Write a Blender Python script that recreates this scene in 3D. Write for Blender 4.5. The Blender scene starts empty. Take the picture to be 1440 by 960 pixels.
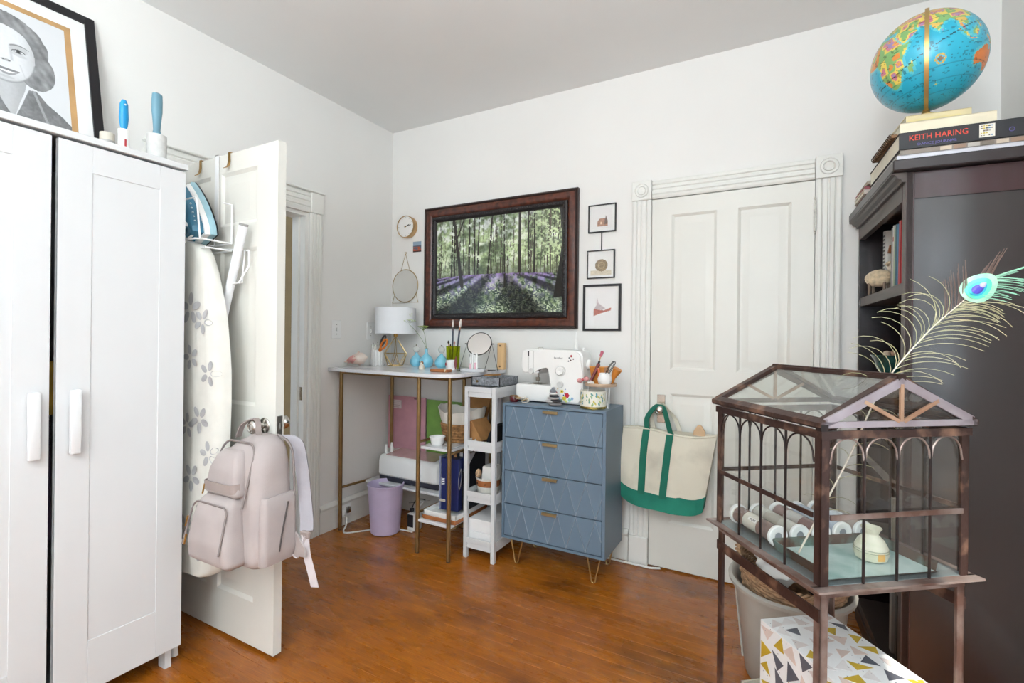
import bpy, bmesh, math, random
import numpy as np
from mathutils import Vector, Matrix, Quaternion
random.seed(7); rng = np.random.default_rng(5)
S = bpy.context.scene
COL = S.collection
pi = math.pi
def R(d): return math.radians(d)

# ---------------------------------------------------------------- camera
YAW = R(28.8); ROLL = 0.011; CAMH = 1.265
cam = bpy.data.cameras.new('camera'); co = bpy.data.objects.new('camera', cam); COL.objects.link(co)
cam.sensor_width = 36; cam.lens = 694/1440*36; cam.shift_y = -7/1440; cam.clip_start = .05
co.location = (0, 0, CAMH)
co.rotation_euler = (Matrix.Rotation(YAW, 3, 'Z') @ Matrix.Rotation(R(90), 3, 'X') @ Matrix.Rotation(ROLL, 3, 'Z')).to_euler()
S.camera = co
S.cycles.transparent_max_bounces = 40
# ---------------------------------------------------------------- world, sun, window light, exposure
w = bpy.data.worlds.new('sky'); S.world = w; w.use_nodes = True
bg = w.node_tree.nodes['Background']; bg.inputs[0].default_value = (.72, .85, 1, 1); bg.inputs[1].default_value = 1.1
sd = bpy.data.lights.new('sun', 'SUN'); so = bpy.data.objects.new('sun', sd); COL.objects.link(so)
sd.energy = 9; sd.angle = R(.6); sd.color = (1, .95, .86)
so.rotation_euler = Vector((-.40, .75, -1.30)).to_track_quat('-Z', 'Y').to_euler(); so.location = (3, -3, 5)
def area(name, loc, direction, sx, sy, e, c=(1, 1, 1)):
    l = bpy.data.lights.new(name, 'AREA'); o = bpy.data.objects.new(name, l); COL.objects.link(o)
    l.shape = 'RECTANGLE'; l.size = sx; l.size_y = sy; l.energy = e; l.color = c
    o.location = loc; o.rotation_euler = Vector(direction).to_track_quat('-Z', 'Z').to_euler()
    return o
area('daylight_side_window', (.92, .75, 1.45), (-1, 0, 0), .86, 1.6, 8.5, (.80, .91, 1))
area('daylight_rear_window', (-.2, -1.93, 1.5), (0, 1, 0), 1.0, 1.8, 36, (.80, .91, 1))
S.view_settings.view_transform = 'Standard'; S.view_settings.look = 'None'
S.view_settings.exposure = 0.38; S.view_settings.gamma = 1

# ---------------------------------------------------------------- materials
def lin(h):
    if isinstance(h, (tuple, list)): return (*h[:3], 1)
    h = h.lstrip('#'); v = [int(h[i:i+2], 16)/255 for i in (0, 2, 4)]
    return (*[x/12.92 if x <= .04045 else ((x+.055)/1.055)**2.4 for x in v], 1)
MATS = {}
def mat(name, col, rough=.5, metal=0, var=.06, scale=12, bump=0, bscale=60, stretch=(1, 1, 1), col2=None, coat=0, spec=.5, emis=None, sheen=0, trans=0, thr=None):
    """principled material whose colour is broken up by procedural noise"""
    if name in MATS: return MATS[name]
    m = bpy.data.materials.new(name); m.use_nodes = True; MATS[name] = m
    nt = m.node_tree; N = nt.nodes; L = nt.links; b = N['Principled BSDF']
    tc = N.new('ShaderNodeTexCoord'); mp = N.new('ShaderNodeMapping'); mp.inputs['Scale'].default_value = stretch
    L.new(tc.outputs['Object'], mp.inputs[0])
    nz = N.new('ShaderNodeTexNoise'); nz.inputs['Scale'].default_value = scale; nz.inputs['Detail'].default_value = 5
    L.new(mp.outputs[0], nz.inputs['Vector'])
    rp = N.new('ShaderNodeValToRGB'); c = lin(col)
    lo = lin(col2) if col2 else tuple(x*(1-var*2) for x in c[:3])+(1,)
    hi = c if col2 else tuple(min(1, x*(1+var)) for x in c[:3])+(1,)
    rp.color_ramp.elements[0].color = lo; rp.color_ramp.elements[1].color = hi
    a, z = thr or (.3, .7); rp.color_ramp.elements[0].position = a; rp.color_ramp.elements[1].position = z
    L.new(nz.outputs[0], rp.inputs[0]); L.new(rp.outputs[0], b.inputs['Base Color'])
    b.inputs['Roughness'].default_value = rough; b.inputs['Metallic'].default_value = metal
    b.inputs['Coat Weight'].default_value = coat; b.inputs['Coat Roughness'].default_value = .16 if coat > .8 else .05; b.inputs['Specular IOR Level'].default_value = spec
    b.inputs['Sheen Weight'].default_value = sheen; b.inputs['Transmission Weight'].default_value = trans
    if emis: b.inputs['Emission Color'].default_value = lin(emis[0]); b.inputs['Emission Strength'].default_value = emis[1]
    if bump:
        n2 = N.new('ShaderNodeTexNoise'); n2.inputs['Scale'].default_value = bscale; n2.inputs['Detail'].default_value = 4
        L.new(mp.outputs[0], n2.inputs['Vector'])
        bp = N.new('ShaderNodeBump'); bp.inputs['Strength'].default_value = bump; bp.inputs['Distance'].default_value = .003
        L.new(n2.outputs[0], bp.inputs['Height']); L.new(bp.outputs[0], b.inputs['Normal'])
    return m
def weave(name, col, col2, scale=160, bump=.5, rough=.9):
    m = mat(name, col, rough, col2=col2, scale=9, thr=(.2, .8)); nt = m.node_tree; N = nt.nodes; L = nt.links
    tc = [n for n in N if n.type == 'MAPPING'][0]
    w1 = N.new('ShaderNodeTexWave'); w1.inputs['Scale'].default_value = scale; w1.bands_direction = 'X'
    w2 = N.new('ShaderNodeTexWave'); w2.inputs['Scale'].default_value = scale; w2.bands_direction = 'Z'
    L.new(tc.outputs[0], w1.inputs[0]); L.new(tc.outputs[0], w2.inputs[0])
    mx = N.new('ShaderNodeMath'); mx.operation = 'ADD'; L.new(w1.outputs[1], mx.inputs[0]); L.new(w2.outputs[1], mx.inputs[1])
    bp = N.new('ShaderNodeBump'); bp.inputs['Strength'].default_value = bump; bp.inputs['Distance'].default_value = .002
    L.new(mx.outputs[0], bp.inputs['Height']); L.new(bp.outputs[0], N['Principled BSDF'].inputs['Normal'])
    return m
def glassy(name, tint=(.985, .99, .985), base=.02, rough=0.0):
    m = bpy.data.materials.new(name); m.use_nodes = True; nt = m.node_tree; N = nt.nodes; L = nt.links; N.clear()
    o = N.new('ShaderNodeOutputMaterial'); t = N.new('ShaderNodeBsdfTransparent'); t.inputs[0].default_value = (*tint, 1)
    g = N.new('ShaderNodeBsdfGlossy'); g.inputs['Roughness'].default_value = rough
    f = N.new('ShaderNodeFresnel'); gb = N.new('ShaderNodeNewGeometry'); io = N.new('ShaderNodeMath'); io.operation = 'MULTIPLY_ADD'; io.inputs[1].default_value = 1/1.45-1.45; io.inputs[2].default_value = 1.45; L.new(gb.outputs['Backfacing'], io.inputs[0]); L.new(io.outputs[0], f.inputs[0])
    nz = N.new('ShaderNodeTexNoise'); nz.inputs['Scale'].default_value = 3; ad = N.new('ShaderNodeMath'); ad.operation = 'MULTIPLY_ADD'
    ad.inputs[1].default_value = base; L.new(nz.outputs[0], ad.inputs[0]); L.new(f.outputs[0], ad.inputs[2])
    mx = N.new('ShaderNodeMixShader'); L.new(ad.outputs[0], mx.inputs[0]); L.new(t.outputs[0], mx.inputs[1]); L.new(g.outputs[0], mx.inputs[2])
    L.new(mx.outputs[0], o.inputs[0]); return m
def attr_mat(name, rough=.6, coat=0, fine=0):
    if name in MATS: return MATS[name]
    m = bpy.data.materials.new(name); m.use_nodes = True; MATS[name] = m
    N = m.node_tree.nodes; a = N.new('ShaderNodeAttribute'); a.attribute_name = 'Col'
    m.node_tree.links.new(a.outputs[0], N['Principled BSDF'].inputs['Base Color'])
    N['Principled BSDF'].inputs['Roughness'].default_value = rough; N['Principled BSDF'].inputs['Coat Weight'].default_value = coat
    return m

wallm = mat('wall_paint', '#edebe7', .85, var=.012, scale=1.5, bump=.08, bscale=40)
ceilm = mat('ceiling_paint', '#f0f0ee', .9, var=.015, scale=1.2, bump=.05, bscale=30)
trimm = mat('trim_gloss_paint', '#e9e8e2', .38, var=.012, scale=4, bump=.05, bscale=20)
doorm = mat('door_paint', '#e2e0d8', .36, var=.015, scale=2.5, bump=.06, bscale=18)
whitem = mat('white_laminate', '#d6d7d8', .42, var=.008, scale=3)
whitep = mat('white_plastic', '#f0f0ee', .3, var=.01)
whitemet = mat('white_coated_wire', '#eeeeee', .3, var=.01)
blackm = mat('black_frame', '#17161a', .35, var=.1)
darkm = mat('dark_plastic', '#1b1b1f', .4, var=.1)
brassm = mat('brushed_brass', '#b08a4a', .3, 1, var=.06, scale=40)
bronzem = mat('bronze_tube', '#96794f', .32, .75, var=.08, scale=20)
steelm = mat('satin_nickel', '#c9c5bd', .25, 1, var=.05, scale=30)
hingem = mat('aged_hinge', '#a9a79f', .4, .8, var=.1)
greym = mat('grey_felt', '#8e9196', .95, var=.25, scale=90, bump=.5, bscale=150)
kraftm = mat('kraft_card', '#b5824e', .8, var=.1, scale=14, bump=.1, bscale=90)
cloth = mat('white_cloth', '#e9e8e4', .95, var=.03, bump=.3, bscale=40)
glassm = glassy('clear_pane'); roofglass = glassy('cloudy_roof_pane', (.93, .955, .945), .22, .03)

# floor boards: honey varnish, continuous wear pattern in world space
def floor_mat():
    m = bpy.data.materials.new('worn_varnished_pine'); m.use_nodes = True; N = m.node_tree.nodes; L = m.node_tree.links
    b = N['Principled BSDF']; g = N.new('ShaderNodeNewGeometry')
    def nz(sc, st, det=6, rough=.6):
        mp = N.new('ShaderNodeMapping'); mp.inputs['Scale'].default_value = st; L.new(g.outputs['Position'], mp.inputs[0])
        n = N.new('ShaderNodeTexNoise'); n.inputs['Scale'].default_value = sc; n.inputs['Detail'].default_value = det; n.inputs['Roughness'].default_value = rough
        L.new(mp.outputs[0], n.inputs['Vector']); return n
    def ramp(src, *st):
        r = N.new('ShaderNodeValToRGB'); e = r.color_ramp.elements
        while len(e) < len(st): e.new(.5)
        for k, (p, c) in enumerate(st): e[k].position = p; e[k].color = lin(c) if isinstance(c, str) else (c, c, c, 1)
        L.new(src, r.inputs[0]); return r
    def mix(f, a, bb, mode='MIX'):
        x = N.new('ShaderNodeMix'); x.data_type = 'RGBA'; x.blend_type = mode
        if isinstance(f, float): x.inputs[0].default_value = f
        else: L.new(f, x.inputs[0])
        L.new(a, x.inputs[6]); L.new(bb, x.inputs[7]); return x.outputs[2]
    base = ramp(nz(.9, (.6, 1.2, 1)).outputs[0], (.3, '#914a0b'), (.5, '#b36512'), (.7, '#c8811e'))
    grain = ramp(nz(9, (1, 26, 1)).outputs[0], (.28, '#652e07'), (.5, '#a05a14'), (.75, '#cc882b'))
    c = mix(.55, base.outputs[0], grain.outputs[0])
    oi = N.new('ShaderNodeObjectInfo'); rr = ramp(oi.outputs['Random'], (0, '#b7ada0'), (1, '#ffffff'))
    c = mix(.28, c, rr.outputs[0], 'MULTIPLY')
    stain = ramp(nz(2.2, (.7, 1.6, 1), 8, .7).outputs[0], (.50, 0.0), (.68, 1.0)); dk = N.new('ShaderNodeRGB'); dk.outputs[0].default_value = lin('#4a2208')
    sm = N.new('ShaderNodeMath'); sm.operation = 'MULTIPLY'; sm.inputs[1].default_value = .75; L.new(stain.outputs[0], sm.inputs[0])
    c = mix(sm.outputs[0], c, dk.outputs[0])
    # gouge-like dark spots and pale scratches
    sp = ramp(nz(16, (.35, 2.2, 1), 3, .5).outputs[0], (.66, 0.0), (.72, 1.0)); sm2 = N.new('ShaderNodeMath'); sm2.operation = 'MULTIPLY'; sm2.inputs[1].default_value = .6
    L.new(sp.outputs[0], sm2.inputs[0]); c = mix(sm2.outputs[0], c, dk.outputs[0])
    lt = N.new('ShaderNodeRGB'); lt.outputs[0].default_value = lin('#d9ad63')
    sc = ramp(nz(38, (1, 1.4, 1), 6, .8).outputs[0], (.60, 0.0), (.68, 1.0)); msk = ramp(nz(2.4, (1, 1, 1), 3).outputs[0], (.45, 0.0), (.6, 1.0))
    sm3 = N.new('ShaderNodeMath'); sm3.operation = 'MULTIPLY'; L.new(sc.outputs[0], sm3.inputs[0]); L.new(msk.outputs[0], sm3.inputs[1])
    sm4 = N.new('ShaderNodeMath'); sm4.operation = 'MULTIPLY'; sm4.inputs[1].default_value = .45; L.new(sm3.outputs[0], sm4.inputs[0])
    c = mix(sm4.outputs[0], c, lt.outputs[0])
    L.new(c, b.inputs['Base Color'])
    rg = ramp(nz(5, (1, 3, 1)).outputs[0], (.3, .20), (.7, .38)); L.new(rg.outputs[0], b.inputs['Roughness'])
    bp = N.new('ShaderNodeBump'); bp.inputs['Strength'].default_value = .25; bp.inputs['Distance'].default_value = .004
    L.new(nz(7, (1, 6, 1)).outputs[0], bp.inputs['Height']); L.new(bp.outputs[0], b.inputs['Normal'])
    b.inputs['Coat Weight'].default_value = .3; b.inputs['Coat Roughness'].default_value = .12
    return m
floorm = floor_mat()

# ---------------------------------------------------------------- builders
class MB:
    def __init__(s): s.v = []; s.f = []; s.m = []
    def add(s, vs, fs, m=0, M=None):
        o = len(s.v)
        s.v += [tuple(M @ Vector(v)) if M is not None else tuple(v) for v in vs]
        s.f += [tuple(i+o for i in f) for f in fs]; s.m += [m]*len(fs); return s
    def box(s, a, b, m=0, bev=0, M=None, seg=1):
        x0, y0, z0 = [min(a[i], b[i]) for i in range(3)]; x1, y1, z1 = [max(a[i], b[i]) for i in range(3)]
        if bev <= 0:
            return s.add([(x0,y0,z0),(x1,y0,z0),(x1,y1,z0),(x0,y1,z0),(x0,y0,z1),(x1,y0,z1),(x1,y1,z1),(x0,y1,z1)],
                [(0,3,2,1),(4,5,6,7),(0,1,5,4),(1,2,6,5),(2,3,7,6),(3,0,4,7)], m, M)
        bm = bmesh.new(); bmesh.ops.create_cube(bm, size=1)
        for v in bm.verts: v.co = Vector(((x0+x1)/2+v.co.x*(x1-x0), (y0+y1)/2+v.co.y*(y1-y0), (z0+z1)/2+v.co.z*(z1-z0)))
        bmesh.ops.bevel(bm, geom=list(bm.edges), offset=min(bev, .49*min(x1-x0, y1-y0, z1-z0)), segments=seg, profile=.5, affect='EDGES')
        return s.bm(bm, m, M)
    def bm(s, bm, m=0, M=None):
        bm.verts.ensure_lookup_table(); bm.verts.index_update()
        s.add([v.co[:] for v in bm.verts], [[v.index for v in f.verts] for f in bm.faces], m, M); bm.free(); return s
    def loft(s, rings, m=0, caps=True, closed=True, M=None):
        n = len(rings[0]); vs = [p for r in rings for p in r]; fs = []
        for i in range(len(rings)-1):
            for j in range(n if closed else n-1):
                k = (j+1) % n; fs.append((i*n+j, i*n+k, (i+1)*n+k, (i+1)*n+j))
        if caps: fs.append(tuple(range(n))[::-1]); fs.append(tuple((len(rings)-1)*n+j for j in range(n)))
        return s.add(vs, fs, m, M)
    def tube(s, pts, r, seg=8, m=0, closed=False, M=None):
        P = [Vector(p) for p in pts]; n = len(P); rings = []; up = None
        for i, p in enumerate(P):
            if closed: t = (P[(i+1) % n]-P[i-1]).normalized()
            else: t = ((P[min(i+1, n-1)]-P[i]).normalized()+(P[i]-P[max(i-1, 0)]).normalized()).normalized()
            if up is None: up = t.orthogonal().normalized()
            up = (up-t*up.dot(t)); up = up.normalized() if up.length > 1e-6 else t.orthogonal().normalized()
            sd_ = t.cross(up); rr = r[i] if isinstance(r, (list, tuple)) else r
            rings.append([p+(up*math.cos(2*pi*k/seg)+sd_*math.sin(2*pi*k/seg))*rr for k in range(seg)])
        if closed: rings.append(rings[0])
        return s.loft(rings, m, caps=not closed, M=M)
    def lathe(s, prof, c=(0,0,0), seg=24, m=0, M=None, sx=1, sy=1, flute=None):
        rings = []
        for r, z in prof:
            ring = []
            for k in range(seg):
                a = 2*pi*k/seg; q = r*(1+(flute[1]*math.cos(a*flute[0]) if flute else 0))
                ring.append((c[0]+q*math.cos(a)*sx, c[1]+q*math.sin(a)*sy, c[2]+z))
            rings.append(ring)
        closed = abs(prof[0][0]-prof[-1][0]) < 1e-6 and abs(prof[0][1]-prof[-1][1]) < 1e-6
        s.loft(rings, m, caps=False, M=M); o = len(s.v)-len(rings)*seg
        if not closed:
            if prof[0][0] < .0025 or prof[0][1] <= .0001: s.f.append(tuple(range(o, o+seg))[::-1]); s.m.append(m)
            if prof[-1][0] < .0025: s.f.append(tuple(range(len(s.v)-seg, len(s.v)))); s.m.append(m)
        return s
    def prism(s, poly, o, ax, ay, ex, m=0, M=None):
        o = Vector(o); ax = Vector(ax); ay = Vector(ay); ex = Vector(ex)
        a = [o+ax*p[0]+ay*p[1] for p in poly]; b = [q+ex for q in a]
        return s.loft([a, b], m, M=M)
    def grid(s, fn, nu, nv, m=0, M=None):
        vs = [fn(i/nu, j/nv) for j in range(nv+1) for i in range(nu+1)]
        fs = [(j*(nu+1)+i, j*(nu+1)+i+1, (j+1)*(nu+1)+i+1, (j+1)*(nu+1)+i) for j in range(nv) for i in range(nu)]
        return s.add(vs, fs, m, M)
    def sphere(s, c, r, seg=16, rings=10, m=0, M=None, sc=(1, 1, 1)):
        rs = []
        for j in range(rings+1):
            a = -pi/2+pi*j/rings; q = max(math.cos(a), .001)
            rs.append([(c[0]+r*sc[0]*q*math.cos(2*pi*k/seg), c[1]+r*sc[1]*q*math.sin(2*pi*k/seg), c[2]+r*sc[2]*math.sin(a)) for k in range(seg)])
        return s.loft(rs, m, M=M)
def mw(o):
    M = Matrix.Identity(4)
    while o is not None:
        M = Matrix.LocRotScale(o.location, o.rotation_euler, None) @ M; o = o.parent
    return M
def obj(name, mb, mats, parent=None, label=None, local=False, smooth=35):
    """one mesh object; world coordinates unless local=True; recentred under its parent"""
    me = bpy.data.meshes.new(name); vs = [Vector(v) for v in mb.v]
    if not isinstance(mats, (list, tuple)): mats = [mats]
    o = bpy.data.objects.new(name, me); COL.objects.link(o)
    if parent is not None:
        o.parent = parent
        if not local:
            I = mw(parent).inverted(); vs = [I @ v for v in vs]
    elif not local:
        xs = [v.x for v in vs]; ys = [v.y for v in vs]; z0 = min(v.z for v in vs)
        c = Vector(((min(xs)+max(xs))/2, (min(ys)+max(ys))/2, z0)); vs = [v-c for v in vs]; o.location = c
    me.from_pydata([v[:] for v in vs], [], mb.f)
    for m_ in mats: me.materials.append(m_)
    me.polygons.foreach_set('material_index', mb.m)
    b = bmesh.new(); b.from_mesh(me); bmesh.ops.recalc_face_normals(b, faces=b.faces); b.to_mesh(me); b.free()
    if smooth:
        me.polygons.foreach_set('use_smooth', [True]*len(me.polygons)); me.set_sharp_from_angle(angle=R(smooth))
    if label: o['label'] = label
    return o
def tag(o, label, cat, group=None):
    o['label'] = label; o['category'] = cat
    if group: o['group'] = group
    return o
def thing(name, label, cat, loc=(0, 0, 0), rz=0, group=None):
    o = bpy.data.objects.new(name, None); COL.objects.link(o); o.empty_display_size = .1
    o.location = loc; o.rotation_euler = (0, 0, rz); return tag(o, label, cat, group)
def struct(name, mb, m, parent=None, **k):
    o = obj(name, mb, m, parent, **k)
    if parent is None: o['kind'] = 'structure'
    return o
def single(name, mb, m, label, cat, group=None, **k): return tag(obj(name, mb, m, **k), label, cat, group)
def B(*a, **k): return MB().box(*a, **k)
def text(name, body, size, m, parent, M, extrude=.0004, label=None, align='CENTER', sx=1):
    c = bpy.data.curves.new(name, 'FONT'); c.body = body; c.size = size; c.extrude = extrude; c.align_x = align; c.align_y = 'CENTER'; c.resolution_u = 2
    t = bpy.data.objects.new(name+'_c', c); COL.objects.link(t)
    me = bpy.data.meshes.new_from_object(t.evaluated_get(bpy.context.evaluated_depsgraph_get()))
    bpy.data.objects.remove(t); bpy.data.curves.remove(c)
    mb = MB(); mb.add([(v.co.x*sx, v.co.y, v.co.z) for v in me.vertices], [tuple(p.vertices) for p in me.polygons], 0, M)
    bpy.data.meshes.remove(me); return obj(name, mb, m, parent, label=label, smooth=0)
def frameM(o, x, y):
    """matrix with local x,y axes x,y at o"""
    x = Vector(x).normalized(); y = Vector(y).normalized(); z = x.cross(y)
    return Matrix(((x.x, y.x, z.x, o[0]), (x.y, y.y, z.y, o[1]), (x.z, y.z, z.z, o[2]), (0, 0, 0, 1)))
def painted(name, o, ax, ay, nx, ny, fn, m, parent=None, label=None):
    """flat printed sheet; fn(U,V)->(ny,nx,3) sRGB"""
    o = Vector(o); ax = Vector(ax); ay = Vector(ay); mb = MB()
    mb.grid(lambda u, v: o+ax*u+ay*v, nx, ny); ob = obj(name, mb, m, parent, label=label, smooth=0)
    U, V = np.meshgrid((np.arange(nx)+.5)/nx, (np.arange(ny)+.5)/ny); c = np.clip(fn(U, V), 0, 1)
    c = np.where(c <= .04045, c/12.92, ((c+.055)/1.055)**2.4).reshape(-1, 3)
    a = ob.data.color_attributes.new('Col', 'FLOAT_COLOR', 'CORNER')
    full = np.ones((len(c), 4, 4), dtype=np.float32); full[:, :, :3] = c[:, None, :]
    a.data.foreach_set('color', full.ravel()); return ob
def vnoise(U, V, s, seed=0):
    r = np.random.default_rng(seed); g = r.random((130, 130)); x = U*s; y = V*s
    xi = np.floor(x).astype(int); yi = np.floor(y).astype(int); fx = x-xi; fy = y-yi; fx = fx*fx*(3-2*fx); fy = fy*fy*(3-2*fy)
    G = lambda a, b: g[a % 130, b % 130]
    return (G(xi, yi)*(1-fx)+G(xi+1, yi)*fx)*(1-fy)+(G(xi, yi+1)*(1-fx)+G(xi+1, yi+1)*fx)*fy
def fbm(U, V, s, seed=0, n=4):
    return sum(vnoise(U, V, s*2**k, seed+k)*.5**k for k in range(n))/sum(.5**k for k in range(n))
def C(h): h = h.lstrip('#'); return np.array([int(h[i:i+2], 16)/255 for i in (0, 2, 4)])
def inpoly(U, V, poly):
    r = np.zeros(U.shape, bool); n = len(poly)
    for i in range(n):
        x1, y1 = poly[i]; x2, y2 = poly[i-1]
        if y1 == y2: continue
        r ^= ((y1 > V) != (y2 > V)) & (U < (x2-x1)*(V-y1)/(y2-y1)+x1)
    return r

# ================================================================ THE ROOM
XL, XR, YB, YR, CH = -2.57, .79, 2.797, -1.75, 2.772
fl = struct('floor', B((XL-.12, YR-.1, -.10), (XR+.1, YB+.1, -.014)), mat('subfloor', '#3a2412', .8))
bw = .0572; y = YB; meshes = {}; row = 0
while y > YR:
    x = XL; first = True
    while x < XR-.01:
        ln = random.choice((1.1, 1.5, 1.9)) if not first else random.choice((.5, .9, 1.3, 1.6)); first = False
        ln = min(ln, XR-x); key = round(ln, 3)
        if key not in meshes:
            o = obj('floorboard', B((.0003, -bw+.0003, -.0135), (ln-.0003, -.0001, 0), bev=.0005), floorm, fl, local=True, smooth=0); meshes[key] = o.data
        else:
            o = bpy.data.objects.new('floorboard', meshes[key]); COL.objects.link(o); o.parent = fl
        o.location = Vector((x, y, random.uniform(-.0004, 0)))-fl.location; x += ln
    y -= bw; row += 1
struct('ceiling', B((XL-.12, YR-.1, CH), (XR+.1, YB+.1, CH+.1)), ceilm)
# left wall with the doorway
DY0, DY1, DH = 1.262, 2.056, 2.012
wl = MB().box((XL-.12, YR-.1, -.02), (XL, DY0, CH)).box((XL-.12, DY1, -.02), (XL, YB+.1, CH)).box((XL-.12, DY0, DH), (XL, DY1, CH))
struct('wall_left', wl, wallm, smooth=0)
struct('wall_back', B((XL, YB, -.02), (XR+.1, YB+.1, CH)), wallm)
# right wall with a tall window (outside the frame, it lights the room)
W0, W1, Z0, Z1 = .28, 1.20, .55, 2.5
wr = MB().box((XR, YR-.1, -.02), (XR+.1, W0, CH)).box((XR, W1, -.02), (XR+.1, YB, CH)).box((XR, W0, -.02), (XR+.1, W1, Z0)).box((XR, W0, Z1), (XR+.1, W1, CH))
struct('wall_right', wr, wallm, smooth=0)
RW = [(-.7, .3)]
rw = MB().box((XL, YR-.1, -.02), (-.7, YR, CH)).box((.3, YR-.1, -.02), (XR, YR, CH))
for a, b in RW: rw.box((a, YR-.1, -.02), (b, YR, .6)).box((a, YR-.1, 2.4), (b, YR, CH))
struct('wall_rear', rw, wallm, smooth=0)
def window(n, axis, c, a, b, z0, z1):
    mb = MB(); f = (lambda u, d, z: (c+d, u, z)) if axis == 'x' else (lambda u, d, z: (u, c+d, z))
    for (u0, u1, zz0, zz1) in ((a, a+.05, z0, z1), (b-.05, b, z0, z1), (a, b, z0, z0+.05), (a, b, z1-.05, z1), (a, b, (z0+z1)/2-.03, (z0+z1)/2+.03)):
        mb.box(f(u0, .02, zz0), f(u1, .07, zz1))
    for (u0, u1, zz0, zz1) in ((a-.1, a, z0-.1, z1+.1), (b, b+.1, z0-.1, z1+.1), (a-.1, b+.1, z1, z1+.1), (a-.14, b+.14, z0-.03, z0)):
        mb.box(f(u0, -.025, zz0), f(u1, -.001, zz1))
    w_ = struct(f'window_{n}', mb, trimm)
    obj('pane', MB().box(f(a+.04, .04, z0+.04), f(b-.04, .044, z1-.04)), glassm, w_)
window(1, 'x', XR, W0, W1, Z0, Z1)
for i, (a, b) in enumerate(RW):
    mb = MB()
    for (u0, u1, zz0, zz1) in ((a, a+.05, .6, 2.4), (b-.05, b, .6, 2.4), (a, b, .6, .65), (a, b, 2.35, 2.4), (a, b, 1.47, 1.53)): mb.box((u0, YR-.07, zz0), (u1, YR-.02, zz1))
    for (u0, u1, zz0, zz1) in ((a-.1, a, .5, 2.5), (b, b+.1, .5, 2.5), (a, b, 2.4, 2.5), (a-.1, b+.1, .57, .6)): mb.box((u0, YR+.001, zz0), (u1, YR+.025, zz1))
    w_ = struct(f'window_{i+2}', mb, trimm); obj('pane', B((a+.04, YR-.05, .64), (b-.04, YR-.046, 2.36)), glassm, w_)
# hallway seen through the doorway
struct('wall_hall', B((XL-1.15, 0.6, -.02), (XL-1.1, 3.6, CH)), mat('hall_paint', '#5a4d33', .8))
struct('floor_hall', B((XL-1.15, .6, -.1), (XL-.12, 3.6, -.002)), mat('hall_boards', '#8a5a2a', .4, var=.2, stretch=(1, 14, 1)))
# door casings
def moulded(mb, a, b, prof, depthdir, widthdir, M=None):
    """straight strip from a to b with profile points (width, depth)"""
    a = Vector(a); b = Vector(b); wd = Vector(widthdir); dd = Vector(depthdir)
    mb.loft([[a+wd*p[0]+dd*p[1] for p in prof], [b+wd*p[0]+dd*p[1] for p in prof]]); return mb
def casing_prof(w_, d=.022):
    return [(0, 0), (0, d*.8), (w_*.1, d), (w_*.2, d), (w_*.25, d*.72), (w_*.3, d), (w_*.44, d*1.02), (w_*.48, d*.75), (w_*.52, d*.75), (w_*.56, d*1.02), (w_*.7, d), (w_*.75, d*.72), (w_*.8, d), (w_*.93, d), (w_, d*.8), (w_, 0)]
t1 = struct('trim_1', moulded(MB(), (XL+.0005, DY1, 0), (XL+.0005, DY1, DH), casing_prof(.092), (1, 0, 0), (0, 1, 0)), trimm, smooth=20)
obj('head_casing', moulded(MB(), (XL+.0005, DY0-.1, DH), (XL+.0005, DY1, DH), casing_prof(.125), (1, 0, 0), (0, 0, 1)), trimm, t1, smooth=20)
obj('corner_block', MB().box((XL+.0005, DY1, DH), (XL+.030, DY1+.092, DH+.125), bev=.003), trimm, t1)
obj('cap_moulding', B((XL+.0005, DY0-.11, DH+.125), (XL+.038, DY1+.1, DH+.137), bev=.004), trimm, t1)
jm = MB().box((XL-.12, DY1-.022, 0), (XL+.001, DY1-.0005, DH)).box((XL-.12, DY0+.0005, DH-.022), (XL+.001, DY1-.022, DH-.0005)).box((XL-.075, DY1-.036, 0), (XL-.045, DY1-.022, DH-.022))
jo = obj('jamb', jm, trimm, t1, smooth=0)
sk = obj('strike_plate', MB().box((XL-.040, DY1-.024, .86), (XL-.012, DY1-.0219, .94)).box((XL-.03, DY1-.0245, .885), (XL-.02, DY1-.0215, .915)), [steelm], t1)

# skirting boards
def skirt(name, a, b, d, h=.175):
    a = Vector(a); b = Vector(b); d = Vector(d); mb = MB()
    prof = [(0, 0), (0, .02), (h-.035, .02), (h-.03, .026), (h-.02, .028), (h-.008, .018), (h, .012), (h, 0)]
    mb.loft([[a+d*(p[1]+.0008)+Vector((0, 0, p[0])) for p in prof], [b+d*(p[1]+.0008)+Vector((0, 0, p[0])) for p in prof]])
    o = struct(name, mb, trimm, smooth=20); return o
skirt('baseboard_left', (XL, DY1+.095, 0), (XL, YB, 0), (1, 0, 0))
skirt('baseboard_back', (XL+.03, YB, 0), (-.762, YB, 0), (0, -1, 0))
skirt('baseboard_right', (XR, -1.5, 0), (XR, 2.7, 0), (-1, 0, 0))

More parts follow.
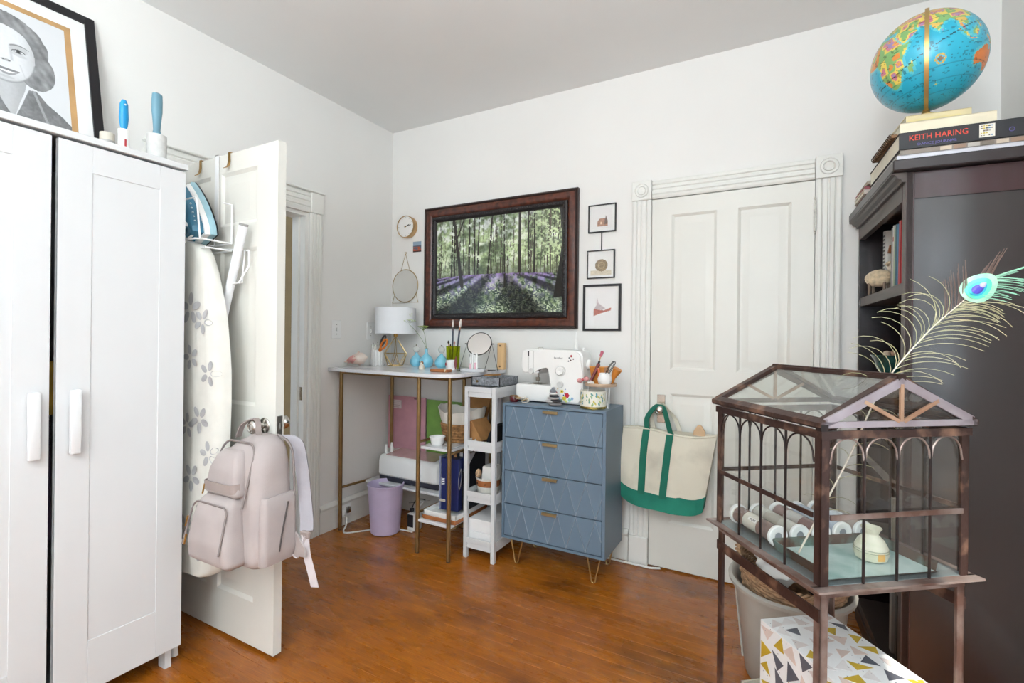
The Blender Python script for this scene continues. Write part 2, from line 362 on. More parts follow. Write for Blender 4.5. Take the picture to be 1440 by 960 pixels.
# back wall door
DX0, DX1, DT = -.645, .126, 2.030
t2 = struct('trim_2', moulded(MB(), (DX0-.004, YB-.0008, .155), (DX0-.004, YB-.0008, DT+.006), casing_prof(.106, .026), (0, -1, 0), (-1, 0, 0)), trimm, smooth=20)
obj('side_casing', moulded(MB(), (DX1+.004, YB-.0008, .155), (DX1+.004, YB-.0008, DT+.006), casing_prof(.106, .026), (0, -1, 0), (1, 0, 0)), trimm, t2, smooth=20)
obj('head_casing', moulded(MB(), (DX0-.0, YB-.0008, DT+.006), (DX1+.0, YB-.0008, DT+.006), casing_prof(.1, .026), (0, -1, 0), (0, 0, 1)), trimm, t2, smooth=20)
for x0 in (DX0-.112, DX1+.002):
    p = MB().box((x0, YB-.036, DT+.004), (x0+.11, YB-.0008, DT+.112), bev=.003)
    cb = obj('corner_block', p, trimm, t2)
    M = Matrix.Translation((x0+.055, YB-.036, DT+.058)) @ Matrix.Rotation(R(90), 4, 'X')
    obj('rosette', MB().lathe([(.040, -.004), (.040, .001), (.037, .005), (.033, .001), (.026, .001), (.023, .006), (.019, .001), (.012, .003), (.0, .006)], seg=32, M=M), trimm, cb)
    obj('plinth_block', B((x0+.002, YB-.04, 0), (x0+.108, YB-.0008, .156), bev=.004), trimm, t2)
def panel_door(name, M, w_, h, th, panels, m, label=None, both=True):
    """slab with recessed, bevelled panels. local: x across, y depth (front at -y), z up"""
    xs = sorted({0, w_} | {p[0] for p in panels} | {p[2] for p in panels}); zs = sorted({0, h} | {p[1] for p in panels} | {p[3] for p in panels})
    mb = MB()
    for i in range(len(xs)-1):
        for j in range(len(zs)-1):
            cx, cz = (xs[i]+xs[i+1])/2, (zs[j]+zs[j+1])/2
            hole = any(p[0] < cx < p[2] and p[1] < cz < p[3] for p in panels)
            a, b, c, d = xs[i], xs[i+1], zs[j], zs[j+1]
            if not hole: 
                for yy in (0, th): mb.add([(a, yy, c), (b, yy, c), (b, yy, d), (a, yy, d)], [(0, 1, 2, 3)])
    for a, b, c, d in [(0, 0, w_, 0), (0, h, w_, h)]:
        mb.add([(a, 0, b), (c, 0, b), (c, th, b), (a, th, b)], [(0, 1, 2, 3)])
    for xx in (0, w_): mb.add([(xx, 0, 0), (xx, th, 0), (xx, th, h), (xx, 0, h)], [(0, 1, 2, 3)])
    bm = bmesh.new(); vv = [bm.verts.new(v) for v in mb.v]
    for f in mb.f: bm.faces.new([vv[i] for i in f])
    bmesh.ops.remove_doubles(bm, verts=bm.verts, dist=1e-5); s = MB().bm(bm, 0, M); slab = obj(name, s, m, smooth=0)
    slab['kind'] = 'structure'
    for (x0, z0, x1, z1) in panels:
        mb = MB()
        for yo, sg in ((0, 1), (th, -1)):
            prof = [(0, 0), (.004, .002), (.014, .009), (.022, .0095), (.026, .0095), (.052, .003), (.056, .003)]
            def ring(k, dz): return [(x0+k, yo+sg*dz, z0+k), (x1-k, yo+sg*dz, z0+k), (x1-k, yo+sg*dz, z1-k), (x0+k, yo+sg*dz, z1-k)]
            rs = [ring(k, dz) for k, dz in prof]
            vs = [p for r in rs for p in r]; fs = []
            for i in range(len(rs)-1):
                for j in range(4): fs.append((i*4+j, i*4+(j+1) % 4, i*4+4+(j+1) % 4, i*4+4+j))
            fs.append(tuple((len(rs)-1)*4+j for j in range(4))); mb.add(vs, fs, 0, M)
        obj('door_panel', mb, m, slab, smooth=20)
    return slab
M2 = Matrix.Translation((DX0, YB-.022, .009))
d2 = panel_door('door_2', M2, DX1-DX0, DT-.009, .020, [(.105, 1.085, .335, 1.93), (.435, 1.085, .675, 1.93), (.105, .25, .335, .955), (.435, .25, .675, .955)], doorm)
for z in (1.86, .3):
    hb = MB().box((DX1-.004, YB-.029, z-.075), (DX1+.006, YB-.0215, z+.075), bev=.002)
    for k in range(5): hb.tube([(DX1+.001, YB-.030, z-.075+k*.03+.001), (DX1+.001, YB-.030, z-.075+k*.03+.028)], .006, 10)
    hb.sphere((DX1+.001, YB-.030, z+.082), .006, 8, 6); hb.sphere((DX1+.001, YB-.030, z-.082), .006, 8, 6)
    obj('hinge', hb, mat('painted_hinge', '#d5d3ca', .4, .2), d2)
def knob(parent, base, d, name='door_knob', r=.027):
    M = frameM(base, Vector(d).orthogonal(), Vector(d).cross(Vector(d).orthogonal()))
    k = MB().lathe([(.030, 0), (.031, .004), (.027, .008), (.013, .011), (.011, .022), (.014, .028), (r*.85, .036), (r, .046), (r*.96, .056), (r*.75, .062), (r*.6, .0635), (r*.45, .061), (r*.3, .0635), (.002, .064)], seg=28, M=M)
    return obj(name, k, steelm, parent)
knob(d2, (-.585, YB-.0225, .875), (0, -1, 0))
obj('lock_plate', B((-.607, YB-.026, .80), (-.563, YB-.0225, .955), bev=.004), steelm, d2)

# open door leaf
LY0, LY1, LX0, LX1 = 1.237, 1.272, -2.532, -1.722
M1 = Matrix.Translation((LX0, LY0, .014))
pc = [(.117, .362), (.437, .682)]
d1 = panel_door('door_1', M1, LX1-LX0, 2.003, .035, [(a, z0, b, z1) for a, b in pc for z0, z1 in ((.175, .70), (.96, 1.60), (1.70, 1.925))], doorm)
knob(d1, (-1.785, LY0-.0005, .905), (0, -1, 0)); knob(d1, (-1.785, LY1+.0005, .905), (0, 1, 0))
obj('latch_plate', MB().box((LX1-.001, LY0+.006, .865), (LX1+.0015, LY1-.006, .945)).box((LX1, LY0+.012, .893), (LX1+.010, LY1-.012, .917), bev=.002), mat('latch_steel', '#8f8c86', .35, .9), d1)

# wall plates
def switch(x, y, z, label):
    t = thing('light_switch', label, 'switch', (XL, y, z), group=None)
    obj('cover_plate', B((XL+.0003, y-.038, z), (XL+.006, y+.038, z+.122), bev=.003), whitep, t)
    obj('toggle', MB().box((XL+.006, y-.006, z+.05), (XL+.018, y+.006, z+.072), bev=.002), whitep, t)
    for dz in (.03, .092): obj('screw', MB().lathe([(.003, 0), (.003, .001), (0, .0012)], seg=10, M=frameM((XL+.006, y, z+dz), (0, 1, 0), (0, 0, 1))), steelm, t)
switch(XL, 2.279, 1.238, 'white light switch on the left wall next to the door casing')
switch(XL, 2.585, 1.232, 'white light switch on the left wall just behind the ribbed white pot')
t = thing('wall_outlet', 'white outlet plate low on the skirting board behind the tall table leg, plugs in it', 'outlet', (XL+.022, 2.34, .09))
obj('cover_plate', B((XL+.0215, 2.28, .055), (XL+.027, 2.40, .135), bev=.003), whitep, t)
obj('plug', MB().box((XL+.027, 2.30, .065), (XL+.055, 2.335, .11), bev=.006, seg=2), whitep, t)
obj('plug', MB().box((XL+.027, 2.35, .08), (XL+.05, 2.38, .12), bev=.006, seg=2), steelm, t, label='grey plug')
cord = [(XL+.055, 2.317, .08), (XL+.085, 2.31, .07), (XL+.10, 2.29, .03), (XL+.11, 2.26, .008), (XL+.15, 2.25, .006), (XL+.22, 2.33, .006), (XL+.28, 2.41, .006), (XL+.40, 2.46, .006), (XL+.5, 2.47, .006)]
def smoothpts(p, n=5):
    p = [Vector(q) for q in p]; out = []
    for i in range(len(p)-1):
        a, b, c, d = p[max(i-1, 0)], p[i], p[i+1], p[min(i+2, len(p)-1)]
        for k in range(n):
            t_ = k/n; out.append(.5*((2*b)+(c-a)*t_+(2*a-5*b+4*c-d)*t_*t_+(3*b-a-3*c+d)*t_**3))
    return out+[p[-1]]
single('extension_lead', MB().tube(smoothpts(cord), .005, 8), mat('cord_white', '#e8e6e0', .4), 'white cord curling from the wall outlet across the floor behind the lilac bin', 'cord')
t = thing('power_strip', 'small black and white power block standing on the floor right of the lilac bin', 'power strip', (-2.09, 2.50, 0))
obj('housing', B((-2.125, 2.48, .001), (-2.065, 2.56, .115), bev=.008, seg=2), whitep, t)
obj('socket_face', B((-2.118, 2.474, .03), (-2.072, 2.4805, .11), bev=.002), darkm, t)
for k, (dx, dy) in enumerate(((-.01, 0), (.012, .02))):
    obj('plug', B((-2.108+dx*1.6, 2.50+dy, .115), (-2.085+dx*1.6, 2.525+dy, .14), bev=.004), [darkm, whitep][k], t)
    obj('cable', MB().tube(smoothpts([(-2.096+dx*1.6, 2.512+dy, .135), (-2.09+dx*2.5, 2.55+dy, .175), (-2.12+dx*3, 2.66, .15), (-2.2, 2.755, .10), (-2.35, 2.762, .06)]), .0032, 6), [darkm, whitep][k], t)

# added fill lamp, unseen behind the camera: throws its light at the ceiling
t = thing('added_fill_lamp', 'added uplighting fill lamp, unseen behind the camera', 'lamp', (-.25, -.95, 0))
obj('base', MB().lathe([(.001, 0), (.14, 0), (.14, .012), (.02, .022), (.001, .022)], (-.25, -.95, 0), 32), steelm, t)
obj('pole', MB().tube([(-.25, -.95, .02), (-.25, -.95, 1.72)], .011, 10), steelm, t)
obj('lamp_shade', MB().lathe([(.02, 0), (.12, .05), (.17, .12), (.165, .12), (.115, .056), (.02, .006), (.02, 0)], (-.25, -.95, 1.72), 32), whitemet, t)
ld = bpy.data.lights.new('fill_uplight', 'AREA'); lo_ = bpy.data.objects.new('fill_uplight', ld); COL.objects.link(lo_); ld.shape = 'DISK'; ld.size = .28; ld.energy = 98; ld.color = (.86, .94, 1)
lo_.location = (-.25, -.95, 1.85); lo_.rotation_euler = (pi, 0, 0)

# ================================================================ WARDROBE
t = thing('wardrobe', 'large white three door wardrobe with shaker doors at the left edge', 'wardrobe', (-2.26, .465, 0))
WX, WY0, WY1, WH = -2.0, -.122, 1.048, 1.905
obj('body', MB().box((WX-.50, WY0, .09), (WX-.022, WY0+.018, WH-.022)).box((WX-.50, WY1-.018, .09), (WX-.022, WY1, WH-.022)).box((WX-.50, WY0, .09), (WX-.022, WY1, .108)).box((WX-.50, WY0, .09), (WX-.49, WY1, WH-.022)).box((WX-.49, .26, .09), (WX-.03, .278, WH-.022)), whitem, t, smooth=0)
obj('top_board', B((WX-.505, WY0-.002, WH-.022), (WX+.008, WY1+.004, WH), bev=.002), whitem, t)
for y0 in (WY0+.02, WY1-.045):
    for x0 in (WX-.49, WX-.07): obj('leg', B((x0, y0, 0), (x0+.045, y0+.022, .09)), whitem, t)
obj('plinth', B((WX-.07, WY0+.045, .045), (WX-.055, WY1-.045, .09)), whitem, t)
def shaker(y0, y1, hy, open_=0):
    z0, z1 = .078, WH-.030; fr = .088
    mb = MB().box((WX-.020, y0, z0), (WX-.0028, y1, z1))
    for a, b, c, d in ((y0, y0+fr, z0, z1), (y1-fr, y1, z0, z1), (y0+fr, y1-fr, z0, z0+fr+.08), (y0+fr, y1-fr, z1-fr, z1)):
        mb.box((WX-.008, a, c), (WX, b, d), bev=.0008)
    d_ = obj('wardrobe_door', mb, whitem, t)
    h = MB().box((WX+.010, hy-.014, .875), (WX+.028, hy+.014, 1.08), bev=.004, seg=2).box((WX-.001, hy-.008, .90), (WX+.012, hy+.008, .92)).box((WX-.001, hy-.008, 1.035), (WX+.012, hy+.008, 1.055))
    obj('handle', h, mat('handle_white', '#e2e3e4', .35, var=.01), d_)
shaker(.669, WY1-.002, .712); shaker(.272, .653, .612); shaker(WY0+.002, .266, .15)
# clothes glimpsed through the gap between the doors
def garment(y0, z0, z1, m, label):
    mb = MB().loft([[(x, y0-.012+.006*math.sin(x*40+z*3), z) for x in np.linspace(WX-.42, WX-.035, 9)]+[(x, y0+.012+.006*math.sin(x*40+z*3), z) for x in np.linspace(WX-.035, WX-.42, 9)] for z in np.linspace(z0, z1, 6)])
    single('hanging_garment', mb, m, label, 'clothing')
garment(.655, .60, .985, mat('plum_wool', '#2c1a33', .9, var=.2), 'dark plum garment seen through the lower part of the wardrobe door gap')
garment(.668, 1.0, 1.17, mat('mustard_knit', '#8a6d1a', .9, var=.2), 'mustard garment seen in the wardrobe gap at handle height')
garment(.652, 1.20, 1.84, mat('purple_black_cloth', '#1f1424', .9, var=.2), 'black purple garment hanging behind the upper wardrobe gap')

# framed portrait leaning on the wall on top of the wardrobe
t = thing('framed_portrait', 'large black framed pencil portrait leaning on the wall above the wardrobe', 'picture', (-2.43, .63, WH))
PM = Matrix.Translation((-2.415, .40, WH+.001)) @ Matrix.Rotation(R(-11.5), 4, 'Y')
# local: x out of the picture, y along the wall, z up
PW, PH = .565, .680
fr = MB(); fw = .034
for a, b, c, d in ((0, fw, 0, PH), (PW-fw, PW, 0, PH), (fw, PW-fw, 0, fw), (fw, PW-fw, PH-fw, PH)): fr.box((-.022, a, c), (0, b, d), bev=.001, M=PM)
obj('frame', fr, blackm, t, smooth=0)
obj('outer_mat', B((-.018, fw*.9, fw*.9), (-.008, PW-fw*.9, PH-fw*.9), M=PM), mat('mat_board', '#ecebe9', .8, var=.01), t)
i0 = fw+.050; mbx = MB(); g = .020
for a, b, c, d in ((i0, i0+g, i0, PH-i0), (PW-i0-g, PW-i0, i0, PH-i0), (i0+g, PW-i0-g, i0, i0+g), (i0+g, PW-i0-g, PH-i0-g, PH-i0)): mbx.box((-.009, a, c), (-.0065, b, d), M=PM)
obj('gold_liner', mbx, mat('tan_liner', '#c39a68', .5, var=.08), t, smooth=0)
def portrait(U, V):
    n = fbm(U, V, 60, 3, 2); out = np.ones(U.shape)*.86
    ell = lambda cx, cy, rx, ry, a=0: (((U-cx)*math.cos(a)+(V-cy)*math.sin(a))/rx)**2+((-(U-cx)*math.sin(a)+(V-cy)*math.cos(a))/ry)**2
    coat = inpoly(U, V, [(0, 0), (1, 0), (1, .13), (.93, .19), (.80, .27), (.72, .35), (.66, .34), (.60, .20), (.535, .07), (.47, .16), (.38, .32), (.30, .34), (.2, .24), (.0, .15)])
    neck = inpoly(U, V, [(.37, .46), (.66, .46), (.63, .32), (.58, .2), (.535, .07), (.47, .16), (.38, .32)])
    hair = np.minimum(ell(.48, .70, .36, .25), ell(.73, .53, .155, .17)); hair = np.minimum(hair, ell(.75, .44, .09, .07))+(fbm(U, V, 20, 8)-.5)*.10
    hair = np.minimum(hair, ell(.22, .55, .12, .15))
    face = ell(.49, .605, .235, .245, -.06)+ (V > .79)*((V-.79)*4)
    out = np.where(coat, .40+.16*fbm(U, V, 14, 21)+.08*(n-.5), out); out = np.where(neck, .74-.14*np.clip((U-.5)*4, 0, 1)+.03*(n-.5), out)
    out = np.where(coat & ~neck & (np.abs(U-.70+(V-.34)*.4) < .012) & (V > .1) & (V < .34), .62, out)
    hs = .40+.26*fbm(U*.8+V*1.3, V*.7-U, 12, 11)+.10*np.sin((U*1.2+V)*60)*.3; out = np.where(hair < 1, hs, out)
    fs = .86-.13*np.clip((U-.56)/.17, 0, 1)**2-.10*np.clip((.46-V)/.1, 0, 1)-.05*np.clip((.36-U)/.1, 0, 1)+.03*(n-.5); out = np.where(face < 1, fs, out)
    soft = lambda e, k=.6: np.clip((1.35-e)/k, 0, 1)
    blend = lambda o, v, m: o*(1-m)+v*m
    for cx, sg in ((.385, -1), (.60, 1)):
        tl = lambda e: e
        out = blend(out, .70, soft(ell(cx, .662, .070, .034, -.06*sg))*.7)                      # lid shade
        out = blend(out, .66, soft(ell(cx, .612, .060, .016, -.10*sg))*.4)
        arc = .652-6.0*(U-cx)**2; low = .626+3.0*(U-cx)**2; eye = (V < arc) & (V > low) & (np.abs(U-cx) < .052)
        out = np.where(eye, .82, out); out = np.where(eye & (np.hypot((U-cx)/.018, (V-.640)/.0165) < 1), .34, out); out = np.where(eye & (np.hypot((U-cx)/.008, (V-.641)/.007) < 1), .16, out)
        out = np.where((np.abs(V-arc) < .0042) & (np.abs(U-cx) < .056), .30, out); out = np.where((np.abs(V-low) < .0022) & (np.abs(U-cx) < .045), .55, out)
        br = .692+.012*(U-cx)*sg-3.2*(U-cx-.01*sg)**2; out = blend(out, .42, np.clip(1-np.abs(V-br)/(.0085-.05*np.clip((U-cx)*sg, 0, .07)), 0, 1)*(np.abs(U-cx-.008*sg) < .075)*.9)
    out = blend(out, .70, np.clip(1-np.abs(U-.548+(V-.54)*.10)/.016, 0, 1)*(V > .545)*(V < .655)*.7)          # side of the nose
    out = blend(out, .58, soft(ell(.500, .536, .036, .010))*.7); out = np.where(ell(.478, .535, .009, .005) < 1, .34, out); out = np.where(ell(.524, .535, .009, .005) < 1, .34, out)
    sm = .448+1.6*(U-.50)**2; wl_ = np.clip(1-(np.abs(U-.50)/.098)**2, 0, 1)
    up_l = (V > sm) & (V < sm+.017*wl_+.004); te = (V <= sm) & (V > sm-.013*wl_); lo_l = (V <= sm-.013*wl_) & (V > sm-.034*wl_)
    ins = np.abs(U-.50) < .098; out = np.where(up_l & ins, .50, out); out = np.where(te & ins, .93, out); out = np.where(lo_l & ins, .60, out)
    out = blend(out, .68, soft(ell(.50, .398, .055, .010))*.5)
    for cx, sg in ((.385, -1), (.615, 1)): out = blend(out, .70, np.clip(1-np.abs(U-cx-(.50-V)*.35*sg)/.008, 0, 1)*(V > .44)*(V < .53)*.5)
    out = blend(out, .56, np.clip(1-np.abs(face-1)/.09, 0, 1)*(V < .56)*.8)
    return np.repeat(np.clip(out, 0, 1)[..., None], 3, 2)*np.array([.985, .99, 1.0])
painted('drawing', PM @ Vector((-.0078, i0+g*.9, i0+g*.9)), PM.to_3x3() @ Vector((0, PW-2*i0-1.8*g, 0)), PM.to_3x3() @ Vector((0, 0, PH-2*i0-1.8*g)), 200, 260, portrait, attr_mat('pencil_print', .55), t)

def lint(x, y, rr, hr, cm, m, label, kind):
    t = thing('lint_roller', label, 'lint roller', (x, y, WH))
    obj('sticky_roll', MB().lathe([(rr*.55, 0), (rr, .001), (rr, hr-.001), (rr*.6, hr), (rr*.4, hr)], (x, y, WH), 28), cm, t)
    if kind == 0:
        pr = [(0.008, -.015), (.008, .0), (.012, .012), (.015, .04), (.0135, .07), (.013, .09), (.007, .105)]
    else: pr = [(.012, -.01), (.016, 0), (.012, .02), (.014, .05), (.018, .09), (.0185, .13), (.017, .155), (.010, .16)]
    h = MB().loft([[(x+q*1.0*math.cos(a)*.75, y+q*math.sin(a), WH+hr+z) for a in np.linspace(0, 2*pi, 16, endpoint=False)] for q, z in pr])
    obj('handle', h, m, t)
    return t
a = lint(-2.07, .872, .0165, .083, mat('paper_wrap', '#efefec', .5), mat('sky_blue_plastic', '#1f95cf', .3), 'small lint roller with a bright blue handle standing on the wardrobe', 0)
obj('red_mark', MB().box((-2.0535, .868, WH+.02), (-2.053, .874, WH+.045)), mat('red_print', '#b4383e', .5), a)
obj('handle_hole', MB().lathe([(.003, 0), (.003, .001), (.0, .001)], seg=10, M=frameM((-2.0605, .872, WH+.17), (0, 1, 0), (0, 0, 1))), whitep, a)
lint(-2.085, .985, .032, .105, mat('grey_paper_roll', '#cfcecb', .8, var=.05, scale=60), mat('dusty_blue_plastic', '#6794a6', .35), 'large lint roller with a dusty blue handle standing on the wardrobe near its right end', 1)
t = thing('spare_roll', 'small clear packaged roll behind the bright blue lint roller', 'roll', (-2.15, .855, WH))
obj('roll', MB().lathe([(.02, 0), (.022, .001), (.022, .078), (.012, .08)], (-2.15, .855, WH), 20), mat('tan_packaging', '#cfc7b8', .6), t)
obj('label_band', MB().lathe([(.0223, .02), (.0225, .021), (.0225, .05), (.0223, .051)], (-2.15, .855, WH), 20), mat('grey_label', '#a9a6a2', .5), t)

# ================================================================ THINGS ON THE OPEN DOOR
def over_hook(x, label):
    z = 2.0185; mb = MB()
    pts = [(LY1+.004, z-.05), (LY1+.004, z+.002), (LY0-.004, z+.002), (LY0-.004, z-.035), (LY0-.008, z-.052), (LY0-.016, z-.064), (LY0-.024, z-.068)]
    w2 = .007
    A_ = [Vector((x-w2, p[0], p[1])) for p in pts]; Bq = [Vector((x+w2, p[0], p[1])) for p in pts]
    rings = []
    for i in range(len(pts)):
        j, k = max(i-1, 0), min(i+1, len(pts)-1); tt = Vector((0, pts[k][0]-pts[j][0], pts[k][1]-pts[j][1])).normalized(); n = Vector((0, -tt.z, tt.y))*.0013
        rings.append([A_[i]-n, Bq[i]-n, Bq[i]+n, A_[i]+n])
    mb.loft(rings); single('over_door_hook', mb, brassm, label, 'hook')
over_hook(-2.245, 'brass hook over the open door top, nearest the wardrobe')
over_hook(-2.035, 'brass hook over the open door top, right of the white hanger strap')
t = thing('ironing_board_hanger', 'white wire holder hooked over the open door, carrying the iron and ironing board', 'rack', (-2.11, 1.19, 1.62))
hg = MB().box((-2.133, LY0-.006, 1.70), (-2.108, LY0-.003, 2.022)).box((-2.133, LY0-.006, 2.0185), (-2.108, LY1+.006, 2.022)).box((-2.133, LY1+.003, 1.96), (-2.108, LY1+.006, 2.022))
obj('door_strap', hg, whitemet, t, smooth=0)
wr_ = .0035; bz = 1.635
def rr(pts): return MB().tube(pts, wr_, 8)
f1 = MB().tube([(-2.25, 1.09, bz), (-2.02, 1.09, bz), (-2.0, 1.11, bz), (-2.0, 1.225, bz), (-2.25, 1.225, bz)], wr_, 8)
f1.tube([(-2.125, 1.09, bz), (-2.125, 1.09, 1.78), (-2.115, 1.09, 1.795), (-2.015, 1.09, 1.795), (-2.005, 1.09, 1.785), (-2.0, 1.10, bz)], wr_, 8)
f1.tube([(-2.0, 1.225, bz), (-2.0, 1.225, 1.795), (-2.0, 1.19, 1.795)], wr_, 8).tube([(-2.12, 1.225, 1.72), (-2.12, 1.225, bz), (-2.12, 1.09, bz)], wr_, 8)
f1.tube([(-2.0, 1.225, bz-.03), (-2.25, 1.225, bz-.03)], wr_, 8).tube([(-2.0, 1.225, bz-.03), (-2.0, 1.12, bz-.03), (-2.25, 1.12, bz-.03)], wr_, 8)
obj('wire_basket', f1, whitemet, t)
obj('board_hook', MB().tube([(-1.91, 1.225, 1.60), (-1.91, 1.215, 1.47), (-1.90, 1.17, 1.46), (-1.86, 1.17, 1.462), (-1.865, 1.215, 1.535), (-1.88, 1.222, 1.60)], wr_, 8).tube([(-2.11, 1.228, 1.62), (-1.90, 1.228, 1.60)], wr_, 8), whitemet, t)

# iron: heel down in the rack, soleplate to the door, point up and leaning left
t = thing('steam_iron', 'blue and white steam iron standing upright in the wire rack on the door', 'iron', (-2.075, 1.16, 1.64))
def tear(k, hw=.062, ln=.285, n=14):
    """outline of an iron: heel at 0, point at ln"""
    pts = [];
    for i in range(n+1):
        s_ = i/n; wd = hw*(1-s_**2.3)*(1 if s_ > .12 else .85+.15*s_/.12); pts.append((wd*k, s_*ln*(.5+.5*k)+.0*(1-k)))
    return pts+[(-p[0], p[1]) for p in pts[::-1][1:]]
IM = Matrix.Translation((-2.078, 1.19, 1.645)) @ Matrix.Rotation(R(-24), 4, 'Y')
def iron_ring(k, yy, z0=.0, ln=.285, hw=.062): return [IM @ Vector((p[0], -yy, z0+p[1])) for p in tear(k, hw, ln)]
obj('soleplate', MB().loft([iron_ring(1, 0), iron_ring(1, .006)]), mat('soleplate_metal', '#2b3036', .3, .7), t)
obj('skirt', MB().loft([iron_ring(.985, .006), iron_ring(.97, .022), iron_ring(.90, .030)]), mat('pale_teal_plastic', '#9fc4cf', .3), t)
obj('white_band', MB().loft([iron_ring(.90, .028), iron_ring(.86, .042), iron_ring(.78, .048)]), whitep, t)
obj('tank', MB().loft([iron_ring(.70, .046, .01), iron_ring(.66, .07, .012), iron_ring(.5, .085, .02), iron_ring(.3, .09, .04)]), mat('teal_tank', '#3f7f9c', .15, var=.12, coat=.4), t)
for i in range(5): obj('steam_dot', MB().sphere(IM @ Vector((.036, -.072, .06+i*.02)), .004, 8, 6), mat('pale_dot', '#b9d4de', .4), t)
obj('handle', MB().tube([IM @ Vector(p) for p in ((0, -.085, .05), (0, -.11, .07), (-.002, -.118, .12), (0, -.11, .17), (0, -.088, .19))], [.014, .013, .012, .012, .012], 10), whitep, t)
obj('dial', MB().lathe([(.018, 0), (.018, .008), (.014, .01)], seg=18, M=IM @ Matrix.Translation((0, -.088, .03)) @ Matrix.Rotation(R(90), 4, 'X')), mat('blue_grey_dial', '#3c6377', .4), t)
obj('power_cord', MB().tube(smoothpts([(-2.085, 1.12, 1.66), (-2.11, 1.085, 1.60), (-2.095, 1.07, 1.45), (-2.10, 1.07, 1.25), (-2.13, 1.07, 1.0), (-2.15, 1.075, .75), (-2.16, 1.08, .6)]), .0045, 8), mat('cord_cream', '#ebe9e2', .5), t)

# ironing board
t = thing('ironing_board', 'ironing board with grey flower print cover hanging on the open door', 'ironing board', (-2.1, 1.13, .30))
fcov = mat('flower_cover_cream', '#d6d4cc', .9, var=.04, bump=.3, bscale=25)
def bw_(z):  # right edge x of the board at height z
    pts = [(.315, -1.955), (.335, -1.915), (.45, -1.895), (.8, -1.872), (1.0, -1.865), (1.15, -1.868), (1.35, -1.90), (1.5, -1.955), (1.58, -2.00), (1.615, -2.04), (1.632, -2.10)]
    return float(np.interp(z, [p[0] for p in pts], [p[1] for p in pts]))
xc = -2.115; zs = list(np.concatenate([np.linspace(.315, .40, 5), np.linspace(.46, 1.45, 16), np.linspace(1.49, 1.632, 9)]))
rings = []
for z in zs:
    h = bw_(z)-xc; wv = .004*math.sin(z*9)
    rings.append([(xc-h, 1.145, z), (xc-h*.98, 1.118, z), (xc-h*.8, 1.098+wv, z), (xc, 1.094+wv, z), (xc+h*.70, 1.097+wv, z), (xc+h*.86, 1.102+wv, z), (xc+h*.97, 1.120, z), (xc+h, 1.150, z), (xc+h*.9, 1.162, z), (xc, 1.165, z), (xc-h*.9, 1.162, z)])
bd = obj('board_cover', MB().loft(rings), fcov, t, smooth=60)
fm = mat('grey_flower_print', '#a9a8a9', .9, var=.08)
def flower(cx, cz, r, rot, front=True):
    mb = MB()
    for k in range(5):
        a = rot+2*pi*k/5; px, pz = cx+math.cos(a)*r*.62, cz+math.sin(a)*r*.62; ring = []
        for q in range(12):
            b = 2*pi*q/12; lx, lz = math.cos(b)*r*.40, math.sin(b)*r*.24
            X_, Z_ = px+lx*math.cos(a)-lz*math.sin(a), pz+lx*math.sin(a)+lz*math.cos(a)
            h = bw_(Z_)-xc; e = (X_-xc)/h if h > 0 else 0
            yy = 1.094+.004*math.sin(Z_*9) if e < .55 else float(np.interp(e, [.55, .7, .86, .97, 1], [1.0955, 1.097, 1.102, 1.12, 1.15]))+(.004*math.sin(Z_*9) if e < .9 else 0)
            if e > .985: X_ = xc+h*.985; yy = 1.135
            ring.append((X_, yy-.0016, Z_))
        mb.add(ring+[(px, ring[0][1]-.0002, pz)], [(q, (q+1) % 12, 12) for q in range(12)])
    obj('printed_flower', mb, fm, bd, smooth=0)
for cx, cz, r, ro in ((-2.045, 1.36, .065, .3), (-1.965, 1.31, .05, 1.1), (-2.035, 1.17, .05, .6), (-1.925, 1.11, .05, 0), (-1.985, .93, .055, .9), (-2.07, .90, .05, .2), (-1.93, .80, .05, .5), (-2.03, .70, .055, 1.0), (-1.945, .57, .05, .1), (-2.06, .50, .05, .8), (-1.96, .42, .045, .4)): flower(cx, cz, r, ro)
legm = mat('white_tube', '#e9ebee', .3, var=.01)
obj('leg', MB().tube([(-2.175, 1.062, 1.02), (-2.125, 1.062, .5), (-2.078, 1.062, .045)], .0105, 12), legm, t)
obj('leg', MB().tube([(-2.18, 1.082, .95), (-2.135, 1.082, .5), (-2.095, 1.082, .06)], .0085, 12), legm, t)
obj('rubber_foot', MB().tube([(-2.079, 1.062, .055), (-2.0735, 1.062, .004)], .0125, 12), whitep, t)
obj('rubber_foot', MB().tube([(-2.0965, 1.082, .075), (-2.092, 1.082, .035)], .0105, 12), whitep, t)
obj('leg', MB().tube([(-1.868, 1.192, 1.69), (-1.985, 1.192, 1.36), (-2.12, 1.192, .95)], .0165, 14), legm, t)
obj('leg', MB().tube([(-1.99, 1.192, .62), (-1.872, 1.192, .36)], .0165, 14), legm, t)
obj('tube_cap', MB().tube([(-1.868, 1.192, 1.689), (-1.8655, 1.192, 1.697)], .0172, 14), mat('grey_cap', '#9a9a98', .5), t)
t = thing('hanging_pouch', 'small cream cloth pouch hanging at the wardrobe edge in front of the ironing board', 'pouch', (-2.12, 1.082, 1.05))
mb = MB().loft([[(-2.125+.034*s_*math.cos(a), 1.070+.012*s_*math.sin(a), z) for a in np.linspace(0, 2*pi, 14, endpoint=False)] for z, s_ in ((1.03, .3), (1.035, .9), (1.06, 1.1), (1.12, 1), (1.15, .7), (1.165, .35), (1.19, .4))])
obj('bag', mb, mat('cream_net', '#d9d8d2', .9, bump=.4), t); obj('cord', MB().tube([(-2.125, 1.07, 1.165), (-2.128, 1.07, 1.30)], .002, 6), cloth, t)
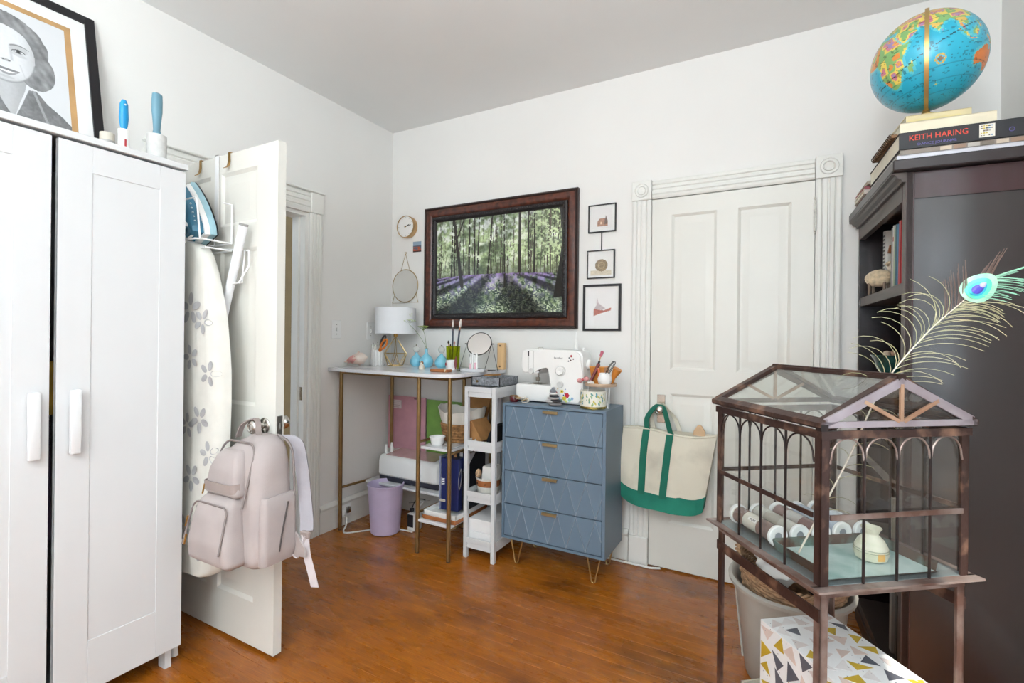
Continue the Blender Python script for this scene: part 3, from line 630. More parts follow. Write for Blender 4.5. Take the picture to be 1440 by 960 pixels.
obj('dried_herbs', MB().sphere((-2.123, 1.07, 1.20), .016, 10, 8, sc=(1, .8, 1.4)), mat('brown_herbs', '#9b7d62', .9, var=.3, scale=120, bump=.8, bscale=200), t)

# backpack hanging from the knob
t = thing('backpack', 'mauve grey backpack hanging from the knob of the open door', 'backpack', (-1.72, 1.13, .44))
bpm = weave('mauve_grey_fabric', '#b7aca9', '#a79c9a', 240, .25, .75); bpd = mat('taupe_strap', '#9b8d88', .7, var=.06, bump=.3, bscale=200); bpz = mat('dark_zip', '#857a77', .6)
def rrect(x0, x1, y0, y1, r, n=4):
    pts = []
    for cx, cy, a0 in ((x1-r, y1-r, 0), (x0+r, y1-r, 90), (x0+r, y0+r, 180), (x1-r, y0+r, 270)):
        for k in range(n+1):
            a = R(a0+90*k/n); pts.append((cx+r*math.cos(a), cy+r*math.sin(a)))
    return pts
def sack(levels, n=4, nz=22):
    zs_ = [l[0] for l in levels]; rings = []
    for z in np.linspace(zs_[0], zs_[-1], nz):
        x0, x1, y0, y1, r = [float(np.interp(z, zs_, [l[i] for l in levels])) for i in range(1, 6)]
        rings.append([(px, py, z) for px, py in rrect(x0, x1, y0, y1, min(r, (x1-x0)/2.05, (y1-y0)/2.05), n)])
    return MB().loft(rings)
obj('main_compartment', sack([(.440, -1.82, -1.60, 1.08, 1.20, .03), (.452, -1.86, -1.575, 1.055, 1.215, .035), (.50, -1.865, -1.570, 1.050, 1.218, .04), (.66, -1.835, -1.575, 1.060, 1.218, .04), (.80, -1.815, -1.585, 1.075, 1.218, .05), (.85, -1.80, -1.60, 1.09, 1.218, .05), (.878, -1.775, -1.62, 1.12, 1.215, .045), (.888, -1.745, -1.65, 1.14, 1.20, .03)]), bpm, t, smooth=60)
up = obj('upper_pocket', sack([(.690, -1.83, -1.655, 1.040, 1.085, .012), (.70, -1.835, -1.648, 1.030, 1.085, .018), (.78, -1.822, -1.655, 1.036, 1.09, .02), (.83, -1.80, -1.675, 1.052, 1.10, .022), (.846, -1.785, -1.69, 1.07, 1.11, .018)], nz=16), bpm, t, smooth=60)
lp = obj('lower_pocket', sack([(.462, -1.850, -1.63, 1.00, 1.07, .015), (.475, -1.860, -1.618, .985, 1.07, .028), (.54, -1.856, -1.625, .978, 1.07, .03), (.62, -1.845, -1.64, .990, 1.075, .03), (.67, -1.838, -1.652, 1.008, 1.08, .026), (.688, -1.825, -1.668, 1.03, 1.085, .02)], nz=18), bpm, t, smooth=60)
def loopzip(x0, x1, z0, z1, y_, r, lx=0):
    pts = [(x1+.004, y_(z0), z0)]
    for k in range(7): a = R(90*k/6); zz = z1-r+r*math.sin(a); pts.append((x1-r+r*math.cos(a)-.0, y_(zz), zz))
    for k in range(7): a = R(90+90*k/6); zz = z1-r+r*math.sin(a); pts.append((x0+r+r*math.cos(a), y_(zz), zz))
    pts.append((x0-.01, y_(z0), z0)); return pts
obj('zip', MB().tube(smoothpts(loopzip(-1.846, -1.646, .52, .668, lambda z: .972+max(0, z-.54)*.27, .03), 2), .0035, 6), bpz, lp)
obj('zip', MB().tube(smoothpts(loopzip(-1.825, -1.63, .66, .872, lambda z: 1.043+max(0, z-.68)*.30, .05), 2), .004, 6), bpz, t)
for px, py, pz, par in ((-1.838, .980, .62, lp), (-1.818, 1.026, .725, up), (-1.842, .978, .555, lp)):
    obj('zip_pull', MB().tube([(px, py, pz), (px-.004, py-.006, pz-.035)], [.0035, .0028], 8), brassm, par)
sp = obj('side_pocket', sack([(.458, -1.62, -1.556, 1.075, 1.205, .02), (.50, -1.60, -1.545, 1.07, 1.21, .02), (.60, -1.60, -1.550, 1.075, 1.21, .02), (.68, -1.60, -1.558, 1.08, 1.212, .02), (.690, -1.60, -1.566, 1.085, 1.21, .02)], nz=12), bpm, t, smooth=60)
obj('pocket_zip', MB().tube([(-1.5525, 1.17, .665), (-1.545, 1.14, .56), (-1.545, 1.13, .50)], .0028, 6), mat('zip_gap', '#4e4644', .7), sp)
obj('piping', MB().tube(smoothpts([(-1.568, 1.185, .455), (-1.566, 1.205, .60), (-1.578, 1.208, .80), (-1.60, 1.205, .862), (-1.65, 1.195, .890)]), .0045, 6), bpz, t)
# haul loop over the knob
def strap(pts, wv, th=.0022):
    """flat band: pts centre line, wv half width vector"""
    P_ = smoothpts(pts, 5); wv = Vector(wv); rings = []
    for i, p in enumerate(P_):
        tt = (P_[min(i+1, len(P_)-1)]-P_[max(i-1, 0)]).normalized(); n = tt.cross(wv).normalized()*th
        rings.append([p-wv-n, p+wv-n, p+wv+n, p-wv+n])
    return MB().loft(rings)
obj('pocket_band', strap([(-1.832, 1.046, .722), (-1.822, 1.0275, .722), (-1.79, 1.0265, .722), (-1.69, 1.0275, .722), (-1.660, 1.032, .724), (-1.651, 1.05, .726)], (0, 0, .016), .0015), bpd, up)
obj('haul_loop', strap([(-1.835, 1.16, .868), (-1.815, 1.165, .915), (-1.79, 1.19, .936), (-1.755, 1.185, .930), (-1.72, 1.165, .895), (-1.69, 1.155, .878)], (0, .011, 0)), bpd, t)
s1 = obj('shoulder_strap', strap([(-1.66, 1.222, .880), (-1.61, 1.245, .86), (-1.585, 1.252, .76), (-1.565, 1.25, .66), (-1.535, 1.235, .59), (-1.51, 1.215, .55)], (.018, .014, 0), .005), mat('strap_padding', '#a5a0a6', .8, bump=.3), t)
obj('buckle', MB().box((-1.53, 1.20, .530), (-1.485, 1.215, .555), bev=.004), bpd, s1)
obj('webbing_tail', strap([(-1.505, 1.205, .54), (-1.49, 1.20, .48), (-1.465, 1.20, .42), (-1.445, 1.20, .37)], (.013, .006, 0), .0012), mat('pale_webbing', '#c2b8b9', .7), s1)
obj('webbing_loop', MB().tube(smoothpts([(-1.50, 1.20, .54), (-1.515, 1.195, .48), (-1.54, 1.195, .455), (-1.565, 1.195, .475), (-1.57, 1.20, .53), (-1.59, 1.205, .545)]), .0035, 6), mat('pale_webbing', '#c2b8b9', .7), s1)
obj('strap_anchor', MB().prism([(0, 0), (.09, .02), (.08, .05), (0, .10)], (-1.565, 1.20, .455), (1, -.2, 0), (0, 0, 1), (0, .006, 0)), bpm, t)
t = thing('keyring_charm', 'small dark charm dangling beneath the backpack', 'charm', (-1.83, 1.21, .38)); 
obj('bead', MB().sphere((-1.80, 1.228, .395), .010, 10, 8, sc=(.6, .5, 2.0)), mat('dark_bead', '#4a4540', .3), t); obj('string', MB().tube([(-1.80, 1.228, .41), (-1.80, 1.228, .445)], .0015, 6), darkm, t)
# ================================================================ BACK WALL
def ring_frame(x0, x1, z0, z1, w_, prof, y):
    """mitred frame; prof: list of (inset, outdepth) going inwards"""
    rs = []
    for k, d in prof: rs.append([(x0+k, y-d, z0+k), (x1-k, y-d, z0+k), (x1-k, y-d, z1-k), (x0+k, y-d, z1-k)])
    vs = [p for r in rs for p in r]; fs = []
    for i in range(len(rs)-1):
        for j in range(4): fs.append((i*4+j, i*4+(j+1) % 4, i*4+4+(j+1) % 4, i*4+4+j))
    return MB().add(vs, fs)
t = thing('landscape_picture', 'large dark mahogany framed photo of a bluebell wood on the back wall', 'picture', (-1.664, YB, 1.316))
X0, X1, Z0_, Z1_ = -2.243, -1.083, 1.316, 2.163; y_ = YB-.0008
mah = mat('mahogany_burl', '#5a2c1c', .35, var=.35, scale=30, bump=.15, coat=.2)
blk = mat('black_carved', '#211a1c', .38, var=.3, scale=60, bump=.8, bscale=90, coat=.2)
obj('outer_lip', ring_frame(X0, X1, Z0_, Z1_, 0, [(0, 0), (0, .026), (.006, .032), (.014, .030), (.018, .024)], y_), mat('dark_lip', '#2a1712', .35), t, smooth=0)
obj('mahogany_cove', ring_frame(X0, X1, Z0_, Z1_, 0, [(.017, .020), (.018, .026), (.030, .030), (.048, .030), (.060, .024), (.066, .018)], y_), mah, t, smooth=30)
car = ring_frame(X0, X1, Z0_, Z1_, 0, [(.065, .014), (.068, .026), (.078, .032), (.090, .030), (.1, .020), (.104, .010)], y_)
obj('carved_inner_moulding', car, blk, t, smooth=30)
bm_ = MB()
for side in range(4):
    n = 60 if side in (0, 2) else 42
    for i in range(n):
        f = (i+.5)/n; k = .083; a, b, c, d = X0+k, X1-k, Z0_+k, Z1_-k
        p = [(a+(b-a)*f, c), (b, c+(d-c)*f), (a+(b-a)*f, d), (a, c+(d-c)*f)][side]
        bm_.sphere((p[0], y_-.031, p[1]), .0055, 6, 4)
o = obj('carved_beading', bm_, blk, t, smooth=60); o['kind'] = 'stuff'
k = .103
def wood(U, V):
    A_ = U*1.45; a = fbm(A_, V, 9, 1, 5); b = fbm(A_, V, 55, 9, 2); c3 = fbm(A_, V, 28, 13, 3); hz = .375+.03*np.sin(U*3.0+.3)
    c_ = lambda h: C(h)[None, None]; mixc = lambda x, y, f: x*(1-f[..., None])+y*f[..., None]
    out = mixc(c_('#58664a')*(.8+.5*b[..., None]), c_('#a8b88a')*(.75+.5*b[..., None]), np.clip((a-.40)*3.5, 0, 1))
    out = mixc(out, c_('#dfe6cf'), np.clip((c3-.50)*5, 0, 1)*np.clip((a-.36)*4, 0, 1))
    sk = np.clip((V-.60)*2.2, 0, 1)*np.clip((fbm(A_, V, 6, 30)-.38)*4, 0, 1)*np.clip((c3-.38)*5, 0, 1); out = mixc(out, c_('#e2e3ea'), sk*.85)
    out = mixc(out, c_('#4b5440'), np.clip((hz+.16-V)/.16, 0, 1)*.55)
    out = mixc(out, c_('#d3e2b0'), np.clip((U-.62)*2.2, 0, .9)*np.clip((b-.42)*6, 0, 1)*(V > .46))
    out = mixc(out, c_('#d9e3c0'), np.clip(1-np.hypot((U-.07)/.14, (V-.55)/.2), 0, 1)*np.clip((b-.4)*6, 0, 1))
    tr = random.Random(4)
    for i in range(60):
        x0 = tr.random(); wdt = tr.choice((.0014, .0018, .0024, .0032)); base = .375-.01+.03*tr.random(); ln_ = tr.uniform(-.03, .03)
        m = (np.abs(U-x0-ln_*(V-.4)-.003*np.sin(V*14+i)) < wdt*(1.2-.4*V)) & (V > base) & ((b < .60) | (V < .55)); out = np.where(m[..., None], c_('#4a463c')*(.7+.6*tr.random()), out)
    for x0, wdt, base, ln_ in ((.225, .013, .27, -.10), (.285, .008, .34, .0), (.33, .006, .37, .0), (.355, .0065, .38, .02), (.435, .007, .345, .06), (.575, .0055, .26, -.01), (.688, .011, .35, .0), (.755, .005, .33, .0), (.80, .007, .39, .0), (.13, .006, .36, .02), (.155, .005, .36, 0)):
        m = (np.abs(U-x0-ln_*(V-base)) < wdt*(1.25-.45*V)) & (V > base) & ((c3 < .66) | (wdt > .009)); out = np.where(m[..., None], c_('#2c2823')*(.8+.5*a[..., None]), out)
    m = (np.abs(U-.155-(1-V)*.0-(V-.72)*.30) < .006) & (V > .72); out = np.where(m[..., None], c_('#2c2823'), out)
    g = V <= hz; depth = np.clip((hz-V)/hz, 0, 1); n2 = fbm(A_, V*(1.2+depth*.3), 34, 40, 4); n3 = fbm(A_, V*1.3, 70, 44, 3)
    gr = mixc(c_('#39473a')*(.8+.5*n3[..., None]), c_('#6f7f5c'), np.clip((n2-.48)*4, 0, 1))
    pu = np.clip(1.25-depth*1.7, .18, .85)*np.clip((fbm(A_, V, 24, 71, 3)-.34)*4, 0, 1); gr = mixc(gr, c_('#8d80b0'), pu)
    wht = np.clip((n3-.50)*7, 0, 1)*np.clip(depth*2.2, 0, .85)*np.clip((fbm(A_, V, 7, 90)-.30)*4, .25, 1); gr = mixc(gr, c_('#c3cfae'), wht)
    ang = (U-.52)/(.18+depth*.9); lit = np.clip(.5+.9*np.cos(ang*11+fbm(A_, V, 4, 50)*1.6), .0, 1); gr = gr*(.42+.68*lit[..., None])
    glow = np.exp(-((U-.52)/.13)**2-((depth-.18)/.16)**2); gr = mixc(gr, c_('#cfc3d6'), glow*.6*np.clip((n2-.35)*4, 0, 1))
    mag = np.clip((.12-depth)*9, 0, 1)*np.clip((n3-.3)*4, 0, 1); gr = mixc(gr, c_('#a685c4'), mag*.7)
    out = np.where(g[..., None], gr, out)
    m = (np.abs(U-.575) < .007) & (V > .26) & (V < .40); out = np.where(m[..., None], c_('#2c2823'), out)
    m = (np.abs(U-.225+.10*(V-.27)) < .015-.012*(V < .30)*((.30-V)*20)) & (V > .27) & (V < .45); out = np.where(m[..., None], c_('#2c2823'), out)
    m = (U > .985-.06*np.clip(1-V, 0, 1)**3-.01*np.sin(V*7)) & (V > .14+.2*(U-.95)); out = np.where(m[..., None], c_('#1d1a17'), out)
    return out*1.06
painted('bluebell_wood_photo', (X0+k, y_-.011, Z0_+k), (X1-X0-2*k, 0, 0), (0, 0, Z1_-Z0_-2*k), 380, 260, wood, attr_mat('glossy_print', .25, .3), t)

def small_frame(x0, x1, z0, z1, w_, label, fn, n=(70, 80), mat_w=.0, name='framed_print'):
    t = thing(name, label, 'picture', ((x0+x1)/2, YB, z0)); y = YB-.0008
    obj('frame', ring_frame(x0, x1, z0, z1, 0, [(0, 0), (0, .014), (w_*.2, .016), (w_, .016), (w_, .006)], y), blackm, t, smooth=0)
    painted('print', (x0+w_*.9, y-.006, z0+w_*.9), (x1-x0-1.8*w_, 0, 0), (0, 0, z1-z0-1.8*w_), *n, fn, attr_mat('matt_print', .6), t)
    obj('glazing', B((x0+w_*.9, y-.0095, z0+w_*.9), (x1-w_*.9, y-.0085, z1-w_*.9)), glassm, t); return t
def bgp(U, V): return np.ones(U.shape+(3,))*C('#f0edec')
def p_house(U, V):
    o = bgp(U, V); m = (np.abs(U-.5) < .37) & (np.abs(V-.5) < .37); o[m] = C('#ebe6e6')
    n = fbm(U, V, 20, 4)[..., None]; h = inpoly(U, V, [(.32, .2), (.72, .2), (.72, .40), (.62, .50), (.40, .50), (.32, .40)]); o[h] = (C('#a9785e')*(.75+.5*n))[h]
    h = inpoly(U, V, [(.58, .28), (.70, .28), (.70, .42), (.64, .62), (.60, .42)]); o[h] = C('#6a4a3c')
    h = inpoly(U, V, [(.43, .28), (.50, .28), (.50, .38), (.43, .38)]); o[h] = C('#e8c7a9'); return o
def p_disc(U, V):
    o = bgp(U, V); n = fbm(U, V*3, 16, 6)[..., None]; m = (np.abs(U-.5) < .40) & (V > .09) & (V < .28); o[m] = (C('#d8cab4')*(.9+.2*n))[m]
    r = np.hypot((U-.52)/.24, (V-.46)/.23); o[r < 1] = (C('#8f7654')*(.7+.6*n))[r < 1]; o[(r < .55) & (r > .42)] = C('#b9a37c'); return o
def p_mount(U, V):
    o = bgp(U, V); m = (np.abs(U-.5) < .40) & (np.abs(V-.5) < .42); o[m] = C('#f3eff0'); n = fbm(U, V, 22, 7)[..., None]
    a = inpoly(U, V, [(.26, .30), (.26, .48), (.40, .45), (.55, .43), (.78, .50), (.76, .43), (.45, .36)]); o[a] = (C('#b0665a')*(.85+.4*n))[a]
    a = inpoly(U, V, [(.28, .48), (.34, .56), (.36, .74), (.41, .60), (.52, .54), (.60, .48), (.5, .44)]); o[a] = (C('#cfc0c4')*(.8+.35*n))[a]; return o
small_frame(-1.022, -.854, 1.882, 2.046, .006, 'small thin black frame with a little brick house print, top of the three', p_house)
small_frame(-1.028, -.859, 1.612, 1.778, .006, 'small thin black frame with a round brown coin shape print, middle of the three', p_disc)
small_frame(-1.050, -.820, 1.304, 1.577, .013, 'black framed print of a pink mountain, lowest and largest of the three', p_mount)
single('picture_strap', B((-.945, YB-.004, 1.779), (-.938, YB-.001, 1.881)), blackm, 'black strap linking the two small frames on the back wall', 'strap')
def p_card(U, V):
    o = np.ones(U.shape+(3,))*C('#8ea3b5'); o[V < .62] = C('#5f6673'); n = fbm(U, V, 9, 3); m = (V < .5) & (n > .45); o[m] = C('#b4593c'); o[(V < .12)] = C('#3d2a28'); return o
t = thing('postcard', 'small unframed postcard with an orange and blue scene between clock and big picture', 'postcard', (-2.33, YB, 1.868))
painted('print', (-2.366, YB-.0022, 1.868), (.076, 0, 0), (0, 0, .076), 24, 24, p_card, attr_mat('matt_print'), t); obj('card', B((-2.366, YB-.0020, 1.868), (-2.290, YB-.0006, 1.944)), cloth, t)
# clock
t = thing('wall_clock', 'round white faced wall clock with a brass rim near the room corner', 'clock', (-2.425, YB, 1.975))
CM = frameM((-2.405, YB-.0008, 2.052), (1, 0, 0), (0, 0, 1))
obj('brass_case', MB().lathe([(.07, 0), (.078, .001), (.080, .042), (.078, .046), (.0755, .046), (.0745, .040)], seg=48, M=CM), mat('pale_brass', '#c9a77b', .28, .9), t)
obj('clock_face', MB().lathe([(.075, .036), (.075, .038), (.0, .0385)], seg=40, M=CM), mat('clock_white', '#eeece8', .6, var=.01), t)
for k in range(12):
    a = 2*pi*k/12; obj('hour_mark', MB().box((-.0012, .060, .0388), (.0012, .070, .0395), M=CM @ Matrix.Rotation(a, 4, 'Z')), mat('mark_grey', '#a9a29a', .5), t)
obj('hour_hand', MB().box((-.002, -.008, .040), (.002, .036, .0412), M=CM @ Matrix.Rotation(R(-68), 4, 'Z')), darkm, t)
obj('minute_hand', MB().box((-.0015, -.012, .0415), (.0015, .052, .0425), M=CM @ Matrix.Rotation(R(-80), 4, 'Z')), darkm, t)
obj('hand_pin', MB().lathe([(.004, .038), (.004, .044), (0, .0445)], seg=12, M=CM), brassm, t)
# hanging mirror
t = thing('hanging_mirror', 'small round brass edged mirror hanging from a triangle wire under the clock', 'mirror', (-2.432, YB, 1.50))
MM = frameM((-2.432, YB-.004, 1.627), (1, 0, 0), (0, 0, 1)); paleb = mat('pale_brass_wire', '#b9a37c', .3, .9)
mirm = mat('mirror_glass', '#f2f2f0', .02, 1, var=.01)
obj('mirror_glass', MB().lathe([(.118, 0), (.118, .004), (.0, .0042)], seg=48, M=MM), mirm, t)
obj('rim', MB().tube([MM @ Vector((.119*math.cos(a), .119*math.sin(a), .003)) for a in np.linspace(0, 2*pi, 48, endpoint=False)], .0035, 6, closed=True), paleb, t)
obj('triangle_wire', MB().tube([(-2.432, YB-.006, 1.862), (-2.31, YB-.006, 1.503), (-2.554, YB-.006, 1.503)], .0022, 6, closed=True), paleb, t)
obj('hanging_ring', MB().tube([(-2.432+.008*math.cos(a), YB-.004, 1.868+.008*math.sin(a)) for a in np.linspace(0, 2*pi, 12, endpoint=False)], .0015, 5, closed=True), paleb, t)

# ================================================================ TALL TABLE
TZ = 1.053
t = thing('tall_table', 'tall narrow table with a white marble top and bronze tube legs, shelves at right', 'table', (-2.05, 2.48, 0))
marb = mat('white_marble', '#e4e4e6', .25, col2='#c3c4ca', scale=4, thr=(.35, .5), coat=.3, stretch=(1, 2, 1))
pts = [(-2.555, 2.205), (-1.72, 2.165)]
for k in range(9): a = R(-90+90*k/8); pts.append((-1.70+.13*math.cos(a), 2.295+.13*math.sin(a)))
pts += [(-1.565, 2.765), (-2.555, 2.765)]
obj('marble_top', MB().loft([[(x, y, TZ-.020) for x, y in pts], [(x, y, TZ) for x, y in pts]]), marb, t, smooth=20)
LEG = [(-2.507, 2.272), (-1.859, 2.262), (-1.630, 2.252), (-2.465, 2.70), (-1.84, 2.70), (-1.632, 2.70)]
for x, y in LEG:
    obj('leg', MB().tube([(x, y, .006), (x, y, TZ-.02)], .0125, 14), bronzem, t)
    obj('foot_pad', MB().lathe([(.010, 0), (.0115, .001), (.0115, .006)], (x, y, 0), 12), darkm, t)
def rail(a, b, z, r=.008): obj('rail', MB().tube([(*a, z), (*b, z)], r, 10), bronzem, t)
for a, b in ((0, 3), (1, 4), (2, 5), (0, 1), (1, 2), (3, 5)): rail(LEG[a], LEG[b], TZ-.032, .009)
rail(LEG[0], LEG[3], .275); rail(LEG[1], LEG[4], .235); rail(LEG[1], LEG[4], .645); rail(LEG[2], LEG[5], .175); rail(LEG[1], LEG[4], .175)
rail(LEG[2], LEG[5], .60); rail(LEG[3], LEG[5], .27)
def tshelf(x0, x1, y0, y1, z): obj('shelf', B((x0, y0, z-.016), (x1, y1, z), bev=.002), marb, t)
tshelf(-2.455, -1.80, 2.44, 2.725, .292); tshelf(-1.85, -1.635, 2.27, 2.705, .622); tshelf(-1.85, -1.62, 2.255, 2.705, .200)

# shell
t = thing('conch_shell', 'pink and cream conch shell at the left end of the marble table top', 'shell', (-2.47, 2.38, TZ))
cm = mat('shell_pink', '#e8c5b4', .35, col2='#f0e4d8', scale=22, var=.1, bump=.3, bscale=50)
n = 22; mb = MB(); rings = []
SM = Matrix.Translation((-2.555, 2.34, TZ+.032)) @ Matrix.Rotation(R(18), 4, 'Z') @ Matrix.Rotation(R(-12), 4, 'Y')
for i in range(n+1):
    s_ = i/n; r = .004+.040*math.sin(min(1, s_*1.25)*pi/2)*(1 if s_ < .7 else 1-.9*((s_-.7)/.3)**1.6); r = max(r, .003); ring = []
    for k2 in range(20):
        a = 2*pi*k2/20; sp_ = 1+.14*max(0, math.cos(a*5+s_*9))*(s_ > .35)*(s_ < .85)
        ring.append((.165*s_, r*sp_*math.cos(a)*1.05, r*sp_*math.sin(a)*.85))
    rings.append(ring)
obj('shell_body', MB().loft(rings, M=SM), cm, t, smooth=60)
obj('shell_lip', MB().loft([[(.03+.10*math.sin(q)*.5+.05*f_, -.030-.014*math.sin(pi*f_), -.012+.03*f_+.012*math.cos(q*3)) for f_ in np.linspace(0, 1, 8)] for q in np.linspace(0, pi, 8)], caps=False, closed=False, M=SM), mat('lip_pink', '#dd9c94', .3, var=.08), t, smooth=60)
for j in range(7):
    a = j*.8; obj('spire_knob', MB().sphere(SM @ Vector((.115-.002*j, .034*math.cos(a), .034*math.sin(a)+.002)), .009, 8, 6, sc=(1, 1, 1.5)), cm, t)
# ribbed pot with scissors
t = thing('ribbed_pot', 'white ribbed pot holding scissors and pins, left of the brass lamp', 'pot', (-2.475, 2.56, TZ)); px_, py_ = -2.475, 2.56
obj('pot_body', MB().lathe([(.001, 0), (.040, 0), (.043, .004), (.043, .104), (.041, .108), (.037, .108), (.036, .06), (.001, .05)], (px_, py_, TZ), 96, flute=(16, .035)), mat('white_ceramic', '#f1f0ee', .3, var=.01), t, smooth=50)
t = thing('scissors', 'orange and black handled scissors standing in the white ribbed pot', 'scissors', (px_+.03, py_-.01, TZ+.055))
def loop(c, rx, rz, tilt, m, y, r=.0065):
    obj('finger_loop', MB().tube([(c[0]+rx*math.cos(a)*math.cos(tilt)-rz*math.sin(a)*math.sin(tilt), y, c[1]+rx*math.cos(a)*math.sin(tilt)+rz*math.sin(a)*math.cos(tilt)) for a in np.linspace(0, 2*pi, 20, endpoint=False)], r, 8, closed=True), m, t)
org = mat('orange_plastic', '#df7a1c', .35)
loop((px_+.080, TZ+.150), .019, .040, R(-38), org, py_-.022); loop((px_+.062, TZ+.172), .014, .040, R(-30), mat('charcoal_plastic', '#4a4648', .4), py_-.012)
obj('handle_neck', MB().tube([(px_+.018, py_-.01, TZ+.085), (px_+.050, py_-.018, TZ+.120)], [.008, .012], 8), org, t)
obj('blade', MB().prism([(-.006, 0), (.006, 0), (.001, -.06)], (px_+.014, py_-.01, TZ+.11), (.9, 0, .3), (.35, 0, .93), (0, .002, 0)), steelm, t)
for i, (dx, dz) in enumerate(((-.030, .03), (-.022, .045), (-.010, .035), (-.016, .028), (.0, .05))):
    t = thing('crochet_hook', ('leftmost thin metal hook standing in the ribbed white pot', 'tall thin metal hook second from left in the ribbed pot', 'thin metal hook nearest the scissors but one in the ribbed pot', 'short thin metal hook in the middle of the ribbed pot', 'tallest thin metal hook, nearest the scissors in the ribbed pot')[i], 'hook', (px_+dx, py_, TZ+.05), group='metal hooks in the ribbed pot')
    x = px_+dx; obj('shaft', MB().tube([(x, py_+.004*i-.01, TZ+.055), (x+dx*.3, py_+.004*i-.01, TZ+.108+dz)], .0014, 6), steelm, t)
    obj('tip', MB().tube([(x+dx*.3, py_+.004*i-.01, TZ+.108+dz), (x+dx*.3-.006, py_+.004*i-.01, TZ+.114+dz), (x+dx*.3-.008, py_+.004*i-.01, TZ+.106+dz)], .0014, 6), steelm, t)
# lamp
t = thing('table_lamp', 'table lamp with white drum shade on an open brass wire base', 'lamp', (-2.365, 2.62, TZ)); lx, ly = -2.365, 2.62
wires = MB(); top = Vector((lx, ly, TZ+.205)); N_ = 6; rm = .084; zm = TZ+.085; rb = .052
mid = [Vector((lx+rm*math.cos(2*pi*k/N_+.3), ly+rm*math.sin(2*pi*k/N_+.3), zm)) for k in range(N_)]; bot = [Vector((lx+rb*math.cos(2*pi*(k+.5)/N_+.3), ly+rb*math.sin(2*pi*(k+.5)/N_+.3), TZ+.003)) for k in range(N_)]
for k in range(N_):
    for a, b in ((top, mid[k]), (mid[k], mid[(k+1) % N_]), (mid[k], bot[k]), (mid[k], bot[k-1]), (bot[k], bot[(k+1) % N_])): wires.tube([a, b], .0022, 6)
obj('wire_base', wires, mat('champagne_brass', '#c4a873', .3, .9), t)
obj('socket', MB().lathe([(.006, .20), (.014, .205), (.014, .235), (.008, .24), (.008, .30)], (lx, ly, TZ), 16), brassm, t)
obj('drum_shade', MB().lathe([(.138, .222), (.140, .224), (.138, .400), (.136, .402), (.134, .400), (.136, .224), (.138, .222)], (lx, ly, TZ), 48), mat('shade_linen', '#f2f3f6', .8, var=.01, bump=.1, bscale=200), t)
obj('shade_ring', MB().tube([(lx-.136, ly, TZ+.232), (lx, ly, TZ+.245), (lx+.136, ly, TZ+.232)], .0018, 6), brassm, t)
obj('bulb', MB().sphere((lx, ly, TZ+.325), .028, 14, 10, sc=(1, 1, 1.25)), mat('frosted_bulb', '#f6f3ea', .4), t)
# blue vases
blu = mat('sky_blue_glass', '#86cfe6', .12, var=.08, coat=.5)
def bvase(x, y, s, neck, label):
    t = thing('bud_vase', label, 'vase', (x, y, TZ), group='sky blue bud vases')
    pr = [(.001, 0), (.026, 0), (.040, .014), (.0445, .032), (.041, .050), (.028, .068), (.013, .080), (.009, .090), (.009, neck), (.0125, neck+.004), (.009, neck+.003), (.006, .088), (.001, .06)]
    obj('vase_body', MB().lathe([(r*s, z*s) for r, z in pr], (x, y, TZ), 28), blu, t); return t
bvase(-2.215, 2.665, 1.0, .092, 'round sky blue vase, left of three, behind the lamp wires, clear stopper')
bvase(-2.105, 2.635, 1.08, .112, 'sky blue bottle vase with long neck and flower stems, middle of three')
bvase(-1.990, 2.650, 1.0, .088, 'squat round sky blue vase right of the flower vase, round clear stopper')
for x, y, lb in ((-2.215, 2.665, 'pale clear bauble sitting on the leftmost blue vase'), (-1.990, 2.650, 'clear bauble sitting on the squat right hand blue vase')):
    t = thing('glass_stopper', lb, 'stopper', (x, y, TZ+.094)); obj('bauble', MB().sphere((x, y, TZ+.118), .024, 16, 12), mat('clear_bauble', '#f0f0ea', .15, trans=.5), t)
    obj('cork_tip', MB().sphere((x, y, TZ+.146), .0055, 8, 6), mat('tiny_knob', '#6f6a5c', .5), t)
stem = mat('stem_green', '#7c8a55', .6); ump = mat('pale_green_umbel', '#c9d2ab', .8, var=.1); umg = mat('green_umbel', '#8fa055', .8, var=.15)
for (tx, tz, m1, r_, lb) in ((-2.105, 1.318-TZ+.0, umg, .034, 'upright green umbel flower stem in the middle blue vase'), (-2.235, 1.365-TZ, ump, .055, 'taller pale umbel flower stem leaning left out of the middle blue vase')):
    t = thing('flower_stem', lb, 'flower', (-2.105, 2.635, TZ+.1)); top = Vector((tx, 2.60, TZ+tz))
    obj('stem', MB().tube(smoothpts([(-2.105, 2.635, TZ+.02), (-2.105, 2.633, TZ+.125), ((tx-2.105)/2, 2.62, TZ+.125+(tz-.125)*.55), top-Vector((0, 0, .02))]), .0014, 6), stem, t)
    rays = MB(); buds = MB()
    for i in range(26):
        a = i*2.4; q = r_*math.sqrt((i+.5)/26); e = top+Vector((q*math.cos(a), q*math.sin(a)*.9, .006*math.cos(q*40)+random.uniform(-.004, .004)))
        rays.tube([top-Vector((0, 0, .02)), e], .0006, 4); 
        for j in range(3): buds.sphere(e+Vector((random.uniform(-.005, .005), random.uniform(-.005, .005), random.uniform(0, .004))), .0028, 5, 4)
    obj('umbel_rays', rays, stem, t); o = obj('florets', buds, m1, t); o['kind'] = 'stuff'
    if tz > .3:
        lf = MB(); 
        for i in range(14):
            a = random.uniform(0, 6.28); p0 = top+Vector((random.uniform(-.05, .03), 0, random.uniform(.0, .035))); lf.tube([p0, p0+Vector((.016*math.cos(a), 0, .016*abs(math.sin(a))+.008))], .0008, 4)
        obj('feathery_leaves', lf, ump, t)
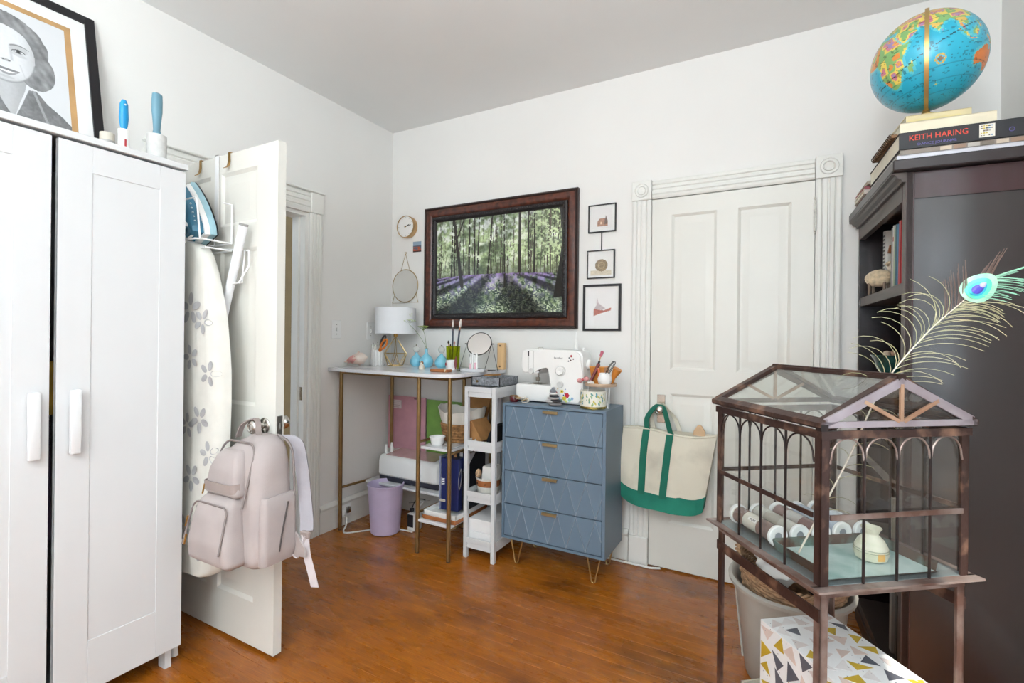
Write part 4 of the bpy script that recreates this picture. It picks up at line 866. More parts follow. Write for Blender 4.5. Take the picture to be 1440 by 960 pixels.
t = thing('little_figurine', 'tiny cream figurine with brown hair in front of the middle blue vase', 'figurine', (-1.985, 2.44, TZ)); fx, fy = -1.985, 2.44
obj('body', MB().lathe([(.001, 0), (.017, 0), (.019, .008), (.017, .022), (.009, .032), (.001, .036)], (fx, fy, TZ), 18), mat('cream_ceramic', '#e6dccb', .4), t)
obj('hair', MB().sphere((fx, fy, TZ+.040), .011, 12, 8, sc=(1, .9, 1.1)), mat('brown_glaze', '#a5744a', .4), t); obj('face', MB().sphere((fx+.002, fy-.006, TZ+.036), .008, 12, 8), mat('cream_ceramic', '#e6dccb', .4), t)
# green glass with brushes
t = thing('green_glass', 'yellow green glass tumbler full of brushes on the marble table', 'glass', (-1.875, 2.62, TZ)); gx, gy = -1.875, 2.62
gg = bpy.data.materials.new('chartreuse_glass'); gg.use_nodes = True; b_ = gg.node_tree.nodes['Principled BSDF']; b_.inputs['Base Color'].default_value = lin('#c9d23a'); b_.inputs['Transmission Weight'].default_value = .92; b_.inputs['Roughness'].default_value = .08; b_.inputs['IOR'].default_value = 1.1
obj('tumbler', MB().lathe([(.001, 0), (.036, 0), (.040, .004), (.046, .145), (.043, .145), (.037, .010), (.001, .008)], (gx, gy, TZ), 28), gg, t)
def brush(dx, top, bristle, hm, label, r=.003, br=.006, bl=.03, fer=True, name='paint_brush', dy=0):
    t = thing(name, label, 'brush', (gx+dx[0], gy, TZ+.01)); a = Vector((gx+dx[0], gy+dy, TZ+.012)); b = Vector((gx+dx[1], gy+dy*.4-.01, top)); d = (b-a).normalized()
    obj('handle', MB().tube([a, a+d*((b-a).length-bl-.02), b-d*(bl)], [r*.6, r, r*.8], 8), hm, t)
    if fer: obj('ferrule', MB().tube([b-d*(bl+.02), b-d*(bl-.004)], [r*.95, br*.7], 10), mat('copper_ferrule', '#c4927a', .3, .8), t)
    obj('bristles', MB().tube([b-d*bl, b-d*bl*.5, b], [br*.7, br, br*.25], 10), bristle, t)
wb = mat('white_bristle', '#ece3dd', .9, var=.05); bb = mat('dark_bristle', '#3a2b22', .9); nv = mat('navy_handle', '#3a4454', .35); dk_ = mat('dark_handle', '#2d2a26', .35)
brush((-.005, .004), 1.37, wb, nv, 'navy handled makeup brush with white tip, upright in the green glass', .006, .006, .05)
brush((.010, .062), 1.375, wb, nv, 'navy handled makeup brush leaning right in the green glass', .0065, .010, .055, dy=.012)
brush((-.015, -.032), 1.235, bb, dk_, 'short brush with dark round tip leaning left in the green glass', .0035, .007, .02)
brush((-.005, -.012), 1.215, bb, dk_, 'short dark brush in the middle of the green glass', .004, .005, .02, dy=-.01)
brush((.01, .022), 1.232, mat('pink_bristle', '#c98f88', .9), mat('pale_handle', '#d9cbb9', .4), 'short pale brush with pink tip in the green glass', .003, .006, .02, dy=-.015)
brush((-.008, -.008), 1.345, mat('tan_bristle', '#b59a86', .9), dk_, 'thin dark brush just left of the navy brushes in the green glass', .003, .003, .03, dy=.02)
t = thing('small_cup', 'small white cup with a red rose print before the green glass', 'cup', (-1.815, 2.52, TZ))
obj('cup_body', MB().lathe([(.001, 0), (.029, 0), (.033, .006), (.036, .060), (.034, .060), (.030, .01), (.001, .008)], (-1.815, 2.52, TZ), 28), whitep, t)
obj('rose_print', MB().lathe([(.010, 0), (.009, .0008), (.0, .001)], seg=12, M=frameM((-1.836, 2.489, TZ+.036), (.87, -.5, 0), (0, 0, 1))), mat('rose_red', '#c2303f', .5), t)
single('reddish_feather', MB().loft([[(-1.772+.010*math.sin(pi*f_)*c_+.004*f_, 2.50, TZ+.004+.085*f_) if True else 0 for c_ in (-1, 0, 1)]+[(-1.772+.010*math.sin(pi*f_)*c_+.004*f_, 2.504, TZ+.004+.085*f_) for c_ in (1, 0, -1)] for f_ in np.linspace(.02, .98, 9)]), mat('maroon_leaf', '#8a4a4c', .6, var=.15), 'narrow maroon leaf shaped piece standing right of the rose cup', 'ornament')
t = thing('leather_case', 'flat tan leather case lying at the front edge of the marble table', 'case', (-1.755, 2.34, TZ))
obj('case_body', B((-1.82, 2.31, TZ), (-1.70, 2.37, TZ+.016), bev=.005, seg=2), mat('tan_leather', '#a9683a', .55, var=.1, bump=.2), t); obj('flap_edge', B((-1.715, 2.308, TZ+.003), (-1.705, 2.372, TZ+.0175), bev=.003), mat('pale_stitch', '#d8c8a8', .6), t)
# vanity mirror and tray
t = thing('vanity_mirror', 'round tilting vanity mirror in a black wire stand on the table', 'mirror', (-1.635, 2.56, TZ)); mx, my = -1.635, 2.56
VM = frameM((mx, my, TZ+.165), (.93, .30, .0), (-.10, .42, .90)); thin = mat('black_wire', '#2b2927', .4, .5)
obj('mirror_glass', MB().lathe([(.074, -.002), (.074, .002), (0, .0022)], seg=40, M=VM), mirm, t)
obj('rim', MB().tube([VM @ Vector((.075*math.cos(a), .075*math.sin(a), 0)) for a in np.linspace(0, 2*pi, 40, endpoint=False)], .0032, 8, closed=True), thin, t)
for s_ in (-1, 1):
    p = VM @ Vector((s_*.079, .0, 0)); obj('pivot', MB().tube([VM @ Vector((s_*.073, 0, 0)), VM @ Vector((s_*.092, 0, 0))], .003, 8), thin, t)
    obj('stand_wire', MB().tube([(p.x-.022, p.y-.05, TZ+.002), p, (p.x+.022, p.y+.035, TZ+.002)], .0018, 6), thin, t)
obj('base_wire', MB().tube([(mx-.10, my-.065, TZ+.002), (mx+.065, my-.015, TZ+.002), (mx+.085, my+.05, TZ+.002), (mx-.055, my+.02, TZ+.002)], .0018, 6, closed=True), thin, t)
t = thing('trinket_tray', 'low white tray holding pink brushes at the foot of the vanity mirror', 'tray', (-1.61, 2.46, TZ))
TM = Matrix.Translation((-1.615, 2.47, TZ)) @ Matrix.Rotation(R(12), 4, 'Z')
obj('tray_body', MB().box((-.075, -.03, 0), (.075, .03, .006), bev=.003, M=TM).box((-.075, -.03, .004), (-.071, .03, .016), M=TM).box((.071, -.03, .004), (.075, .03, .016), M=TM).box((-.075, -.03, .004), (.075, -.027, .016), M=TM).box((-.075, .027, .004), (.075, .03, .016), M=TM), mat('pale_grey_tray', '#cfd0d4', .4), t)
for i, (x, h, c_) in enumerate(((-1.640, .085, '#ecd3d8'), (-1.625, .11, '#f0e6ea'), (-1.608, .095, '#ead0d6'), (-1.595, .105, '#efe4e0'))):
    t = thing('makeup_tube', ('leftmost and shortest pink based tube before the vanity mirror', 'tall all white tube, second from left before the vanity mirror', 'pink based tube, third from left before the vanity mirror', 'rightmost white tube in the tray before the vanity mirror')[i], 'brush', (x, 2.47, TZ+.007), group='pink and white tubes in front of the vanity mirror')
    obj('tube_body', MB().lathe([(.001, 0), (.006, 0), (.006, h*.45), (.0045, h*.5)], (x, 2.47, TZ+.007), 12), mat('tube_pink', '#eab7c4', .4) if i % 2 == 0 else whitep, t); obj('tube_tip', MB().lathe([(.0045, h*.5), (.005, h*.9), (.001, h)], (x, 2.47, TZ+.007), 12), whitep, t)
single('tweezers', MB().prism([(0, 0), (.085, .004), (.085, -.004)], (-1.715, 2.44, TZ+.001), (1, .1, 0), (-.1, 1, 0), (0, 0, .004)), darkm, 'black tweezers lying left of the white trinket tray', 'tweezers')
t = thing('wooden_block', 'narrow pale wood block with holes standing behind the grey organiser', 'block', (-1.615, 2.74, TZ))
obj('plank', B((-1.607, 2.725, TZ), (-1.552, 2.755, TZ+.170), bev=.004), mat('beech', '#dcb583', .6, var=.08, stretch=(1, 1, .1), scale=30), t)
for dz in (.152, .02): obj('dowel_hole', MB().lathe([(.006, -.001), (.006, .001), (0, .001)], seg=12, M=frameM((-1.585, 2.7245, TZ+dz), (1, 0, 0), (0, 0, 1))), mat('hole_brown', '#7a5638', .7), t)

# under the table
def mat_sheet(x0, x1, z0, z1, y, m, label, lm, n=7):
    t = thing('cutting_mat', label, 'mat', ((x0+x1)/2, y, z0)); mb = MB()
    mb.loft([[(x0+(x1-x0)*u, y+.006*math.sin(u*3), z) for u in np.linspace(0, 1, 8)]+[(x0+(x1-x0)*u, y+.003+.006*math.sin(u*3), z) for u in np.linspace(1, 0, 8)] for z in np.linspace(z0, z1, 8)])
    obj('sheet', mb, m, t); return t
a = mat_sheet(-2.545, -2.20, .440, .825, 2.752, mat('pink_mat', '#d09aa6', .5, var=.05), 'pink cutting mat with a white label standing against the back wall', None)
obj('label_panel', B((-2.525, 2.748, .735), (-2.42, 2.7515, .795)), mat('white_label', '#e9dfe0', .6), a, label='white printed label')
for i in range(4): obj('printed_line', B((-2.515, 2.7470, .785-i*.014), (-2.43-.01*(i % 2), 2.7482, .7875-i*.014)), mat('pale_print', '#bba4a8', .6), a)
obj('hanging_slot', B((-2.30, 2.747, .810), (-2.272, 2.7515, .816)), mat('dark_print', '#54424a', .5), a)
a = mat_sheet(-2.20, -1.90, .385, .815, 2.765, mat('green_mat', '#7da84c', .45, var=.08), 'green cutting mat beside the pink one, partly behind the table leg', None)
obj('hanging_slot', B((-2.05, 2.7625, .795), (-2.02, 2.7655, .801)), mat('dark_print', '#54424a', .5), a)
t = thing('craft_cutter', 'white desktop craft cutting machine with pink tinted lid on the low shelf', 'machine', (-2.11, 2.58, .292)); cx0, cx1 = -2.385, -1.875
pf = [(2.49, .325), (2.475, .34), (2.475, .43), (2.485, .455), (2.50, .463), (2.66, .478), (2.69, .465), (2.70, .325)]
obj('housing', MB().loft([[(x, 2.59+(y-2.59)*s_, .395+(z-.395)*s_) for y, z in pf] for x, s_ in ((cx0, .82), (cx0+.015, .97), (cx0+.04, 1), (cx1-.04, 1), (cx1-.015, .97), (cx1, .82))]), whitep, t, smooth=40)
obj('base', B((cx0+.01, 2.485, .293), (cx1-.005, 2.69, .330), bev=.008, seg=2), mat('slate_plastic', '#2c2c38', .4), t)
obj('lid', MB().loft([[(cx0+.06, 2.497, .4645), (cx1-.05, 2.497, .4645), (cx1-.05, 2.65, .4785), (cx0+.06, 2.65, .4785)], [(cx0+.06, 2.497, .468), (cx1-.05, 2.497, .468), (cx1-.05, 2.65, .482), (cx0+.06, 2.65, .482)]]), mat('pink_tint_lid', '#c7a4a3', .15, coat=.5), t)
for i, (x, h) in enumerate(((-2.355, .06), (-2.325, .075), (-2.338, .045))):
    obj('tool_holder', MB().lathe([(.001, 0), (.010, 0), (.010, h*.7), (.006, h), (.001, h)], (x, 2.53+.02*i, .462), 12), whitep, t)
t = thing('waste_bin', 'lilac plastic waste bin on the floor under the tall table', 'bin', (-2.235, 2.405, 0))
obj('bin_body', MB().lathe([(.001, .004), (.086, .002), (.092, .008), (.112, .300), (.116, .302), (.117, .312), (.112, .314), (.108, .305), (.088, .014), (.001, .012)], (-2.235, 2.40, 0), 48), mat('lilac_plastic', '#c5b6d3', .45, var=.03), t)
t = thing('white_bowl', 'small white fluted bowl at the front of the upper side shelf', 'bowl', (-1.785, 2.345, .622))
obj('bowl_body', MB().lathe([(.001, .0), (.030, 0), (.036, .006), (.044, .044), (.048, .046), (.047, .049), (.042, .047), (.034, .01), (.001, .006)], (-1.785, 2.345, .6225), 32), whitep, t)
t = thing('rope_basket', 'two tone basket, white above and brown rope below, on the upper side shelf', 'basket', (-1.735, 2.53, .622)); bx, by = -1.735, 2.53
rope = mat('seagrass_rope', '#a5794c', .85, var=.3, scale=50, bump=1, bscale=60)
for i in range(6):
    z = .632+i*.0185; r = .098+.0035*i
    obj('rope_coil', MB().tube([(bx+r*1.12*math.cos(a), by+r*math.sin(a), z+.001*math.sin(a*13)) for a in np.linspace(0, 2*pi, 40, endpoint=False)], .0105, 7, closed=True), rope, t)
obj('basket_base', MB().lathe([(.001, 0), (.1, 0), (.1, .008), (.001, .008)], (bx, by, .6225), 30, sx=1.1), rope, t)
wc = mat('white_canvas_knit', '#e7e3da', .9, var=.05, bump=.5, bscale=120); rings = []
for s_, r in ((0, .115), (.2, .122), (.5, .128), (.8, .133), (1, .138), (1.0, .132), (.8, .127), (.4, .12)):
    rings.append([(bx+r*1.12*math.cos(a), by+r*math.sin(a), .735+s_*(.085+.016*math.cos(2*a)+.003*math.sin(a*14))) for a in np.linspace(0, 2*pi, 56, endpoint=False)])
obj('white_band', MB().loft(rings, caps=False), wc, t, smooth=60)
single('kraft_envelope', MB().prism([(0, 0), (.16, 0), (.19, .17), (.15, .20), (.07, .20), (.02, .12)], (-1.80, 2.655, .74), (1, 0, 0), (0, .1, 1), (0, .012, 0)), kraftm, 'brown kraft paper bag standing behind the two tone basket', 'bag')
single('stationery_lid', MB().box((-1.70, 2.30, .6225), (-1.645, 2.42, .628)), mat('pale_lid', '#cfd0d2', .5), 'flat pale sheet at the corner of the upper side shelf', 'sheet')
t = thing('file_box', 'navy blue expanding file box with a white mark on the low shelf', 'file box', (-1.70, 2.42, .245)); FM = Matrix.Translation((-1.745, 2.335, .252)) @ Matrix.Rotation(R(4), 4, 'Z')
obj('box_body', MB().box((0, 0, 0), (.115, .16, .300), bev=.002, M=FM), mat('navy_plastic', '#202a5e', .35, var=.05), t)
obj('clear_sleeve', MB().box((-.012, -.004, -.0), (-.002, .16, .31), bev=.001, M=FM), mat('clear_blue_edge', '#aeb6d4', .2, trans=.4), t)
for i in range(3): obj('white_mark', MB().prism([(0, 0), (.020, .004), (.020, .011), (0, .007)], (0.004, -.001, .145+i*.014), (1, 0, 0), (0, 0, 1), (0, -.0012, 0), M=FM), mat('white_print', '#eeeeee', .5), t)
obj('mark_stem', MB().box((.002, -.0022, .145), (.007, -.001, .186), M=FM), mat('white_print', '#eeeeee', .5), t)
obj('latch', MB().box((-.006, -.010, .048), (.032, -.001, .062), bev=.003, M=FM), mat('pale_latch', '#c9c0b0', .5), t)
for i, c_ in enumerate(('#29a3cf', '#d9a77a', '#e4e4e6')):
    obj('divider_tab', MB().box((.03+.022*i, .02+.03*i, .29), (.05+.022*i, .024+.03*i, .325), bev=.001, M=FM), mat('tab_%d' % i, c_, .5), t)
t = thing('document_holder', 'black magazine file standing behind the navy file box', 'file box', (-1.58, 2.50, .245))
hb = MB().prism([(0, 0), (.20, 0), (.20, .345), (.12, .335), (0, .23)], (-1.6275, 2.38, .2525), (.0, 1, 0), (0, 0, 1), (.004, 0, 0)).prism([(0, 0), (.20, 0), (.20, .345), (.12, .335), (0, .23)], (-1.604, 2.38, .2525), (0, 1, 0), (0, 0, 1), (.004, 0, 0)).box((-1.6275, 2.375, .2525), (-1.600, 2.381, .48)).box((-1.6275, 2.58, .2525), (-1.600, 2.586, .60))
obj('holder_body', hb, mat('black_plastic', '#191a20', .3), t, smooth=0)
obj('papers', B((-1.622, 2.385, .255), (-1.6055, 2.575, .575)), mat('grey_papers', '#b9bcc4', .7, var=.1, stretch=(60, 1, 1)), t)
obj('cord_loop', MB().tube(smoothpts([(-1.620, 2.355, .50), (-1.630, 2.345, .44), (-1.624, 2.345, .38), (-1.612, 2.350, .45), (-1.618, 2.355, .50)]), .002, 6), mat('grey_cord', '#8b8b90', .5), t)
t = thing('white_paper_tray', 'white shallow tray stacked on a wooden one on the low side shelf', 'tray', (-1.70, 2.42, .22))
mb = MB().box((-1.83, 2.28, .225), (-1.60, 2.60, .231))
for a, b in (((-1.83, 2.28), (-1.60, 2.286)), ((-1.83, 2.594), (-1.60, 2.60)), ((-1.83, 2.28), (-1.824, 2.60)), ((-1.606, 2.28), (-1.60, 2.60))): mb.box((a[0], a[1], .228), (b[0], b[1], .252), bev=.001)
obj('tray_body', mb, whitep, t)
single('wooden_tray', B((-1.835, 2.275, .2005), (-1.60, 2.62, .2245), bev=.004), mat('orange_wood', '#a9683a', .5, var=.12, stretch=(1, 8, 1)), 'orange brown wooden tray beneath the white paper tray', 'tray')

# ================================================================ SLIM CART
t = thing('slim_cart', 'slim white four tier shelf unit between table and blue dresser', 'shelf', (-1.495, 2.55, 0)); c0, c1, e0, e1 = -1.598, -1.392, 2.350, 2.745
for x in (c0, c1-.024):
    for y in (e0, e1-.024): obj('post', B((x, y, 0), (x+.024, y+.024, .978), bev=.002), whitem, t)
for zt in (.977, .672, .382, .118):
    mb = MB().box((c0+.004, e0+.004, zt-.055), (c1-.004, e1-.004, zt-.047))
    for p, q in (((c0+.024, e0), (c1-.024, e0+.010)), ((c0+.024, e1-.01), (c1-.024, e1)), ((c0, e0+.024), (c0+.010, e1-.024)), ((c1-.010, e0+.024), (c1, e1-.024))):
        mb.box((p[0], p[1], zt-.030), (q[0], q[1], zt), bev=.001); mb.box((p[0]+.003, p[1]+.003, zt-.058), (q[0]-.003, q[1]-.003, zt-.029))
    obj('tray_shelf', mb, whitem, t, smooth=0)
t = thing('grey_organiser', 'grey felt desk organiser box on top of the white slim shelf unit', 'box', (-1.49, 2.52, .977)); g0, g1, h0, h1, gz = -1.585, -1.395, 2.40, 2.62, .9775
mb = MB().box((g0, h0, gz), (g1, h1, gz+.006))
for p, q in (((g0, h0), (g1, h0+.005)), ((g0, h1-.005), (g1, h1)), ((g0, h0), (g0+.005, h1)), ((g1-.005, h0), (g1, h1)), ((-1.50, h0), (-1.496, h1)), ((g0, 2.50), (-1.5, 2.504))): mb.box((p[0], p[1], gz+.001), (q[0], q[1], gz+.052))
obj('felt_box', mb, greym, t, smooth=0); obj('leather_tab', MB().lathe([(.007, 0), (.007, .002), (0, .002)], seg=12, M=frameM((-1.545, h0, gz+.028), (1, 0, 0), (0, 0, 1))), brassm, t)
single('kraft_insert', B((-1.575, 2.51, gz+.007), (-1.51, 2.61, gz+.058), bev=.002), kraftm, 'brown card box inside the grey felt organiser', 'box')
single('white_phone_stand', MB().loft([[(-1.592, 2.40, gz+.056), (-1.572, 2.40, gz+.056), (-1.572, 2.406, gz+.060), (-1.592, 2.406, gz+.060)], [(-1.60, 2.56, gz+.078), (-1.58, 2.56, gz+.078), (-1.58, 2.566, gz+.082), (-1.60, 2.566, gz+.082)]]), whitep, 'thin white bar lying across the left end of the grey organiser', 'bar')
t = thing('kraft_parcel', 'brown card box with a torn label leaning on the second shelf of the slim unit', 'box', (-1.50, 2.48, .62)); KM = Matrix.Translation((-1.572, 2.42, .626)) @ Matrix.Rotation(R(-34), 4, 'Y')
obj('box_body', MB().box((0, 0, 0), (.060, .17, .135), bev=.002, M=KM), kraftm, t); obj('label', MB().box((.0, -.0012, .004), (.03, 0, .03), M=KM), cloth, t)
single('dark_tote_bag', MB().loft([[(x0, 2.45, z), (x1, 2.45, z), (x1, 2.70, z), (x0, 2.70, z)] for z, x0, x1 in ((.6255, -1.515, -1.425), (.68, -1.50, -1.425), (.75, -1.47, -1.43))]), mat('black_cloth', '#17171c', .9), 'black cloth bundle behind the leaning brown box on the slim unit', 'bundle')
t = thing('small_white_basket', 'small white knitted basket with a tan leather band on the third shelf', 'basket', (-1.505, 2.47, .336)); sb = (-1.505, 2.47, .336)
obj('basket_body', MB().lathe([(.001, 0), (.055, 0), (.060, .006), (.072, .105), (.075, .108), (.070, .110), (.066, .10), (.055, .01), (.001, .008)], sb, 32), wc, t)
obj('leather_band', MB().lathe([(.0665, .062), (.0685, .0625), (.0725, .098), (.0705, .0985)], sb, 32), mat('tan_leather', '#a9683a', .55), t)
for a in (-2.1, -1.3): obj('rivet', MB().sphere((sb[0]+.0715*math.cos(a), sb[1]+.0715*math.sin(a), sb[2]+.08), .004, 8, 6), mat('dark_rivet', '#3a2a20', .4, .5), t)
single('folded_cloth', MB().loft([[(-1.535+.002*k2, 2.44, z), (-1.455, 2.44, z+.004), (-1.452, 2.52, z+.006), (-1.53, 2.52, z)] for k2, z in enumerate((.352, .40, .44, .475, .500, .508))]), cloth, 'folded white cloth standing up in the small white basket', 'cloth')
single('dried_bundle', MB().sphere((-1.558, 2.445, .462), .022, 10, 8, sc=(.8, 1, 1.2)), mat('peach_dried', '#d9b28c', .9, var=.3, scale=90, bump=.9), 'peach coloured dried bundle at the left of the small white basket', 'bundle')
for k2, (z, hh, ins, lb) in enumerate(((.0715, .075, .0, 'lower flat white box on the bottom shelf of the slim unit'), (.147, .07, .004, 'upper flat white box on the bottom shelf of the slim unit'))):
    t = thing('white_box', lb, 'box', (-1.495, 2.55, z)); obj('carton', B((c0+.013+ins, e0+.03+ins, z), (c1-.013-ins, e1-.05, z+hh-.002), bev=.002), mat('white_card', '#efeeee', .6, var=.01), t); obj('lid', B((c0+.012+ins, e0+.029+ins, z+hh-.022), (c1-.012-ins, e1-.049, z+hh), bev=.002), mat('white_card', '#efeeee', .6), t)
single('kraft_bag', MB().loft([[(-1.430, 2.62, z), (-1.40, 2.62, z), (-1.40, 2.70, z), (-1.430, 2.70, z)] for z in (.626, .90)]), kraftm, 'narrow brown paper bag at the back of the second shelf of the slim unit', 'bag')

# ================================================================ DRESSER
t = thing('blue_dresser', 'slate blue four drawer dresser with zigzag ridges and hairpin legs', 'dresser', (-1.076, 2.56, 0)); D0, D1, DYF, DYB, DZ0, DZ1 = -1.374, -.776, 2.402, 2.702, .142, .893
slate = mat('slate_blue_lacquer', '#667a8c', .42, var=.02, scale=3)
slate_highlight = mat('slate_ridge_highlight', '#8d9baa', .38, var=.02)  # paler dresser slate, puts edge highlights into the ridge colour
gap = mat('shadow_navy', '#20304a', .6)
obj('carcass', MB().box((D0, DYF, DZ0), (D0+.014, DYB, DZ1-.012)).box((D1-.016, DYF, DZ0), (D1, DYB, DZ1-.012)).box((D0, DYF, DZ1-.012), (D1, DYB, DZ1)).box((D0+.014, DYF, DZ0), (D1-.016, DYB, DZ0+.014)).box((D0+.014, DYB-.01, DZ0+.014), (D1-.016, DYB, DZ1-.012)), slate, t, smooth=0)
obj('gap_shade_panel', B((D0+.0145, DYF+.018, DZ0+.0145), (D1-.0165, DYF+.024, DZ1-.0125)), gap, t)  # navy sheet behind the drawers, paints shade into the gaps
zz = [.158, .337, .521, .706, .879]; x0, x1 = D0+.0165, D1-.0185; per = (x1-x0)/5.3; ridge = {}
brz = mat('champagne_pull', '#a8946c', .4, .7)
for i in range(4):
    z0, z1 = zz[i]+.0025, zz[i+1]-.0025
    d_ = obj('drawer', B((x0, DYF+.001, z0), (x1, DYF+.016, z1), bev=.0008), slate, t)
    ph = 0 if i % 2 else per/2; k2 = -1
    rid = []
    while True:
        k2 += 1; xa = x0+k2*per/2-per*0+ (.0)
        if xa > x1+.01: break
        up_first = (k2+(i % 2)) % 2 == 0; za, zb = (z1-.002, z0+.002) if up_first else (z0+.002, z1-.002); xb = xa+per/2
        if xb > x1: f_ = (x1-xa)/(xb-xa); zb = za+(zb-za)*f_; xb = x1
        if xb-xa < .005: break
        a = Vector((xa, DYF+.001, za)); b = Vector((xb, DYF+.001, zb)); dd = (b-a).normalized(); nn = Vector((-dd.z, 0, dd.x))*.0026
        obj('ridge', MB().loft([[a-nn, a+Vector((0, -.0034, 0)), a+nn], [b-nn, b+Vector((0, -.0034, 0)), b+nn]]), slate_highlight, d_, smooth=0)
    hx = -1.080
    obj('drawer_pull', MB().box((hx-.043, DYF-.014, z1-.009), (hx+.043, DYF+.002, z1-.006), bev=.0008).box((hx-.043, DYF-.015, z1-.020), (hx+.043, DYF-.0125, z1-.006), bev=.0008), brz, d_)
hair = mat('brass_rod', '#b3925c', .3, .85)
def hairpin(x, y, dx, dy):
    pts = [(x, y, DZ0), (x+dx*.020, y, .045), (x+dx*.026, y+dy*.003, .012), (x+dx*.036, y+dy*.005, .004), (x+dx*.046, y+dy*.009, .012), (x+dx*.052, y+dy*.02, .045), (x+dx*.075, y+dy*.05, DZ0)]
    obj('hairpin_leg', MB().tube(smoothpts(pts, 4), .0042, 8), hair, t)
hairpin(D0+.045+.0, DYF+.03, 1, 0); hairpin(D1-.105, DYF+.03, 1, 0); hairpin(D0+.045, DYB-.03, 1, 0); hairpin(D1-.105, DYB-.03, 1, 0)
T2 = DZ1+.0005
# sewing machine
t = thing('sewing_machine', 'white sewing machine with flower print on the blue dresser', 'sewing machine', (-1.15, 2.59, T2)); sy0, sy1 = 2.515, 2.665
mw_ = mat('machine_white', '#f0efec', .28, var=.01, coat=.3)
def rbox(x0, x1, y0, y1, z0, z1, b, seg=3): return MB().box((x0, y0, z0), (x1, y1, z1), bev=b, seg=seg)
obj('free_arm', rbox(-1.355, -1.12, sy0, sy1, T2+.006, T2+.100, .010), mw_, t)
pf = [(-1.13, T2+.004), (-.965, T2+.004), (-.950, T2+.02), (-.945, T2+.15), (-.950, T2+.27), (-.965, T2+.293), (-1.0, T2+.298), (-1.14, T2+.300), (-1.285, T2+.302), (-1.315, T2+.292), (-1.322, T2+.26), (-1.318, T2+.20), (-1.312, T2+.168), (-1.300, T2+.158), (-1.225, T2+.160), (-1.210, T2+.175), (-1.195, T2+.205), (-1.165, T2+.212), (-1.145, T2+.205), (-1.135, T2+.18)]
cx_, cz_ = -1.10, T2+.2
bmh = bmesh.new()
for y in (sy0, sy1): bmh.faces.new([bmh.verts.new((x, y, z)) for x, z in pf])
bmh.verts.ensure_lookup_table(); nn_ = len(pf)
for i in range(nn_): bmh.faces.new([bmh.verts[i], bmh.verts[(i+1) % nn_], bmh.verts[nn_+(i+1) % nn_], bmh.verts[nn_+i]])
bmesh.ops.bevel(bmh, geom=[e for e in bmh.edges if abs(e.verts[0].co.y-e.verts[1].co.y) < 1e-6], offset=.012, segments=3, affect='EDGES')
obj('body', MB().bm(bmh), mw_, t, smooth=50)
obj('base_foot', B((-1.35, sy0+.01, T2), (-.95, sy1-.01, T2+.006)), darkm, t)
FY = sy0-.0005; MFm = frameM((0, FY, 0), (1, 0, 0), (0, 0, 1))
def dial(x, z, r, m=mw_, h=.010): return obj('dial', MB().lathe([(r, 0), (r, h*.6), (r*.92, h), (r*.3, h), (.001, h*.9)], seg=28, M=frameM((x, FY+.001, z), (1, 0, 0), (0, 0, 1))), m, t)
gr_ = mat('soft_grey_plastic', '#dcdad7', .35)
dial(-1.075, T2+.185, .030, gr_, .006); dial(-1.075, T2+.185, .023, mw_, .018); dial(-1.075, T2+.110, .019, gr_, .012); dial(-1.255, T2+.178, .017, gr_, .010)
for k2 in range(10):
    a = R(200+k2*16); obj('dial_mark', MB().box((-.0012, -.0008, 0), (.0012, .0008, .0006), M=frameM((-1.075+.0275*math.cos(a), FY-.0052, T2+.185+.0275*math.sin(a)), (1, 0, 0), (0, 0, 1))), mat('print_grey', '#6c6c70', .5), t)
obj('thread_slot', MB().box((-1.276, FY-.0004, T2+.262), (-1.270, FY+.004, T2+.290)), darkm, t)
obj('face_groove', MB().box((-1.272, FY-.0003, T2+.165), (-1.2705, FY+.002, T2+.262)).box((-1.2415, FY-.0003, T2+.165), (-1.240, FY+.002, T2+.292)), mat('groove_grey', '#b5b3b0', .5), t)
obj('needle_bar', MB().tube([(-1.242, 2.585, T2+.160), (-1.242, 2.585, T2+.125)], .0045, 10).tube([(-1.242, 2.585, T2+.125), (-1.242, 2.585, T2+.102)], .0015, 6), steelm, t)
obj('presser_foot', MB().box((-1.254, 2.572, T2+.118), (-1.232, 2.592, T2+.138), bev=.002).box((-1.262, 2.560, T2+.1015), (-1.228, 2.605, T2+.106), bev=.001), steelm, t)
obj('needle_plate', MB().box((-1.29, 2.54, T2+.1), (-1.20, 2.64, T2+.1015)), steelm, t)
obj('handwheel', MB().lathe([(.026, 0), (.029, .003), (.029, .016), (.024, .020), (.001, .020)], seg=28, M=frameM((-.948, 2.60, T2+.22), (0, 1, 0), (0, 0, 1))), mw_, t)
obj('spool_pin', MB().tube([(-1.02, 2.60, T2+.295), (-1.02, 2.60, T2+.40)], .0022, 6), whitep, t)
obj('bobbin_winder', MB().lathe([(.004, 0), (.004, .012), (.009, .013), (.009, .016), (.001, .016)], (-.985, 2.62, T2+.295), 14), whitep, t)
obj('thread_guide', MB().tube([(-1.245, 2.58, T2+.300), (-1.24, 2.58, T2+.310), (-1.215, 2.58, T2+.310), (-1.21, 2.58, T2+.300)], .0013, 6), steelm, t)
text('maker_name', 'brother', .017, mat('print_grey', '#6c6c70', .5), t, frameM((-1.088, FY-.0008, T2+.255), (1, 0, 0), (0, 0, 1)))
